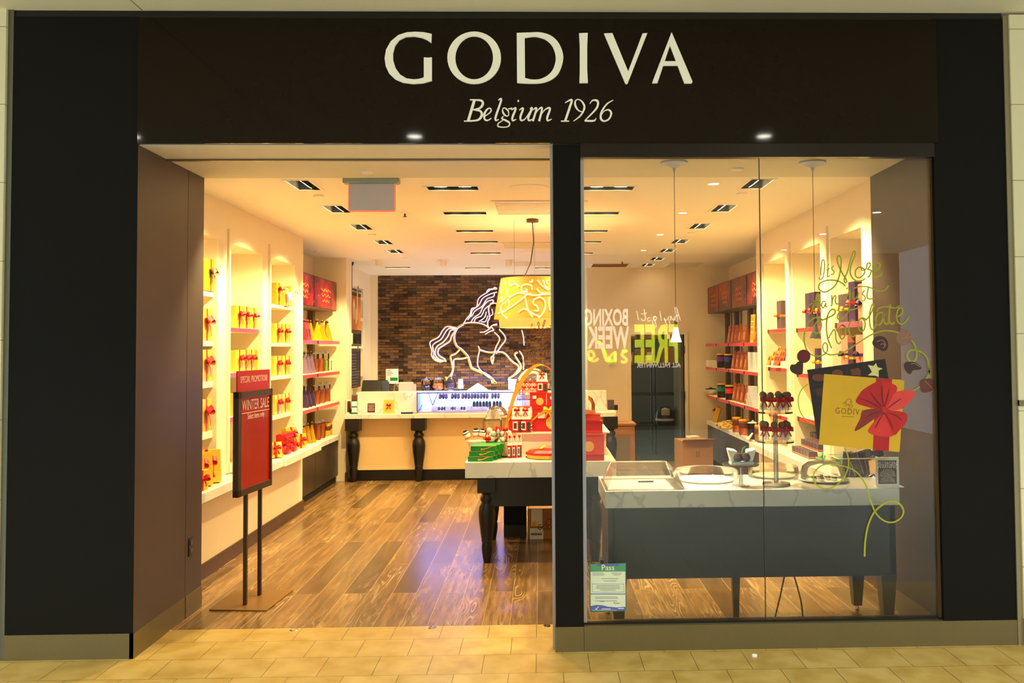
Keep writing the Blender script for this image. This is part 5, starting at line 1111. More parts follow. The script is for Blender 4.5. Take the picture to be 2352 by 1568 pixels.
# ================= neon horse =================
yh = YB-.06
def hf(a, c): p = W(850+a*.18495, 610+c*.18495, y=yh); return (p.x, p.y, p.z)
HS = [(12,[(1160,722),(1230,712),(1320,712),(1400,730),(1465,765),(1480,790)]),(22,[(1160,722),(1085,770),(1045,850),(1045,930),(1075,1000),(1130,1040),(1180,1090),(1215,1130)]),
 (24,[(1215,1130),(1235,1200),(1260,1270),(1310,1295),(1440,1350),(1510,1405),(1560,1460)]),(10,[(1340,1000),(1355,1050),(1335,1150),(1335,1240),(1380,1310),(1470,1385),(1520,1405)]),
 (16,[(1350,1045),(1480,1080),(1650,1080),(1750,1180),(1840,1250),(1820,1310),(1780,1360),(1720,1395)]),(16,[(1830,1070),(1795,1110),(1865,1230),(1860,1290),(1800,1350)]),(12,[(1850,1060),(1890,1120),(1905,1200),(1900,1290)]),
 (16,[(1110,1040),(1060,1090),(1000,1120),(1010,1200),(1025,1290),(990,1370),(950,1395)]),(14,[(1215,1130),(1150,1150),(1045,1160),(1035,1240),(1028,1300),(1000,1390)]),
 (12,[(1540,830),(1605,905),(1560,1010),(1530,1110),(1500,1140),(1520,1220),(1540,1130)]),(12,[(1600,790),(1680,900),(1620,1000),(1560,1090)]),(10,[(1470,770),(1465,700),(1490,640),(1475,540),(1500,480),(1530,460),(1535,425)]),
 (12,[(1080,770),(960,750),(900,800),(850,880),(760,930),(740,970),(765,1060),(760,1110),(800,1170),(880,1200)]),(10,[(1070,775),(980,775),(930,830),(880,910),(800,960),(775,1000),(790,1080),(790,1130),(850,1180),(900,1195)]),
 (12,[(1065,790),(1000,800),(960,880),(900,950),(840,990),(810,1040),(810,1110),(850,1160),(920,1190)]),(16,[(1060,800),(1010,870),(990,930),(920,980),(850,1030),(840,1090),(870,1130),(920,1160),(940,1195)]),
 (8,[(1570,290),(1510,285),(1450,330),(1370,380),(1335,430),(1320,510),(1260,530),(1240,600),(1200,650),(1160,715)]),(8,[(1575,325),(1500,345),(1400,400),(1345,490),(1270,550),(1250,610),(1210,670)]),(8,[(1540,345),(1530,380),(1450,410),(1390,500),(1300,560),(1270,610),(1230,640)]),
 (8,[(1530,420),(1460,440),(1400,510),(1360,590),(1290,640),(1250,700)]),(8,[(1480,490),(1420,540),(1380,620),(1310,650),(1290,700)]),(8,[(1440,570),(1420,640),(1350,690)]),(8,[(1460,620),(1430,690),(1380,690)]),(8,[(1450,325),(1480,295),(1520,300),(1550,275),(1575,290)]),
 (8,[(1365,830),(1420,825),(1480,790),(1520,745),(1580,725)]),(8,[(1430,855),(1490,820),(1540,800),(1510,750),(1580,740)]),(6,[(1500,480),(1560,470),(1580,520)]),(6,[(1510,540),(1520,600),(1490,620)]),(8,[(1880,800),(1900,880),(1910,990)])]
hz_ = W(1080, 890, y=yh)
t = thing('neon_horse_sign', 'gold and blue white neon outline of a prancing horse with rider on brick', 'neon sign', (hz_.x, yh, 1.4))
b = B(); n_ = B(); hooves = B()
for w, p in HS:
    stroke(b, p, w+3, hf, (0, .02, 0), 5)
    c = cat([(x, y, 0) for x, y in p], 5); L = len(c); pts = []
    for i, v_ in enumerate(c):
        a, d = c[max(0, i-1)], c[min(L-1, i+1)]; tx, ty = d.x-a.x, d.y-a.y; q = math.hypot(tx, ty) or 1
        pp = hf(v_.x+ty/q*-(w*.5+2)*-1, v_.y-tx/q*(w*.5+2)); pts.append((pp[0], pp[1]-.022, pp[2]))
    n_.tube(pts, .0038, 6)
for poly in ([(930,1375),(1000,1385),(975,1415),(945,1425)], [(1500,1400),(1550,1440),(1575,1465),(1505,1460)], [(1710,1395),(1760,1375),(1740,1405),(1710,1425)]): hooves.prism(poly, hf, (0, .02, 0))
part('gold_outline', b, mat('gold_acrylic', (206, 160, 70), .4, .1, emit=.12, ecol=(206, 160, 70)), t, ab=True); part('hooves', hooves, MC['gold_acrylic'], t, ab=True); part('neon_tube', n_, M_neon, t, ab=True, smooth=True)
light('AREA', (hz_.x+.2, YB-.35, 1.02), 18, (.9, .85, .8), 2.6, (hz_.x+.2, YB, 2.2), size_y=.1, name='brick_wall_added_fill')  # added area light that brightens the bricks, not a fixture of the shop
# ================= centre table =================
tz1, tz0 = .865, .735
A0 = W(1068, 1062, z=tz1); A1 = W(1404, 1061, z=tz1); ty0 = (A0.y); tx0, tx1 = A0.x, .63; ty1 = ty0+1.25
t = thing('centre_display_table', 'black display table with thick marble slab and turned legs beside the entrance', 'table', ((tx0+tx1)/2, (ty0+ty1)/2, 0))
part('marble_slab', B().box(tx0, tx1, ty0, ty1, tz0, tz1), M_marble, t, ab=True, bev=.003)
part('apron', B().box(tx0+.14, tx1-.14, ty0+.14, ty1-.14, tz0-.26, tz0), M_black, t, ab=True)
for x, y in ((tx0+.17, ty0+.17), (tx1-.17, ty0+.17), (tx0+.17, ty1-.17), (tx1-.17, ty1-.17)): leg(x, y, tz0, .15, t)
bx = W(1212, 1238, z=0); bx2 = W(1290, 1238, z=0)
t = thing('cardboard_box', 'brown cardboard box with shipping labels under the centre table', 'cardboard box', ((bx.x+bx2.x)/2, bx.y+.17, 0))
zt3 = W(1212, 1168, y=bx.y).z; part('carton', B().box(bx.x, bx2.x, bx.y, bx.y+.3, 0, zt3), M_kraft, t, ab=True, bev=.003)
def bl(u0, u1, v0, v1, mm, nm, dy=.0015): a = W(u0, v0, y=bx.y-dy); c = W(u1, v1, y=bx.y-dy); return part(nm, B().box(a.x, c.x, bx.y-dy, bx.y, c.z, a.z), mm, t, ab=True)
bl(1220, 1246, 1169, 1208, M_paper, 'shipping_label'); bl(1217, 1248, 1213, 1239, M_paper, 'barcode_label'); bl(1222, 1232, 1198, 1208, M_goldfoil, 'yellow_sticker', .003)
b = B()
for i in range(12): a = W(1219+i*2.1, 1224, y=bx.y-.003); c = W(1220+i*2.1+(i % 3)*.4, 1229, y=bx.y-.003); b.box(a.x, c.x, bx.y-.003, bx.y-.0015, c.z, a.z)
part('barcode', b, M_black, t, ab=True)
b = B(); bf = lambda a, c: tuple(W(a, c, y=bx.y-.002))
for p in ([(1253, 1199), (1262, 1190), (1268, 1196)], [(1252, 1199), (1256, 1203)], [(1265, 1196), (1266, 1202)]): stroke(b, p, 1.6, bf, (0, .001, 0))
part('horse_mark', b, M_brownp, t, ab=True)
qq = W(1262, 1216, y=bx.y-.002); text('GODIVA', .075, qq, (1, 0, 0), (0, 0, 1), M_brownp, t, .8, 'CENTER', .0003, 'carton_print')
solo('storage_box', B().box(-.36, -.145, bx.y+.12, bx.y+.48, .115, .46), M_blackm, 'black storage box on the low crate under the centre table', 'storage box', bev=.004)
solo('storage_crate', B().box(-.36, -.145, bx.y+.12, bx.y+.5, .0, .112), mat('grey_green_plastic', (44, 50, 36), .6), 'low grey green crate under the centre table beside the carton', 'crate')
# goods on the centre table
def X(u, y): return W(u, 1000, y=y).x
g0 = ty0+.06
for k in range(3):
    for j in range(3):
        GB.put((X(1110, g0)-.012*k+j*.03, g0+.05+.095*j, tz1+.001+.0435*(2-k)), -.06, 'green chocolate box, %s layer, %s column of the marble table stack' % (['top', 'middle', 'bottom'][k], ['front', 'middle', 'back'][j]), 'green box stack on the centre table')
yb2 = ty0+.48
q = X(1095, yb2)
t = thing('snowman_pop_bowl', 'white bowl of snowman faced candy pops behind the green boxes', 'bowl', (q, yb2, tz1))
part('bowl', B().lathe([(.04, 0), (.045, .004), (.085, .13), (.078, .13), (.04, .01), (.001, .01)], 0, 0, 20, False), M_paper, t, smooth=True)
M_snow = mat('white_sugar', (250, 240, 225), .5, var=.02)
def pop():
    t = thing('snowman_pop', 'x', 'candy pop'); part('stick', B().tube([(0, 0, 0), (0, 0, .14)], .003, 6), M_paper, t); part('candy_head', B().ball((0, 0, .165), .032, 1.15, 14, 10), M_snow, t, smooth=True)
    part('dark_hat', B().lathe([(.034, .178), (.034, .183), (.020, .186), (.018, .208), (.001, .209)], 0, 0, 14, False), M_black, t); part('red_scarf', B().lathe([(.027, .133), (.031, .137), (.027, .142)], 0, 0, 14, False), M_red, t); return t
PP = proto(pop)
for i, (dx, dy, tx_, ty_) in enumerate(((-.02, 0, 0, -.42), (.0, .02, 0, -.05), (.03, 0, 0, .12))):
    o = PP.put((q+dx, yb2+dy, tz1+.03), 0, 'white snowman candy pop, %s of three in the bowl' % ['leftmost', 'middle', 'rightmost'][i], 'snowman pops in the bowl'); o.rotation_euler = (0, ty_, 0)
# basket of clear bags
q = X(1144, ty0+.40); t = thing('gold_wire_basket', 'gold rimmed basket of wrapped red and white candies behind the green boxes', 'basket', (q, ty0+.42, tz1))
part('basket', B().box(-.12, .12, -.09, -.08, 0, .13).box(-.12, .12, .08, .09, 0, .13).box(-.12, -.11, -.09, .09, 0, .13).box(.11, .12, -.09, .09, 0, .13).box(-.12, .12, -.09, .09, 0, .01), mat('gold_lace_card', (220, 180, 110), .4, .3, var=.5, scale=80), t)
b = B(); R_ = random.Random(8)
for i in range(30): b.ball((R_.uniform(-.1, .1), R_.uniform(-.07, .07), R_.uniform(.12, .23)), .026, 1, 7, 5)
part('wrapped_candies', b, mat('red_white_wrapped', (240, 215, 190), .3, var=.5, scale=25), t, kind='stuff')
b = B()
for i in range(9): x, y, z = R_.uniform(-.1, .1), R_.uniform(-.09, .0), R_.uniform(.15, .25); bow(b, x, y, z, .022, True, .05)
part('red_ties', b, M_red, t, kind='stuff')
def house():
    t = thing('festive_paper_bag', 'x', 'paper bag'); w, h, d = .085, .20, .05
    b = B(); b.box(-w/2, w/2, -d/2, d/2, 0, h*.55); part('red_bag', b, M_redcard, t)
    part('white_flap', B().hexa([(-w/2, -d/2-.001, h*.55), (w/2, -d/2-.001, h*.55), (w/2, d/2, h*.55), (-w/2, d/2, h*.55)], [(-w*.42, -.008, h), (w*.42, -.008, h), (w*.42, .008, h), (-w*.42, .008, h)]), M_snow, t)
    part('window_print', B().box(-w*.38, w*.05, -d/2-.0015, -d/2, h*.10, h*.46), M_paper, t); part('picture', B().box(-w*.30, -w*.03, -d/2-.002, -d/2-.0015, h*.16, h*.40), M_brownp, t)
    b = B()
    for i in range(3): b.prism([(w*.10, h*(.06+.13*i)), (w*.48, h*(.06+.13*i)), (w*.29, h*(.20+.13*i))], lambda a, c: (a, -d/2-.0025, c), (0, .001, 0))
    part('tree_print', b, mat('pine_green', (20, 70, 40), .5, var=.2), t)
    b = B(); bow(b, 0, -.012, h*.93, .02, True, .05); part('tie', b, M_red, t); return t
HB_ = proto(house)
for i, u in enumerate((1171, 1182, 1193)):
    o = HB_.put((X(u, ty0+.30), ty0+.28+.02*i, tz1+.001), 0, 'slim red and white festive bag, %s of three on the marble slab' % ['left', 'middle', 'right'][i], 'bags on the marble slab'); o.scale = (.46, .8, .98)
# riser
ry = ty0+.42; rz1 = W(1195, 993, y=ry).z
t = thing('white_riser', 'white display riser box on the marble table behind the pillar', 'display riser', (.0, ry+.2, tz1))
rx0 = X(1192, ry); part('riser_top', B().box(rx0-.02, tx1-.02, ry-.01, ty1-.06, rz1-.012, rz1), M_white, t, ab=True); part('riser_body', B().box(rx0, tx1-.05, ry+.02, ty1-.09, tz1, rz1-.012), M_white, t, ab=True)
for i, u in enumerate((1188, 1207)): 
    o = HB_.put((X(u, ry+.04), ry+.02, rz1+.001), 0, 'red and white festive bag, %s of two on the white riser' % ['left', 'right'][i], 'bags on the white riser'); o.scale = (1.15, 1.15, 1.05)
def ornbox(u0, u1, v0, v1, yy, d, lb, ribbon=False, cardtag=True, m_=M_redcard, orn=True, zb_=None):
    a = W(u0, v0, y=yy); c = W(u1, v1, y=yy); z0 = c.z if zb_ is None else zb_
    t = thing('red_gift_box', lb, 'gift box', ((a.x+c.x)/2, yy, z0)); w = c.x-a.x; h = a.z-z0
    part('box', B().box(-w/2, w/2, 0, d, 0, h), m_, t, bev=.002); part('lid', B().box(-w/2-.003, w/2+.003, -.003, d+.003, h*.93, h+.002), m_, t)
    if orn: part('ornament_print', B().prism(ell(w*.10, h*.36, min(w, h)*.27, min(w, h)*.27, 24), lambda a_, c_: (a_, -.002, c_), (0, .001, 0)), M_orn, t)
    if cardtag: b = B(); b.cbox(-w*.22, -.006, h*.55, w*.22, .002, h*.22, 0); part('gift_tag', b, M_paper, t)
    if ribbon:
        b = B(); p = cat([(-w*.5, -.006, h*.45), (-w*.25, -.014, h*.75), (w*.05, -.010, h*.92)], 5); b.strip(p, .028, (.3, 0, .9)); bow(b, -w*.02, -.01, h*.88, .04, True, .07); part('gold_ribbon', b, M_gold, t)
    return z0+h
ornbox(1168, 1216, 936, 993, ry+.14, .2, 'red gift box behind the two festive bags on the riser', True, False, orn=False, zb_=rz1+.001)
zA = ornbox(1222, 1300, 935, 994, ry+.06, .3, 'large red gift box with gold ornament print left of the pillar', True, True, zb_=rz1+.001)
ornbox(1217, 1255, 901, 934, ry+.10, .16, 'small red box with gold ornament and tag on the large box', False, True, zb_=zA+.003)
ornbox(1256, 1300, 903, 934, ry+.10, .16, 'small red box partly behind the pillar on the large box', False, True, zb_=zA+.003)
q = W(1245, 901, y=ry+.14); o = HB_.put((q.x, ry+.16, q.z+.004), 0, 'red and white festive bag at the very top of the gift tower'); o.scale = (1.2, 1.2, .85)
# pops in glass dome
q = W(1212, 900, y=ry+.50)
t = thing('pop_stand', 'acrylic stand of red and white candy pops under a clear dome', 'display stand', (q.x, ry+.54, rz1))
zp = W(1212, 905, y=ry+.54).z
part('stand_box', B().box(-.10, .10, -.08, .08, .0, zp-rz1), M_acryl, t); part('white_base', B().box(-.10, .10, -.08, .08, zp-rz1-.05, zp-rz1), M_paper, t)
part('clear_dome', B().lathe([(.17*math.cos(a*PI/20), zp-rz1+.05+.20*math.sin(a*PI/20)) for a in range(0, 11)], .05, .0, 32, False), M_glass, t, smooth=True)
def rpop():
    t = thing('striped_candy_pop', 'x', 'candy pop'); part('wrapped_candy', B().lathe([(.012, 0), (.022, .02), (.022, .05), (.008, .07)], 0, 0, 10), mat('pink_white_wrap', (246, 200, 180), .35, var=.3, scale=50), t, smooth=True); b = B(); bow(b, 0, -.012, .066, .018, True, .03); part('red_tie', b, M_red, t); return t
RP = proto(rpop)
for i in range(8): RP.put((q.x-.085+.05*(i % 4)+.012*(i//4), ry+.50+.05*(i//4), zp+.001+.045*(i//4)), 0, 'red tied candy pop under the dome, %s in the %s row' % (ORD[i % 4], ['front', 'back'][i//4]), 'candy pops under the dome')
# gold ribbon arc
yy = ry+.0
def gr(u, v, dy=0): p = W(u, v, y=yy+dy); return (p.x, p.y, p.z)
b = B(); pts = cat([gr(1160, 1002), gr(1163, 975), gr(1172, 940), gr(1185, 900, .02), (gr(1203, 868, .04)), gr(1225, 843, .06), gr(1248, 838, .1), gr(1276, 856, .16)], 6)
wd2 = [.012+.038*min(1, i/18) for i in range(len(pts))]; b.strip(pts, wd2, (.75, .25, -.25))
solo('gold_ribbon_arch', b, mat('gold_satin_ribbon', (236, 164, 50), .3, .35, var=.1), 'wide gold satin ribbon arching over the red gift tower', 'ribbon')
# acrylic script sign on rod
ysg = ry+.10; q = W(1243, 860, y=ysg); qt = W(1243, 800, y=ysg)
t = thing('script_sign', 'brown script sign on a thin black rod above the gift tower', 'sign', (q.x, ysg, q.z))
part('rod', B().tube([(q.x, ysg+.004, W(1243, 866, y=ysg).z), (q.x, ysg+.004, W(1243, 756, y=ysg).z)], .003, 6), M_black, t, ab=True)
def g(cx_, cy_): return [(1740+x*.2041, 540+y*.2041) for x, y in cx_]
V1 = lambda L: [(1740+x*.2041, 540+y*.2041) for x, y in L]
V2 = lambda L: [(1800+x*.2232, 780+y*.2232) for x, y in L]
V3 = lambda L: [(1740+x*.287, 1000+y*.287) for x, y in L]
its = [([(690,470),(700,495),(725,490),(745,440),(755,330),(745,280),(728,285),(718,340),(712,420),(715,455)],2.2),([(798,360),(785,455),(800,465),(815,450)],2),([(770,392),(818,375)],1.6),([(802,320),(795,345)],2),([(860,345),(838,360),(840,385),(862,410),(850,440),(822,442)],2),
 ([(990,575),(945,535),(880,510),(780,508),(700,545),(690,600),(740,638),(800,625),(870,570),(910,490),(935,380),(940,270),(915,230),(895,260),(905,320),(950,420),(1002,510),(990,535),(975,510),(985,470),(1015,400),(1040,300),(1078,190),(1098,185),(1095,230),(1060,320),(1042,400),(1060,470),(1110,512),(1170,512),(1210,488)],2.6),
 ([(1185,372),(1140,360),(1103,400),(1105,460),(1145,480),(1195,440),(1205,390),(1170,365),(1180,395),(1230,375)],2.6),([(1225,372),(1235,325),(1262,312),(1268,345),(1240,385),(1280,395),(1258,460),(1235,470)],2.6),([(1295,430),(1360,385),(1380,330),(1345,310),(1305,360),(1300,440),(1330,475),(1380,455),(1402,420)],2.8)]
than = [([(555,825),(580,790),(640,755),(692,745)],1.8),([(640,735),(612,850),(580,890)],2),([(640,835),(680,720),(682,655),(662,680),(650,790),(640,845)],2),([(645,810),(690,750),(700,790),(690,818),(712,815)],2),([(768,750),(735,745),(720,790),(740,818),(770,760),(765,800),(785,805)],2),([(835,672),(838,770),(825,800)],2.2),([(832,760),(862,685),(882,690),(875,740),(888,772),(928,770)],2)]
just = [([(945,715),(985,715),(1020,660),(1040,620),(1035,780),(1010,880),(955,945),(905,940),(905,890),(960,850),(1060,838),(1140,815),(1182,778)],2.3),([(1003,590),(1010,605)],3),([(1080,640),(1070,690),(1085,722),(1120,690),(1135,640),(1125,705),(1148,720)],2.3),([(1205,620),(1178,660),(1208,690),(1205,730),(1178,740)],2.3),([(1250,575),(1232,690),(1258,715),(1312,712)],2.4),([(1080,598),(1170,575),(1270,590),(1340,622),(1410,625),(1455,600),(1475,565)],2.2)]
choc = [([(700,940),(720,1000),(705,1070),(665,1105),(635,1070),(650,1000),(700,945),(735,960),(690,925),(640,930),(580,980),(532,1080),(525,1190),(560,1300),(640,1358),(720,1355),(780,1310),(785,1240),(762,1210),(735,1240),(738,1290),(775,1333),(850,1345),(960,1320),(1060,1260),(1180,1180),(1300,1110),(1420,1075),(1520,1080),(1590,1098)],2.6),
 ([(730,955),(790,930),(860,890),(872,850),(835,835),(790,900),(775,1020),(790,1160),(835,1272)],2.8),([(800,1160),(850,1070),(875,1080),(885,1180),(915,1222),(938,1195)],2.4),([(965,1010),(925,1030),(915,1110),(950,1168),(990,1110),(985,1030),(955,1010),(1000,1050)],2.8),([(1100,970),(1060,955),(1030,1010),(1030,1090),(1065,1142),(1120,1110)],2.8),([(1185,930),(1145,950),(1130,1020),(1160,1080),(1200,1060),(1210,980),(1180,930),(1225,950)],2.8),([(1215,960),(1265,900),(1310,790),(1290,780),(1262,880),(1265,1010),(1290,1062),(1320,1035),(1345,960)],2.6),([(1410,870),(1360,880),(1330,950),(1355,1012),(1400,980),(1420,880),(1420,960),(1450,1002),(1475,985)],2.8),([(1492,778),(1480,950),(1510,1000),(1545,980)],3),([(1340,860),(1380,815),(1470,805),(1550,820),(1600,790)],2.4),([(1560,930),(1625,880),(1630,825),(1590,825),(1565,900),(1578,970),(1620,1000),(1670,970),(1705,910)],2.8)]
allw = its+than+just+choc
# same lettering smaller on the rod sign
b = B(); sc_ = .415
def rs(u, v): p = W(1204+(u-1848)*sc_, 735+(v-577)*.455, y=ysg); return (p.x, p.y, p.z)
for L, w in allw: stroke(b, [rs_ for rs_ in V1(L)], w*1.5, rs, (0, .002, 0), 3)
part('script_lettering', b, mat('brown_gold_script', (110, 56, 10), .4, .1), t, ab=True)
# octagonal box
q = X(1252, ty0+.24); t = thing('octagonal_gift_box', 'octagonal gold box with red lid on the marble slab', 'gift box', (q, ty0+.26, tz1)); t.rotation_euler = (0, 0, .2)
part('base', B().lathe([(.15, 0), (.16, .01), (.16, .045), (.001, .045)], 0, 0, 8), M_goldbox, t); part('lid', B().lathe([(.17, .035), (.17, .055), (.14, .075), (.001, .08)], 0, 0, 8), M_redcard, t); b = B(); b.strip([(-.17, 0, .06), (-.1, 0, .083), (.1, 0, .083), (.17, 0, .06)], .03, (0, 1, 0)); b.strip([(-.05, -.04, .085), (0, 0, .11), (.06, .03, .088)], .03, (.5, -.8, 0)); part('gold_ribbon', b, M_gold, t)
solo('pen', B().tube([(X(1208, ty0+.3), ty0+.30, tz1+.006), (X(1230, ty0+.34), ty0+.34, tz1+.006)], .006, 8), M_black, 'black pen lying on the marble slab beside the octagonal box', 'pen')
# glass lantern case and dome at back left
yl = ty1-.32; a = W(1110, 966, y=yl); c = W(1150, 1000, y=yl)
t = thing('glass_lantern', 'clear glass house shaped case on the marble table left of the riser', 'glass case', ((a.x+c.x)/2, yl, tz1)); w = (c.x-a.x)/2; hL = a.z-tz1
b = B()
for sx in (-w, w):
    for dy in (0, .16): b.box(sx-.004, sx+.004, dy-.004, dy+.004, 0, hL)
b.box(-w, w, -.004, .004, hL-.006, hL).box(-w, w, .156, .164, hL-.006, hL); part('edge_frame', b, M_steel, t)
part('glass_panels', B().box(-w, w, 0, .003, 0, hL).box(-w, -w+.003, 0, .16, 0, hL).box(w-.003, w, 0, .16, 0, hL), M_glass, t)
part('sloped_glass_roof', B().add([(-w, 0, hL), (w, 0, hL), (w*.6, .06, hL+.10), (-w*.3, .06, hL+.10), (-w, .16, hL), (w, .16, hL)], [(0, 1, 2, 3), (3, 2, 5, 4), (0, 3, 4), (1, 5, 2)]), M_glass, t)
part('sample_cards', B().box(-w*.7, w*.7, .05, .06, 0, hL*.7), M_paper, t)
q = W(1140, 950, y=yl+.12); t = thing('acrylic_dome', 'clear acrylic dome cover behind the glass lantern', 'dome cover', (q.x, yl+.28, tz1)); r = .10; zq = q.z-tz1-.03
part('pedestal', B().box(-.08, .08, -.08, .08, 0, zq), M_acryl, t); part('dome', B().lathe([(r*math.cos(i*PI/16), zq+r*math.sin(i*PI/16)) for i in range(9)], 0, 0, 28, False), M_glass, t, smooth=True)
# stack of red boxes right of the pillar
yr = ty0+.02
z1_ = W(1360, 1046, y=yr).z
ornbox(1310, 1388, 1044, 1060, yr+.01, .30, 'flat red tray box at the front right slab corner', False, False, orn=False, zb_=tz1+.001)
zz1 = W(1360, 1044, y=yr+.01).z
M_red2 = mat('coral_red_card', (214, 60, 44), .4, var=.04)
zq = ornbox(1300, 1388, 997, 1044, yr+.06, .22, 'coral red gift box with gold ornament right of the pillar', False, False, M_red2, zb_=zz1+.004)
zq = ornbox(1300, 1384, 968, 997, yr+.10, .18, 'second red box in the stack right of the pillar', False, False, M_redcard, False, zb_=zq+.004)
zq = ornbox(1300, 1379, 952, 968, yr+.13, .14, 'topmost coral box in the stack right of the pillar', False, False, M_red2, False, zb_=zq+.004)
q = W(1345, 950, y=yr+.2); t = thing('glass_cloche', 'glass cloche over a pale ribboned gift on an amber base right of the pillar', 'glass cloche', (q.x, yr+.2, zq+.004))
part('amber_base', B().lathe([(.085, 0), (.085, .025), (.001, .025)], 0, 0, 28), M_orange, t, smooth=True); part('glass', B().lathe([(.08, .025), (.082, .08), (.06, .13), (.03, .15), (.001, .155)], 0, 0, 28, False), M_glass, t, smooth=True)
part('pale_gift', B().hexa([(-.045, -.04, .03), (.03, -.04, .03), (.03, .04, .03), (-.045, .04, .03)], [(-.03, -.02, .20), (.02, -.02, .20), (.02, .02, .20), (-.03, .02, .20)]), mat('pale_pink_paper', (250, 225, 200), .4, var=.1), t, bev=.004)
# ================= stockroom and cartons =================
cx_ = W(1562, 1000, y=7.35); c2_ = W(1635, 1000, y=7.35); zc_ = W(1600, 1012, y=7.35).z
t = thing('cardboard_carton', 'large brown cardboard carton with open flaps before the right cabinet', 'cardboard box', ((cx_.x+c2_.x)/2, 7.55, 0)); w = c2_.x-cx_.x
part('carton', B().box(-w/2, w/2, -.2, .22, 0, zc_), M_kraft, t, bev=.004); t.rotation_euler = (0, 0, .12)
part('flap', B().hexa([(-w/2, -.2, zc_), (w/2, -.2, zc_), (w/2, -.196, zc_), (-w/2, -.196, zc_)], [(-w/2, -.30, zc_+.03), (w/2, -.30, zc_+.03), (w/2, -.296, zc_+.034), (-w/2, -.296, zc_+.034)]), M_kraft, t)
part('arrow_print', B().box(-.02, -.012, -.2015, -.2, zc_*.55, zc_*.68).box(.012, .02, -.2015, -.2, zc_*.55, zc_*.68).box(-.03, .03, -.2015, -.2, zc_*.52, zc_*.535), M_brownp, t)
solo('paper_pile', B().cbox(0, 0, 0, .16, .12, .02, .4), M_paper, 'white folded papers lying on the open brown carton', 'paper', base=(0, 0, 0)).location = ((cx_.x+c2_.x)/2-.02, 7.5, zc_+.035)
# stockroom shelving seen through the door
ysr = 9.9
t = thing('wire_shelving', 'dark wire shelving rack in the stockroom doorway', 'shelving', (1.9, ysr, 0))
M_wire = mat('dark_wire', (70, 70, 66), .3, .8, var=0)
xs_ = (1.25, 2.75)
for x in (1.25, 1.95, 2.75):
    for y in (ysr-.2, ysr+.3): part('post', B().tube([(x, y, 0), (x, y, 2.1)], .014, 8), M_wire, t, ab=True)
for z in (.50, 1.02, 1.50, 1.95):
    b = B(); b.box(xs_[0], xs_[1], ysr-.2, ysr-.19, z-.03, z).box(xs_[0], xs_[1], ysr+.29, ysr+.3, z-.03, z)
    for i in range(26): x = xs_[0]+(xs_[1]-xs_[0])*i/25; b.box(x-.003, x+.003, ysr-.2, ysr+.3, z-.006, z)
    part('wire_shelf', b, M_wire, t, ab=True)
cs = [(1.45, 1.505, .3, .22), (1.80, 1.505, .28, .28), (2.25, 1.505, .34, .30), (1.5, 1.955, .3, .16), (1.9, 1.955, .3, .2), (2.4, 1.955, .34, .2), (1.42, 1.025, .25, .2), (2.5, 1.025, .3, .26)]
for i, (x, z, w, h) in enumerate(cs):
    box1(w, .34, h, M_kraft, 'brown stock carton, %s on the %s wire shelf of the stockroom' % (['left', 'middle', 'right'][i % 3] if i < 6 else ['left', 'right'][i-6], 'third' if i < 3 else 'top' if i < 6 else 'second'), 'cardboard box', (x, ysr+.05, z), 0, 'stock_carton', 'stockroom cartons', [(.1, .42, .3, .8, M_paper, 'shipping_label')])
q = W(1528, 940, y=9.6); t = thing('round_canister_vacuum', 'black and beige rounded machine on the stockroom rack shelf', 'appliance', (q.x, 9.62, .505))
part('body', B().lathe([(.14, 0), (.16, .05), (.16, .16), (.14, .24), (.06, .30), (.001, .31)], 0, 0, 28), M_black, t, smooth=True); part('beige_lid', B().box(-.08, .06, -.165, -.12, .16, .28), mat('beige_plastic', (170, 160, 130), .4), t, bev=.02); part('silver_band', B().lathe([(.163, .07), (.165, .07), (.165, .11), (.163, .11)], 0, 0, 28, False), M_sil, t, smooth=True)
# small wooden cabinet behind the counter end
t = thing('wooden_side_cabinet', 'low wooden cabinet between the counter end and the stockroom door', 'cabinet', (1.2, 8.4, 0)); M_oak = mat('honey_oak', (176, 116, 60), .5, var=.15, scale=6)
part('carcass', B().box(-.24, .24, -.2, .28, 0, .62), M_oak, t, bev=.003); part('top', B().box(-.26, .26, -.22, .29, .62, .65), M_oak, t); part('cabinet_door', B().box(-.18, .16, -.215, -.2, .05, .45), mat('grey_brown_panel', (130, 110, 84), .5), t); part('drawer', B().box(-.22, .22, -.21, -.2, .48, .6), M_oak, t)
q = W(1407, 831, y=YD-.01); t = thing('thermostat', 'small green lit thermostat on the rear cream wall', 'thermostat', (q.x, YD, q.z)); part('housing', B().box(-.06, .06, -.02, 0, -.045, .045), M_white, t, bev=.004); part('green_display', B().box(-.04, .03, -.023, -.02, -.025, .03), mat('green_lcd', (120, 190, 40), .4, emit=.4, var=0), t)
# ================= window table =================
wz1, wy0 = .925, .21
a, c = W(1390, 1131, y=wy0), W(2066, 1118, y=wy0); wx0, wx1 = a.x, c.x; wz1 = (a.z+c.z)/2; wz0 = (W(1388, 1171, y=wy0).z+W(2068, 1156, y=wy0).z)/2; wy1 = wy0+.66
t = thing('window_display_table', 'long black display table with white marble slab behind the window glass', 'table', ((wx0+wx1)/2, (wy0+wy1)/2, 0))
part('marble_slab', B().box(wx0, wx1, wy0, wy1, wz0, wz1), M_marble, t, ab=True, bev=.003)
wa = W(1700, 1326, y=wy0+.05).z
part('apron', B().box(wx0+.05, wx1-.01, wy0+.05, wy0+.08, wa, wz0).box(wx0+.02, wx0+.06, wy0+.05, wy1-.05, wa, wz0).box(wx1-.05, wx1-.01, wy0+.05, wy1-.05, wa, wz0).box(wx0+.05, wx1-.05, wy1-.08, wy1-.05, wa, wz0), M_black, t, ab=True)
xm_ = W(1690, 1400, y=wy0+.08).x
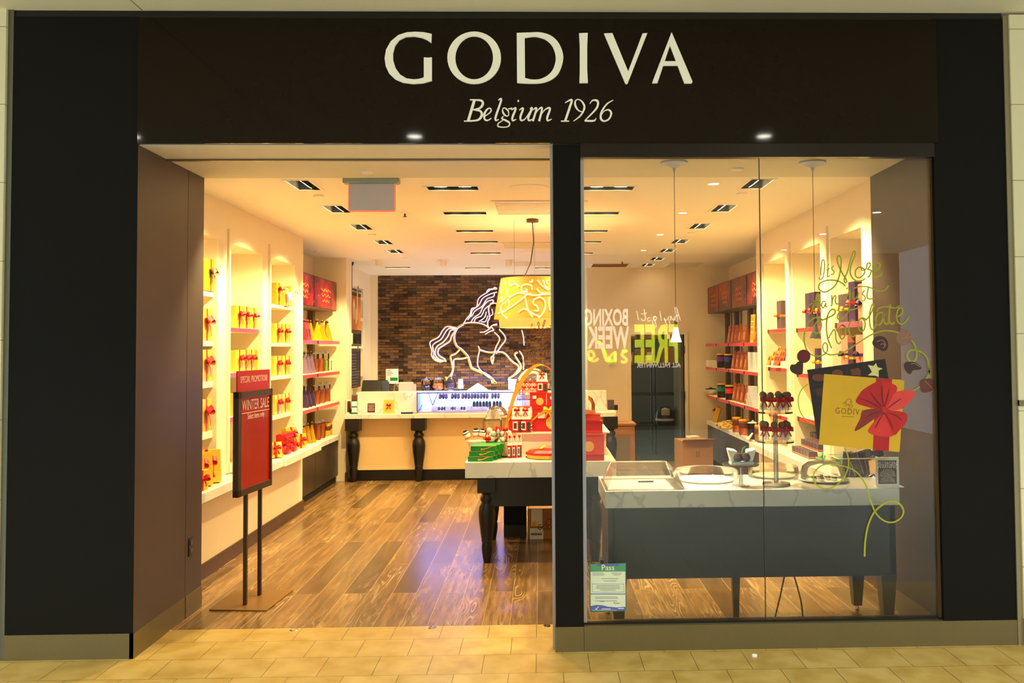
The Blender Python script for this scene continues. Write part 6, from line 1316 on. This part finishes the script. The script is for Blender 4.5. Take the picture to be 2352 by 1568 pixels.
for x, y, w in ((wx0+.085, wy0+.09, .10), (wx1-.06, wy0+.09, .10), (xm_, wy0+.08, .05), (wx0+.05, wy1-.10, .10), (W(1968, 1395, y=wy1-.10).x, wy1-.10, .10)):
    k = w/2; f = .55
    part('leg', B().hexa([(x-k*f, y-k*f, .03), (x+k*f, y-k*f, .03), (x+k*f, y+k*f, .03), (x-k*f, y+k*f, .03)], [(x-k, y-k, wa+.01), (x+k, y-k, wa+.01), (x+k, y+k, wa+.01), (x-k, y+k, wa+.01)]), M_black, t, ab=True)
    part('foot', B().lathe([(.012, 0), (.016, .008), (.010, .03)], x, y, 12), M_chrome, t, ab=True, smooth=True)
# cable
yk = .42
def kc(u, v, y): p = W(u, v, y=y); return (p.x, p.y, max(.006, p.z))
solo('black_cable', B().tube([tuple(p) for p in cat([kc(1806, 1300, .34), kc(1798, 1340, .34), kc(1788, 1385, .34), (kc(1770, 1410, .3)[0], .30, .01), (kc(1750, 1420, .3)[0], .26, .008), (kc(1775, 1414, .3)[0], .34, .02), (kc(1795, 1416, .3)[0], .28, .008)], 6)], .005, 6), M_black, 'black power cable looping to the floor under the window table, left strand', 'cable', smooth=True)
solo('black_cable', B().tube([tuple(p) for p in cat([kc(1817, 1300, .34), kc(1832, 1350, .34), kc(1842, 1395, .34), (kc(1842, 1420, .3)[0], .30, .008), (kc(1815, 1424, .26)[0], .24, .008)], 6)], .005, 6), M_black, 'black power cable hanging under the window table, right strand', 'cable', smooth=True)
def on(u, v): p = W(u, v, z=wz1); return p
M_ac2 = glassmat('frosty_acrylic', (.96, .94, .90), 1.7, .12)
# rectangular cover
t = thing('rectangular_cover', 'clear rectangular tapered acrylic tray cover at the left end of the window table', 'display cover', (0, 0, wz1))
f0, f1, g0_, g1_ = on(1398, 1130), on(1574, 1126), on(1390, 1085), on(1540, 1085); h = .13; ins = .05
x0, x1, yA, yB_ = f0.x+.0, f1.x, wy0+.03, wy0+.52
t.location = ((x0+x1)/2, (yA+yB_)/2, wz1); th = .005
def shell(o):
    return B().add([(x0+o, yA+o, wz1+.006), (x1-o, yA+o, wz1+.006), (x1-o, yB_-o, wz1+.006), (x0+o, yB_-o, wz1+.006), (x0+ins+o, yA+ins+o, wz1+h-o), (x1-ins-o, yA+ins+o, wz1+h-o), (x1-ins-o, yB_-ins-o, wz1+h-o), (x0+ins+o, yB_-ins-o, wz1+h-o)], [(0, 1, 5, 4), (1, 2, 6, 5), (2, 3, 7, 6), (3, 0, 4, 7), (4, 5, 6, 7)])
part('cover', shell(0), M_ac2, t, ab=True, bev=.012)
part('rim', B().box(x0-.012, x1+.012, yA-.012, yA+.002, wz1, wz1+.006).box(x0-.012, x1+.012, yB_-.002, yB_+.012, wz1, wz1+.006).box(x0-.012, x0+.002, yA, yB_, wz1, wz1+.006).box(x1-.002, x1+.012, yA, yB_, wz1, wz1+.006), M_ac2, t, ab=True)
part('handle', B().box((x0+x1)/2-.05, (x0+x1)/2+.05, yA+.02, yA+.035, wz1+.045, wz1+.055), mat('grey_handle', (80, 90, 96), .3), t, ab=True, bev=.004)
def drum(u, v, r, h, lb):
    p = on(u, v); t = thing('round_cover', lb, 'display cover', (p.x, p.y, wz1))
    part('cover', B().lathe([(r, .0), (r, h*.85), (r*.97, h), (.001, h*1.06)], 0, 0, 40, False), M_ac2, t, smooth=True); part('inner_plate', B().lathe([(r*.8, .001), (r*.85, .012), (.001, .008)], 0, 0, 36, False), M_paper, t, smooth=True)
p = on(1622, 1103); drum(1622, 1103, .215, .075, 'low round clear cover over a white plate beside the rectangular cover')
drum(1776, 1094, .17, .075, 'low round clear cover behind the candy pop tower')
# strawberry cake stand
p = on(1702, 1116); y_ = p.y; zt_p = W(1702, 1066, y=y_).z-wz1
t = thing('glass_cake_stand', 'clear footed cake stand carrying wrapped chocolate strawberries', 'cake stand', (p.x, y_, wz1))
part('foot', B().lathe([(.055, 0), (.055, .005), (.012, .008), (.001, .008)], 0, 0, 28), M_acryl, t, smooth=True); part('stem', B().lathe([(.012, .008), (.012, zt_p-.004)], 0, 0, 20, False), M_acryl, t, smooth=True); part('stem_core', B().lathe([(.005, .008), (.005, zt_p-.004)], 0, 0, 12), M_chrome, t, smooth=True)
part('plate', B().lathe([(.001, zt_p-.004), (.115, zt_p-.004), (.118, zt_p+.003), (.112, zt_p+.001), (.001, zt_p+.001)], 0, 0, 40, False), M_ac2, t, smooth=True)
zs_ = wz1+zt_p+.003
t = thing('strawberry_gift', 'chocolate dipped strawberries in white crinkled cups on a pale blue tray', 'confectionery', (p.x, y_-.01, zs_))
part('pale_blue_tray', B().box(-.072, .072, -.04, .04, 0, .018), mat('pale_blue_card', (170, 190, 190), .5, var=0), t, bev=.002)
for s in (-1, 1):
    b = B(); pts_b = [(s*.03, -.03, .018), (s*.07, -.03, .018), (s*.07, .03, .018), (s*.03, .03, .018)]; pts_t = [(s*.028, -.035, .085), (s*.095, -.03, .10), (s*.09, .03, .105), (s*.035, .03, .095)]
    if s < 0: pts_b = [pts_b[i] for i in (1, 0, 3, 2)]; pts_t = [pts_t[i] for i in (1, 0, 3, 2)]
    b.hexa(pts_b, pts_t); part('white_paper_wing', b, mat('crinkled_white_paper', (226, 220, 200), .6, var=.15, scale=60, bump=.6), t, bev=.008, seg=3)
    b = B(); b.lathe([(.001, .02), (.026, .026), (.032, .045), (.020, .070), (.001, .078)], s*.024, -.03, 16, False); part('chocolate_strawberry', b, M_choc, t, smooth=True)
part('green_stalk', B().tube([(.0, -.02, .07), (.01, -.01, .10), (.03, -.01, .115)], .004, 6), M_green, t)
# two tier pop tower
p = on(1783, 1114); y_ = p.y; z1t = W(1783, 1015, y=y_).z-wz1; z2t = W(1783, 948, y=y_).z-wz1
t = thing('two_tier_pop_tower', 'two tier round acrylic stand in the middle of the window table', 'display stand', (p.x, y_, wz1))
part('base_disc', B().lathe([(.001, 0), (.085, 0), (.09, .006), (.085, .018), (.001, .018)], 0, 0, 36, False), M_ac2, t, smooth=True)
part('pole', B().lathe([(.014, .018), (.014, z2t)], 0, 0, 20), M_ac2, t, smooth=True); part('chrome_core', B().lathe([(.006, .018), (.006, z2t)], 0, 0, 12), M_chrome, t, smooth=True)
for z, r in ((z1t, .118), (z2t, .112)): part('tier_disc', B().lathe([(.001, z), (r, z), (r, z+.010), (.001, z+.010)], 0, 0, 40, False), M_ac2, t, smooth=True)
def cpop():
    t = thing('cake_pop', 'x', 'cake pop'); part('stick', B().tube([(0, 0, 0), (0, 0, .09)], .0022, 6), M_paper, t); part('cake_ball', B().ball((0, 0, .105), .023, 1, 16, 12), mat('nut_crusted_chocolate', (120, 92, 70), .7, var=.6, scale=120, bump=1), t, smooth=True)
    b = B(); bow(b, 0, -.006, .075, .024, True, .045); part('red_bow', b, M_red, t); part('clear_wrap', B().lathe([(.008, .075), (.020, .045), (.024, .01)], 0, 0, 10, False), mat('milky_film', (235, 230, 215), .4, alpha=.45, var=.1), t); return t
CPp = proto(cpop)
for z, nm, ang in ((z1t, 'lower', [250, 285, 325, 205, 165, 20]), (z2t, 'upper', [235, 275, 310, 345, 190, 150, 60])):
    for i, a in enumerate(ang):
        a_ = math.radians(a); CPp.put((p.x+.08*math.cos(a_), y_+.08*math.sin(a_), wz1+z+.011), 0, 'cake pop with red bow, %s clockwise place on the %s tier of the tower' % (ORD[i], nm), 'cake pops on the %s tier' % nm)
# glass dome with chocolates
p = on(1892, 1104); t = thing('domed_cake_plate', 'clear glass dome over small chocolates on a white plate', 'cake dome', (p.x, p.y, wz1)); hd_ = W(1892, 1056, y=p.y).z-wz1
part('plate', B().lathe([(.001, 0), (.09, 0), (.165, .012), (.16, .016), (.09, .006), (.001, .006)], 0, 0, 40, False), M_paper, t, smooth=True)
R_d = .148; part('dome', B().lathe([(R_d, .012), (R_d, hd_*.45), (R_d*.93, hd_*.7), (R_d*.72, hd_*.88), (R_d*.4, hd_*.97), (.001, hd_)], 0, 0, 40, False), M_glass, t, smooth=True)
part('knob', B().lathe([(.006, hd_), (.006, hd_+.008), (.014, hd_+.02), (.010, hd_+.034), (.001, hd_+.036)], 0, 0, 18, False), M_glass, t, smooth=True)
for i, (dx, dy) in enumerate(((-.07, -.02), (-.02, .02), (-.03, -.05), (.03, .0), (.06, -.04), (.0, .06))):
    tc_ = thing('cup_chocolate', 'small chocolate in a paper cup under the dome, %s of six' % ORD[i], 'chocolate', (p.x+dx, p.y+dy, wz1+.010), 0, 'chocolates under the glass dome')
    part('paper_cup', B().lathe([(.016, 0), (.023, .014)], 0, 0, 16, False), M_paper, tc_); part('chocolate', B().ball((0, 0, .014), .017, .7, 14, 8), M_milk if i % 2 else M_choc, tc_, smooth=True)
# acrylic bar bin with wrapped bars
a = on(1925, 1112); yb3 = wy0+.47
xa, xb = W(1930, 1110, y=yb3).x, W(2016, 1110, y=yb3).x; hz2 = W(1960, 1052, y=yb3).z-wz1
t = thing('acrylic_bar_bin', 'clear acrylic bin with flared white rim holding wrapped chocolate slabs', 'display bin', ((xa+xb)/2, yb3+.1, wz1)); w = (xb-xa)/2
part('panels', B().hexa([(-w, -.1, 0), (w, -.1, 0), (w, .1, 0), (-w, .1, 0)], [(-w-.01, -.12, hz2), (w+.01, -.12, hz2), (w+.01, .12, hz2), (-w-.01, .12, hz2)]), M_acryl, t)
part('rim', B().box(-w-.02, w+.02, -.125, -.118, hz2-.003, hz2+.002).box(-w-.02, w+.02, .118, .125, hz2-.003, hz2+.002).box(-w-.02, -w-.012, -.12, .12, hz2-.003, hz2+.002).box(w+.012, w+.02, -.12, .12, hz2-.003, hz2+.002), M_paper, t)
M_clr = mat('clear_wrapped_slab', (86, 52, 36), .15, .2, var=.7, scale=18, coat=1)
def slb():
    t = thing('wrapped_chocolate_slab', 'x', 'chocolate slab'); b = B(); b.box(-.028, .028, -.007, .007, 0, .16); part('slab', b, M_clr, t, bev=.004); part('brown_label', B().box(-.020, .020, -.009, -.007, .05, .12), M_brownp, t); part('film_edge', B().box(-.033, -.026, -.004, .004, .0, .165).box(.026, .033, -.004, .004, 0, .165), M_pink2, t); return t
M_pink2 = mat('shiny_film', (214, 200, 200), .15, .5, var=.4, scale=60)
SL = proto(slb)
for i, (dx, ti) in enumerate(((-.10, .12), (-.06, .05), (-.02, -.12), (.03, -.20), (.07, -.10), (.10, -.04))):
    o = SL.put(((xa+xb)/2+dx*.8, yb3+.05+.02*(i % 3), wz1+.003), 0, 'film wrapped chocolate slab, %s from left in the acrylic bin' % ORD[i], 'slabs in the acrylic bin'); o.rotation_euler = (-.12, ti*1.4, 0)
for i, dx in enumerate((-.03, .05)):
    o = SL.put(((xa+xb)/2+dx, yb3+.10, wz1+hz2-.015), 0, 'film wrapped chocolate slab lying on top of the bin, %s of two' % ['left', 'right'][i], 'slabs on top of the bin'); o.rotation_euler = (.3, 1.25, .2)
# allergen sign
ya_ = wy0+.05; a = W(2010, 1050, y=ya_); c = W(2065, 1118, y=ya_); w = c.x-a.x; h = a.z-wz1
t = thing('allergen_sign', 'white framed brown allergen warning notice at the right table end', 'sign', ((a.x+c.x)/2, ya_, wz1))
part('frame', B().box(-w/2, w/2, -.005, .005, 0, h), M_paper, t, bev=.001); part('brown_card', B().box(-w*.39, w*.39, -.007, -.005, h*.115, h*.90), M_brownp, t); part('foot', B().box(-w/2-.005, w/2+.02, -.03, .03, -.0, .006), M_paper, t)
def tl2(body, z, sz, sx=.8, nm='printed_words', x=0): return text(body, sz, (t.location.x+x, ya_-.0072, wz1+h*z), (1, 0, 0), (0, 0, 1), M_paper, t, sx, 'CENTER', .0003, nm)
tl2('ALLERGEN', .745, .030, .86); tl2('WARNING', .635, .031, .86)
for i, s_ in enumerate(('Our products may', 'contain one or more of the', 'following allergens: Tree Nuts,', 'Peanuts, Milk, Eggs, Soy, Wheat', '(Gluten), Sulfites, Barley, Oat and', 'rarely, Sesame Seeds.', 'Please ask a store employee', 'for our ingredient and allergen', 'information prior to purchasing.')): tl2(s_, .565-.05*i, .0105, .72)
# ================= pass certificate on the glass =================
yg = gy-.0016
def gp(u, v): p = W(u, v, y=yg); return (p.x, p.y, p.z)
def quad(b, pts, dy=0, th=.0008): b.prism(pts, lambda a, c: (lambda p: (p[0], p[1]-dy, p[2]))(gp(a, c)), (0, th, 0)); return b
t = thing('inspection_certificate', 'green and blue inspection pass certificate taped to the window by the pillar', 'certificate', gp(1397, 1405))
cg = lambda x, y: (1340+x*.0893, 1280+y*.0893)
part('backing', quad(B(), [cg(160, 165), cg(1095, 140), cg(1105, 1380), cg(165, 1405)]), mat('teal_green_sheet', (60, 110, 96), .6), t, ab=True)
part('green_header', quad(B(), [cg(175, 170), cg(1085, 150), cg(1078, 358), cg(185, 365)], .001), mat('sage_green_print', (84, 146, 110), .6), t, ab=True)
part('white_sheet', quad(B(), [cg(185, 365), cg(1078, 358), cg(1082, 1290), cg(185, 1300)], .001), mat('pale_cert_paper', (214, 220, 190), .6), t, ab=True)
part('blue_wave', quad(B(), [cg(185, 1245), cg(330, 1215), cg(480, 1222), cg(640, 1262), cg(850, 1280), cg(1082, 1262), cg(1086, 1360), cg(185, 1365)], .002), mat('periwinkle_print', (90, 100, 160), .6), t, ab=True)
b = B(); M_ink = mat('grey_ink', (110, 120, 110), .6, var=0)
def rect(b, x0, x1, y0, y1, dy=.002): quad(b, [cg(x0, y0), cg(x1, y0), cg(x1, y1), cg(x0, y1)], dy, .0005)
for y, l in ((400, (230, 520)), (440, (230, 540)), (400, (720, 1000)), (440, (760, 960)), (540, (460, 900)), (600, (520, 860)), (715, (340, 930)), (755, (320, 950)), (795, (330, 940)), (835, (430, 830)), (1010, (290, 880)), (1050, (300, 900)), (1110, (300, 860)), (1130, (420, 540))): rect(b, l[0], l[1], y-5, y+5)
for args in ((230, 1040, 672, 678), (230, 1040, 882, 888), (230, 236, 672, 888), (1034, 1040, 672, 888)): rect(b, *args)
stroke(b, [cg(780, 1180), cg(800, 1140), cg(830, 1190), cg(870, 1150), cg(890, 1185), cg(940, 1160)], .8, lambda u, v: (lambda p: (p[0], p[1]-.0025, p[2]))(gp(u, v)), (0, .0005, 0))
part('printed_lines', b, M_ink, t, ab=True); b = B(); rect(b, 190, 1080, 925, 945); rect(b, 345, 915, 160, 210, .0025); part('blue_bars', b, MC['periwinkle_print'], t, ab=True)
b = B(); stroke(b, [cg(310, 1300), cg(330, 1330), cg(390, 1250)], 1.4, lambda u, v: (lambda p: (p[0], p[1]-.003, p[2]))(gp(u, v)), (0, .0004, 0)); rect(b, 470, 700, 1310, 1325, .003); rect(b, 890, 1040, 1295, 1315, .003); rect(b, 220, 860, 1345, 1352, .003); part('white_marks', b, M_paper, t, ab=True)
q = gp(*cg(630, 322)); text('Pass', .047, (q[0], q[1]-.002, q[2]), (1, 0, 0), (0, 0, 1), mat('cream_print', (240, 236, 190), .5, var=0), t, 1, 'CENTER', .0004, 'printed_words')
# ================= vinyl lettering and printed decals on the glass =================
t = thing('window_script', 'lime handwritten slogan and swirls on the right window glass', 'window decal', gp(1950, 700))
gf = lambda u, v: gp(u, v)
for nm, L_ in (('first_word_pair', its), ('second_word', than), ('third_word', just), ('fourth_word', choc)):
    b = B()
    for L, w in L_: stroke(b, V1(L), w*(1.25 if nm != 'second_word' else 1.4), gf, (0, .0008, 0), 5)
    part(nm, b, M_lime, t, ab=True)
b = B()
for L, w in ((V1([(1730,1180),(1770,1240),(1792,1330),(1775,1405),(1725,1420),(1685,1370),(1700,1312),(1760,1290),(1850,1320),(1910,1390),(1930,1500),(1935,1600)]), 4), (V2([(1502,270),(1495,350),(1460,410)]), 4), (V2([(1400,480),(1350,515),(1290,532)]), 3), (V2([(250,455),(180,520),(150,620),(170,740),(240,830),(320,872)]), 2.2)): stroke(b, L, w, gf, (0, .0008, 0), 6)
part('upper_swirl_lines', b, M_lime, t, ab=True); b = B()
L = V2([(625,1110),(662,1200),(665,1310),(610,1430),(500,1520),(380,1520),(310,1450),(320,1360),(400,1290),(520,1280),(680,1320),(770,1380),(830,1470)])+V3([(880,430),(905,520),(950,625),(1020,685),(1090,692),(1150,655),(1168,600),(1135,545),(1075,525),(1010,548),(935,612),(885,720),(862,850),(857,968)])
stroke(b, L, [3]*13+[3.5]*6+[4]*8, gf, (0, .0008, 0), 6)
part('hanging_swirl', b, M_lime, t, ab=True)
def cgx(x, y): return (1820+x*.1722, 780+y*.1722)
def dq(pts, m_, nm, par, dy, fn=cgx): return part(nm, quad(B(), [fn(*p) for p in pts], dy, .0006), m_, par, ab=True)
t = thing('gift_box_decal', 'large printed decal of a gold chocolate box with red bow on the glass', 'window decal', gp(1960, 1000))
M_tray = mat('printed_dark_tray', (34, 18, 16), .5, var=.15); M_tray2 = mat('printed_tray_line', (70, 44, 38), .5)
dq([(195,400),(1237,255),(1300,600),(345,1330),(332,1325)], M_tray, 'tray_print', t, .0)
b = B()
for p in ([(200,405),(1232,262)], [(235,610),(400,590)], [(285,820),(420,815)], [(470,400),(480,460)], [(720,360),(745,470)], [(965,320),(985,490)], [(1225,262),(1265,515)], [(200,405),(340,1320)]): quad_ = [cgx(*q_) for q_ in p]; stroke(b, quad_, 1.0, lambda u, v: (lambda p_: (p_[0], p_[1]-.0008, p_[2]))(gp(u, v)), (0, .0004, 0))
part('tray_dividers', b, M_tray2, t, ab=True)
M_chp = mat('printed_milk_chocolate', (110, 56, 38), .45, var=.35, scale=20)
dq([(350+90*math.cos(i*.52), 505+50*math.sin(i*.52)) for i in range(12)], M_chp, 'round_chocolate_print', t, .001)
dq([(600+75*math.cos(i*.52), 445+50*math.sin(i*.52)) for i in range(12)], M_chp, 'round_chocolate_print', t, .001)
dq([(775,395),(880,372),(915,420),(908,480),(790,470)], M_chp, 'square_chocolate_print', t, .001)
M_wch = mat('printed_white_chocolate', (224, 214, 140), .45, var=.15, scale=20)
dq([(1005,335),(1080,350),(1115,310),(1135,365),(1205,385),(1150,410),(1150,500),(1110,480),(1005,475),(1060,430),(1045,400)], M_wch, 'star_chocolate_print', t, .001)
dq([(300,660),(400,640),(400,760),(320,745)], M_tray2, 'dark_chocolate_print', t, .001)
M_gp = mat('printed_gold_box', (222, 172, 20), .5, var=.10, scale=5)
dq([(422,455),(1455,535),(1493,548),(1490,580),(1430,1480),(1420,1497),(352,1395)], M_gp, 'gold_box_print', t, .0015)
M_rp = [mat('printed_red_%d' % i, c, .5, var=.18, scale=10) for i, c in enumerate(((206, 30, 26), (184, 20, 22), (228, 66, 56), (140, 40, 30), (218, 48, 42), (196, 24, 24)))]
dq([(1115,512),(1328,525),(1285,1482),(1072,1468)], M_rp[1], 'ribbon_print', t, .002)
pet = [([(1185,545),(1330,585),(1392,625),(1385,690),(1300,860),(1200,905),(1150,890),(1160,700)],0),([(965,650),(1185,560),(1190,900),(1090,915),(1000,895),(845,835),(890,730)],1),([(1390,690),(1640,700),(1465,915),(1250,930),(1290,850)],2),([(960,935),(1210,935),(1040,1090),(830,1220),(900,1060)],3),([(1200,990),(1015,1190),(1050,1255),(1200,1292),(1350,1272),(1290,1120)],4),([(1230,955),(1440,955),(1530,1005),(1510,1110),(1430,1200),(1350,1270),(1270,1100)],5),([(1195,925),(1235,895),(1275,925),(1265,965),(1215,970)],0)]
for i, (p_, k_) in enumerate(pet): dq([tuple(x_[:2]) for x_ in cat([(x, y, 0) for x, y in p_], 3, True)], M_rp[k_], 'bow_loop_print', t, .0026+.0003*i)
b = B(); off = lambda u, v: (lambda p_: (p_[0], p_[1]-.0055, p_[2]))(gp(u, v))
for p in ([(1190,600),(1195,750),(1215,890)],[(1040,700),(1110,800),(1200,895)],[(900,780),(1050,840),(1180,910)],[(1290,650),(1260,780),(1225,890)],[(1450,780),(1350,850),(1260,920)],[(1210,980),(1150,1080),(1100,1180)],[(1240,980),(1300,1100),(1340,1200)],[(1260,970),(1380,1010),(1460,1080)],[(1180,960),(1080,980),(980,1040)]): stroke(b, [cgx(*q_) for q_ in p], [.8, 2.6, 1.2], off, (0, .0004, 0))
part('fold_lines', b, mat('printed_dark_red', (120, 12, 16), .5), t, ab=True)
M_br2 = mat('printed_bronze', (150, 104, 14), .5, var=0)
a_ = gp(*cgx(565, 980)); c_ = gp(*cgx(915, 1005)); rt_ = (c_[0]-a_[0], 0, c_[2]-a_[2]); text('GODIVA', .052, (a_[0], a_[1]-.0026, a_[2]), rt_, (-rt_[2], 0, rt_[0]), M_br2, t, .82, 'LEFT', .0003, 'printed_words', 0, 1.2)
b = B()
for p in ([(700,850),(740,790),(780,800),(770,840),(800,820)],[(670,860),(700,830),(720,860),(700,890)],[(740,850),(760,890),(740,920)],[(780,850),(800,880),(780,915)],[(720,870),(780,870)],[(650,1020),(820,1030)]): stroke(b, [cgx(*q_) for q_ in p], 1.1, lambda u, v: (lambda p_: (p_[0], p_[1]-.0026, p_[2]))(gp(u, v)), (0, .0004, 0))
part('horse_mark_print', b, M_br2, t, ab=True)
def chocd(pts, m_, lb, extra=None):
    xs = [p[0] for p in pts]; ys = [p[1] for p in pts]; t = thing('chocolate_decal', lb, 'window decal', gp(sum(xs)/len(xs), max(ys)))
    part('printed_shape', quad(B(), [tuple(q_[:2]) for q_ in cat([(x, y, 0) for x, y in pts], 4, True)], .0008, .0006), m_, t, ab=True)
    if extra:
        b = B()
        for p in extra: stroke(b, p, 1.6, lambda u, v: (lambda p_: (p_[0], p_[1]-.002, p_[2]))(gp(u, v)), (0, .0004, 0))
        part('printed_highlight', b, mat('printed_highlight', (170, 120, 100), .5), t, ab=True)
M_pch = mat('printed_dark_chocolate', (66, 38, 28), .4, var=.35, scale=30); M_cher = mat('printed_cherry', (110, 24, 30), .4, var=.2, scale=20); M_nut = mat('printed_walnut', (150, 108, 90), .5, var=.5, scale=50)
chocd(ell(1846, 818, 15.5, 15.5, 14), M_cher, 'round cherry red chocolate decal at the left end of the slogan'); 
chocd(V2([(140,230),(170,222),(198,240),(200,290),(190,350),(140,360),(80,330),(62,290),(80,255),(120,252)]), M_pch, 'dark heart chocolate decal under the cherry red one')
chocd(V1([(1300,1180),(1350,1135),(1430,1150),(1468,1210),(1460,1280),(1410,1305),(1340,1270),(1295,1230)]), M_pch, 'dark shell chocolate decal under the slogan swirl', [V1([(1340,1200),(1400,1180),(1440,1230),(1410,1270)]), V1([(1380,1230),(1420,1220),(1430,1260)])])
chocd(V1([(1590,1090),(1640,1050),(1700,1080),(1745,1130),(1720,1200),(1640,1240),(1580,1210),(1565,1150)]), M_nut, 'pale walnut topped chocolate decal at the right end of the swirl', [V1([(1600,1120),(1640,1160),(1700,1110)])])
chocd(V2([(1245,240),(1300,225),(1360,235),(1418,290),(1380,310),(1330,315),(1298,355),(1245,300)]), M_pch, 'split chocolate decal inside the small right loop', [V2([(1310,250),(1350,245),(1400,280)])])
chocd(V2([(1410,420),(1460,402),(1535,412),(1540,500),(1500,535),(1430,540),(1405,480)]), M_chp, 'square milk chocolate decal at the far right of the swirl', [V2([(1450,420),(1530,500)])])
# ================= tidy =================
def _cull(r):
    for c_ in list(r.children): _cull(c_)
    bpy.data.objects.remove(r)
for p_ in PROTOS:
    if p_.root is not None and not p_.used: _cull(p_.root)
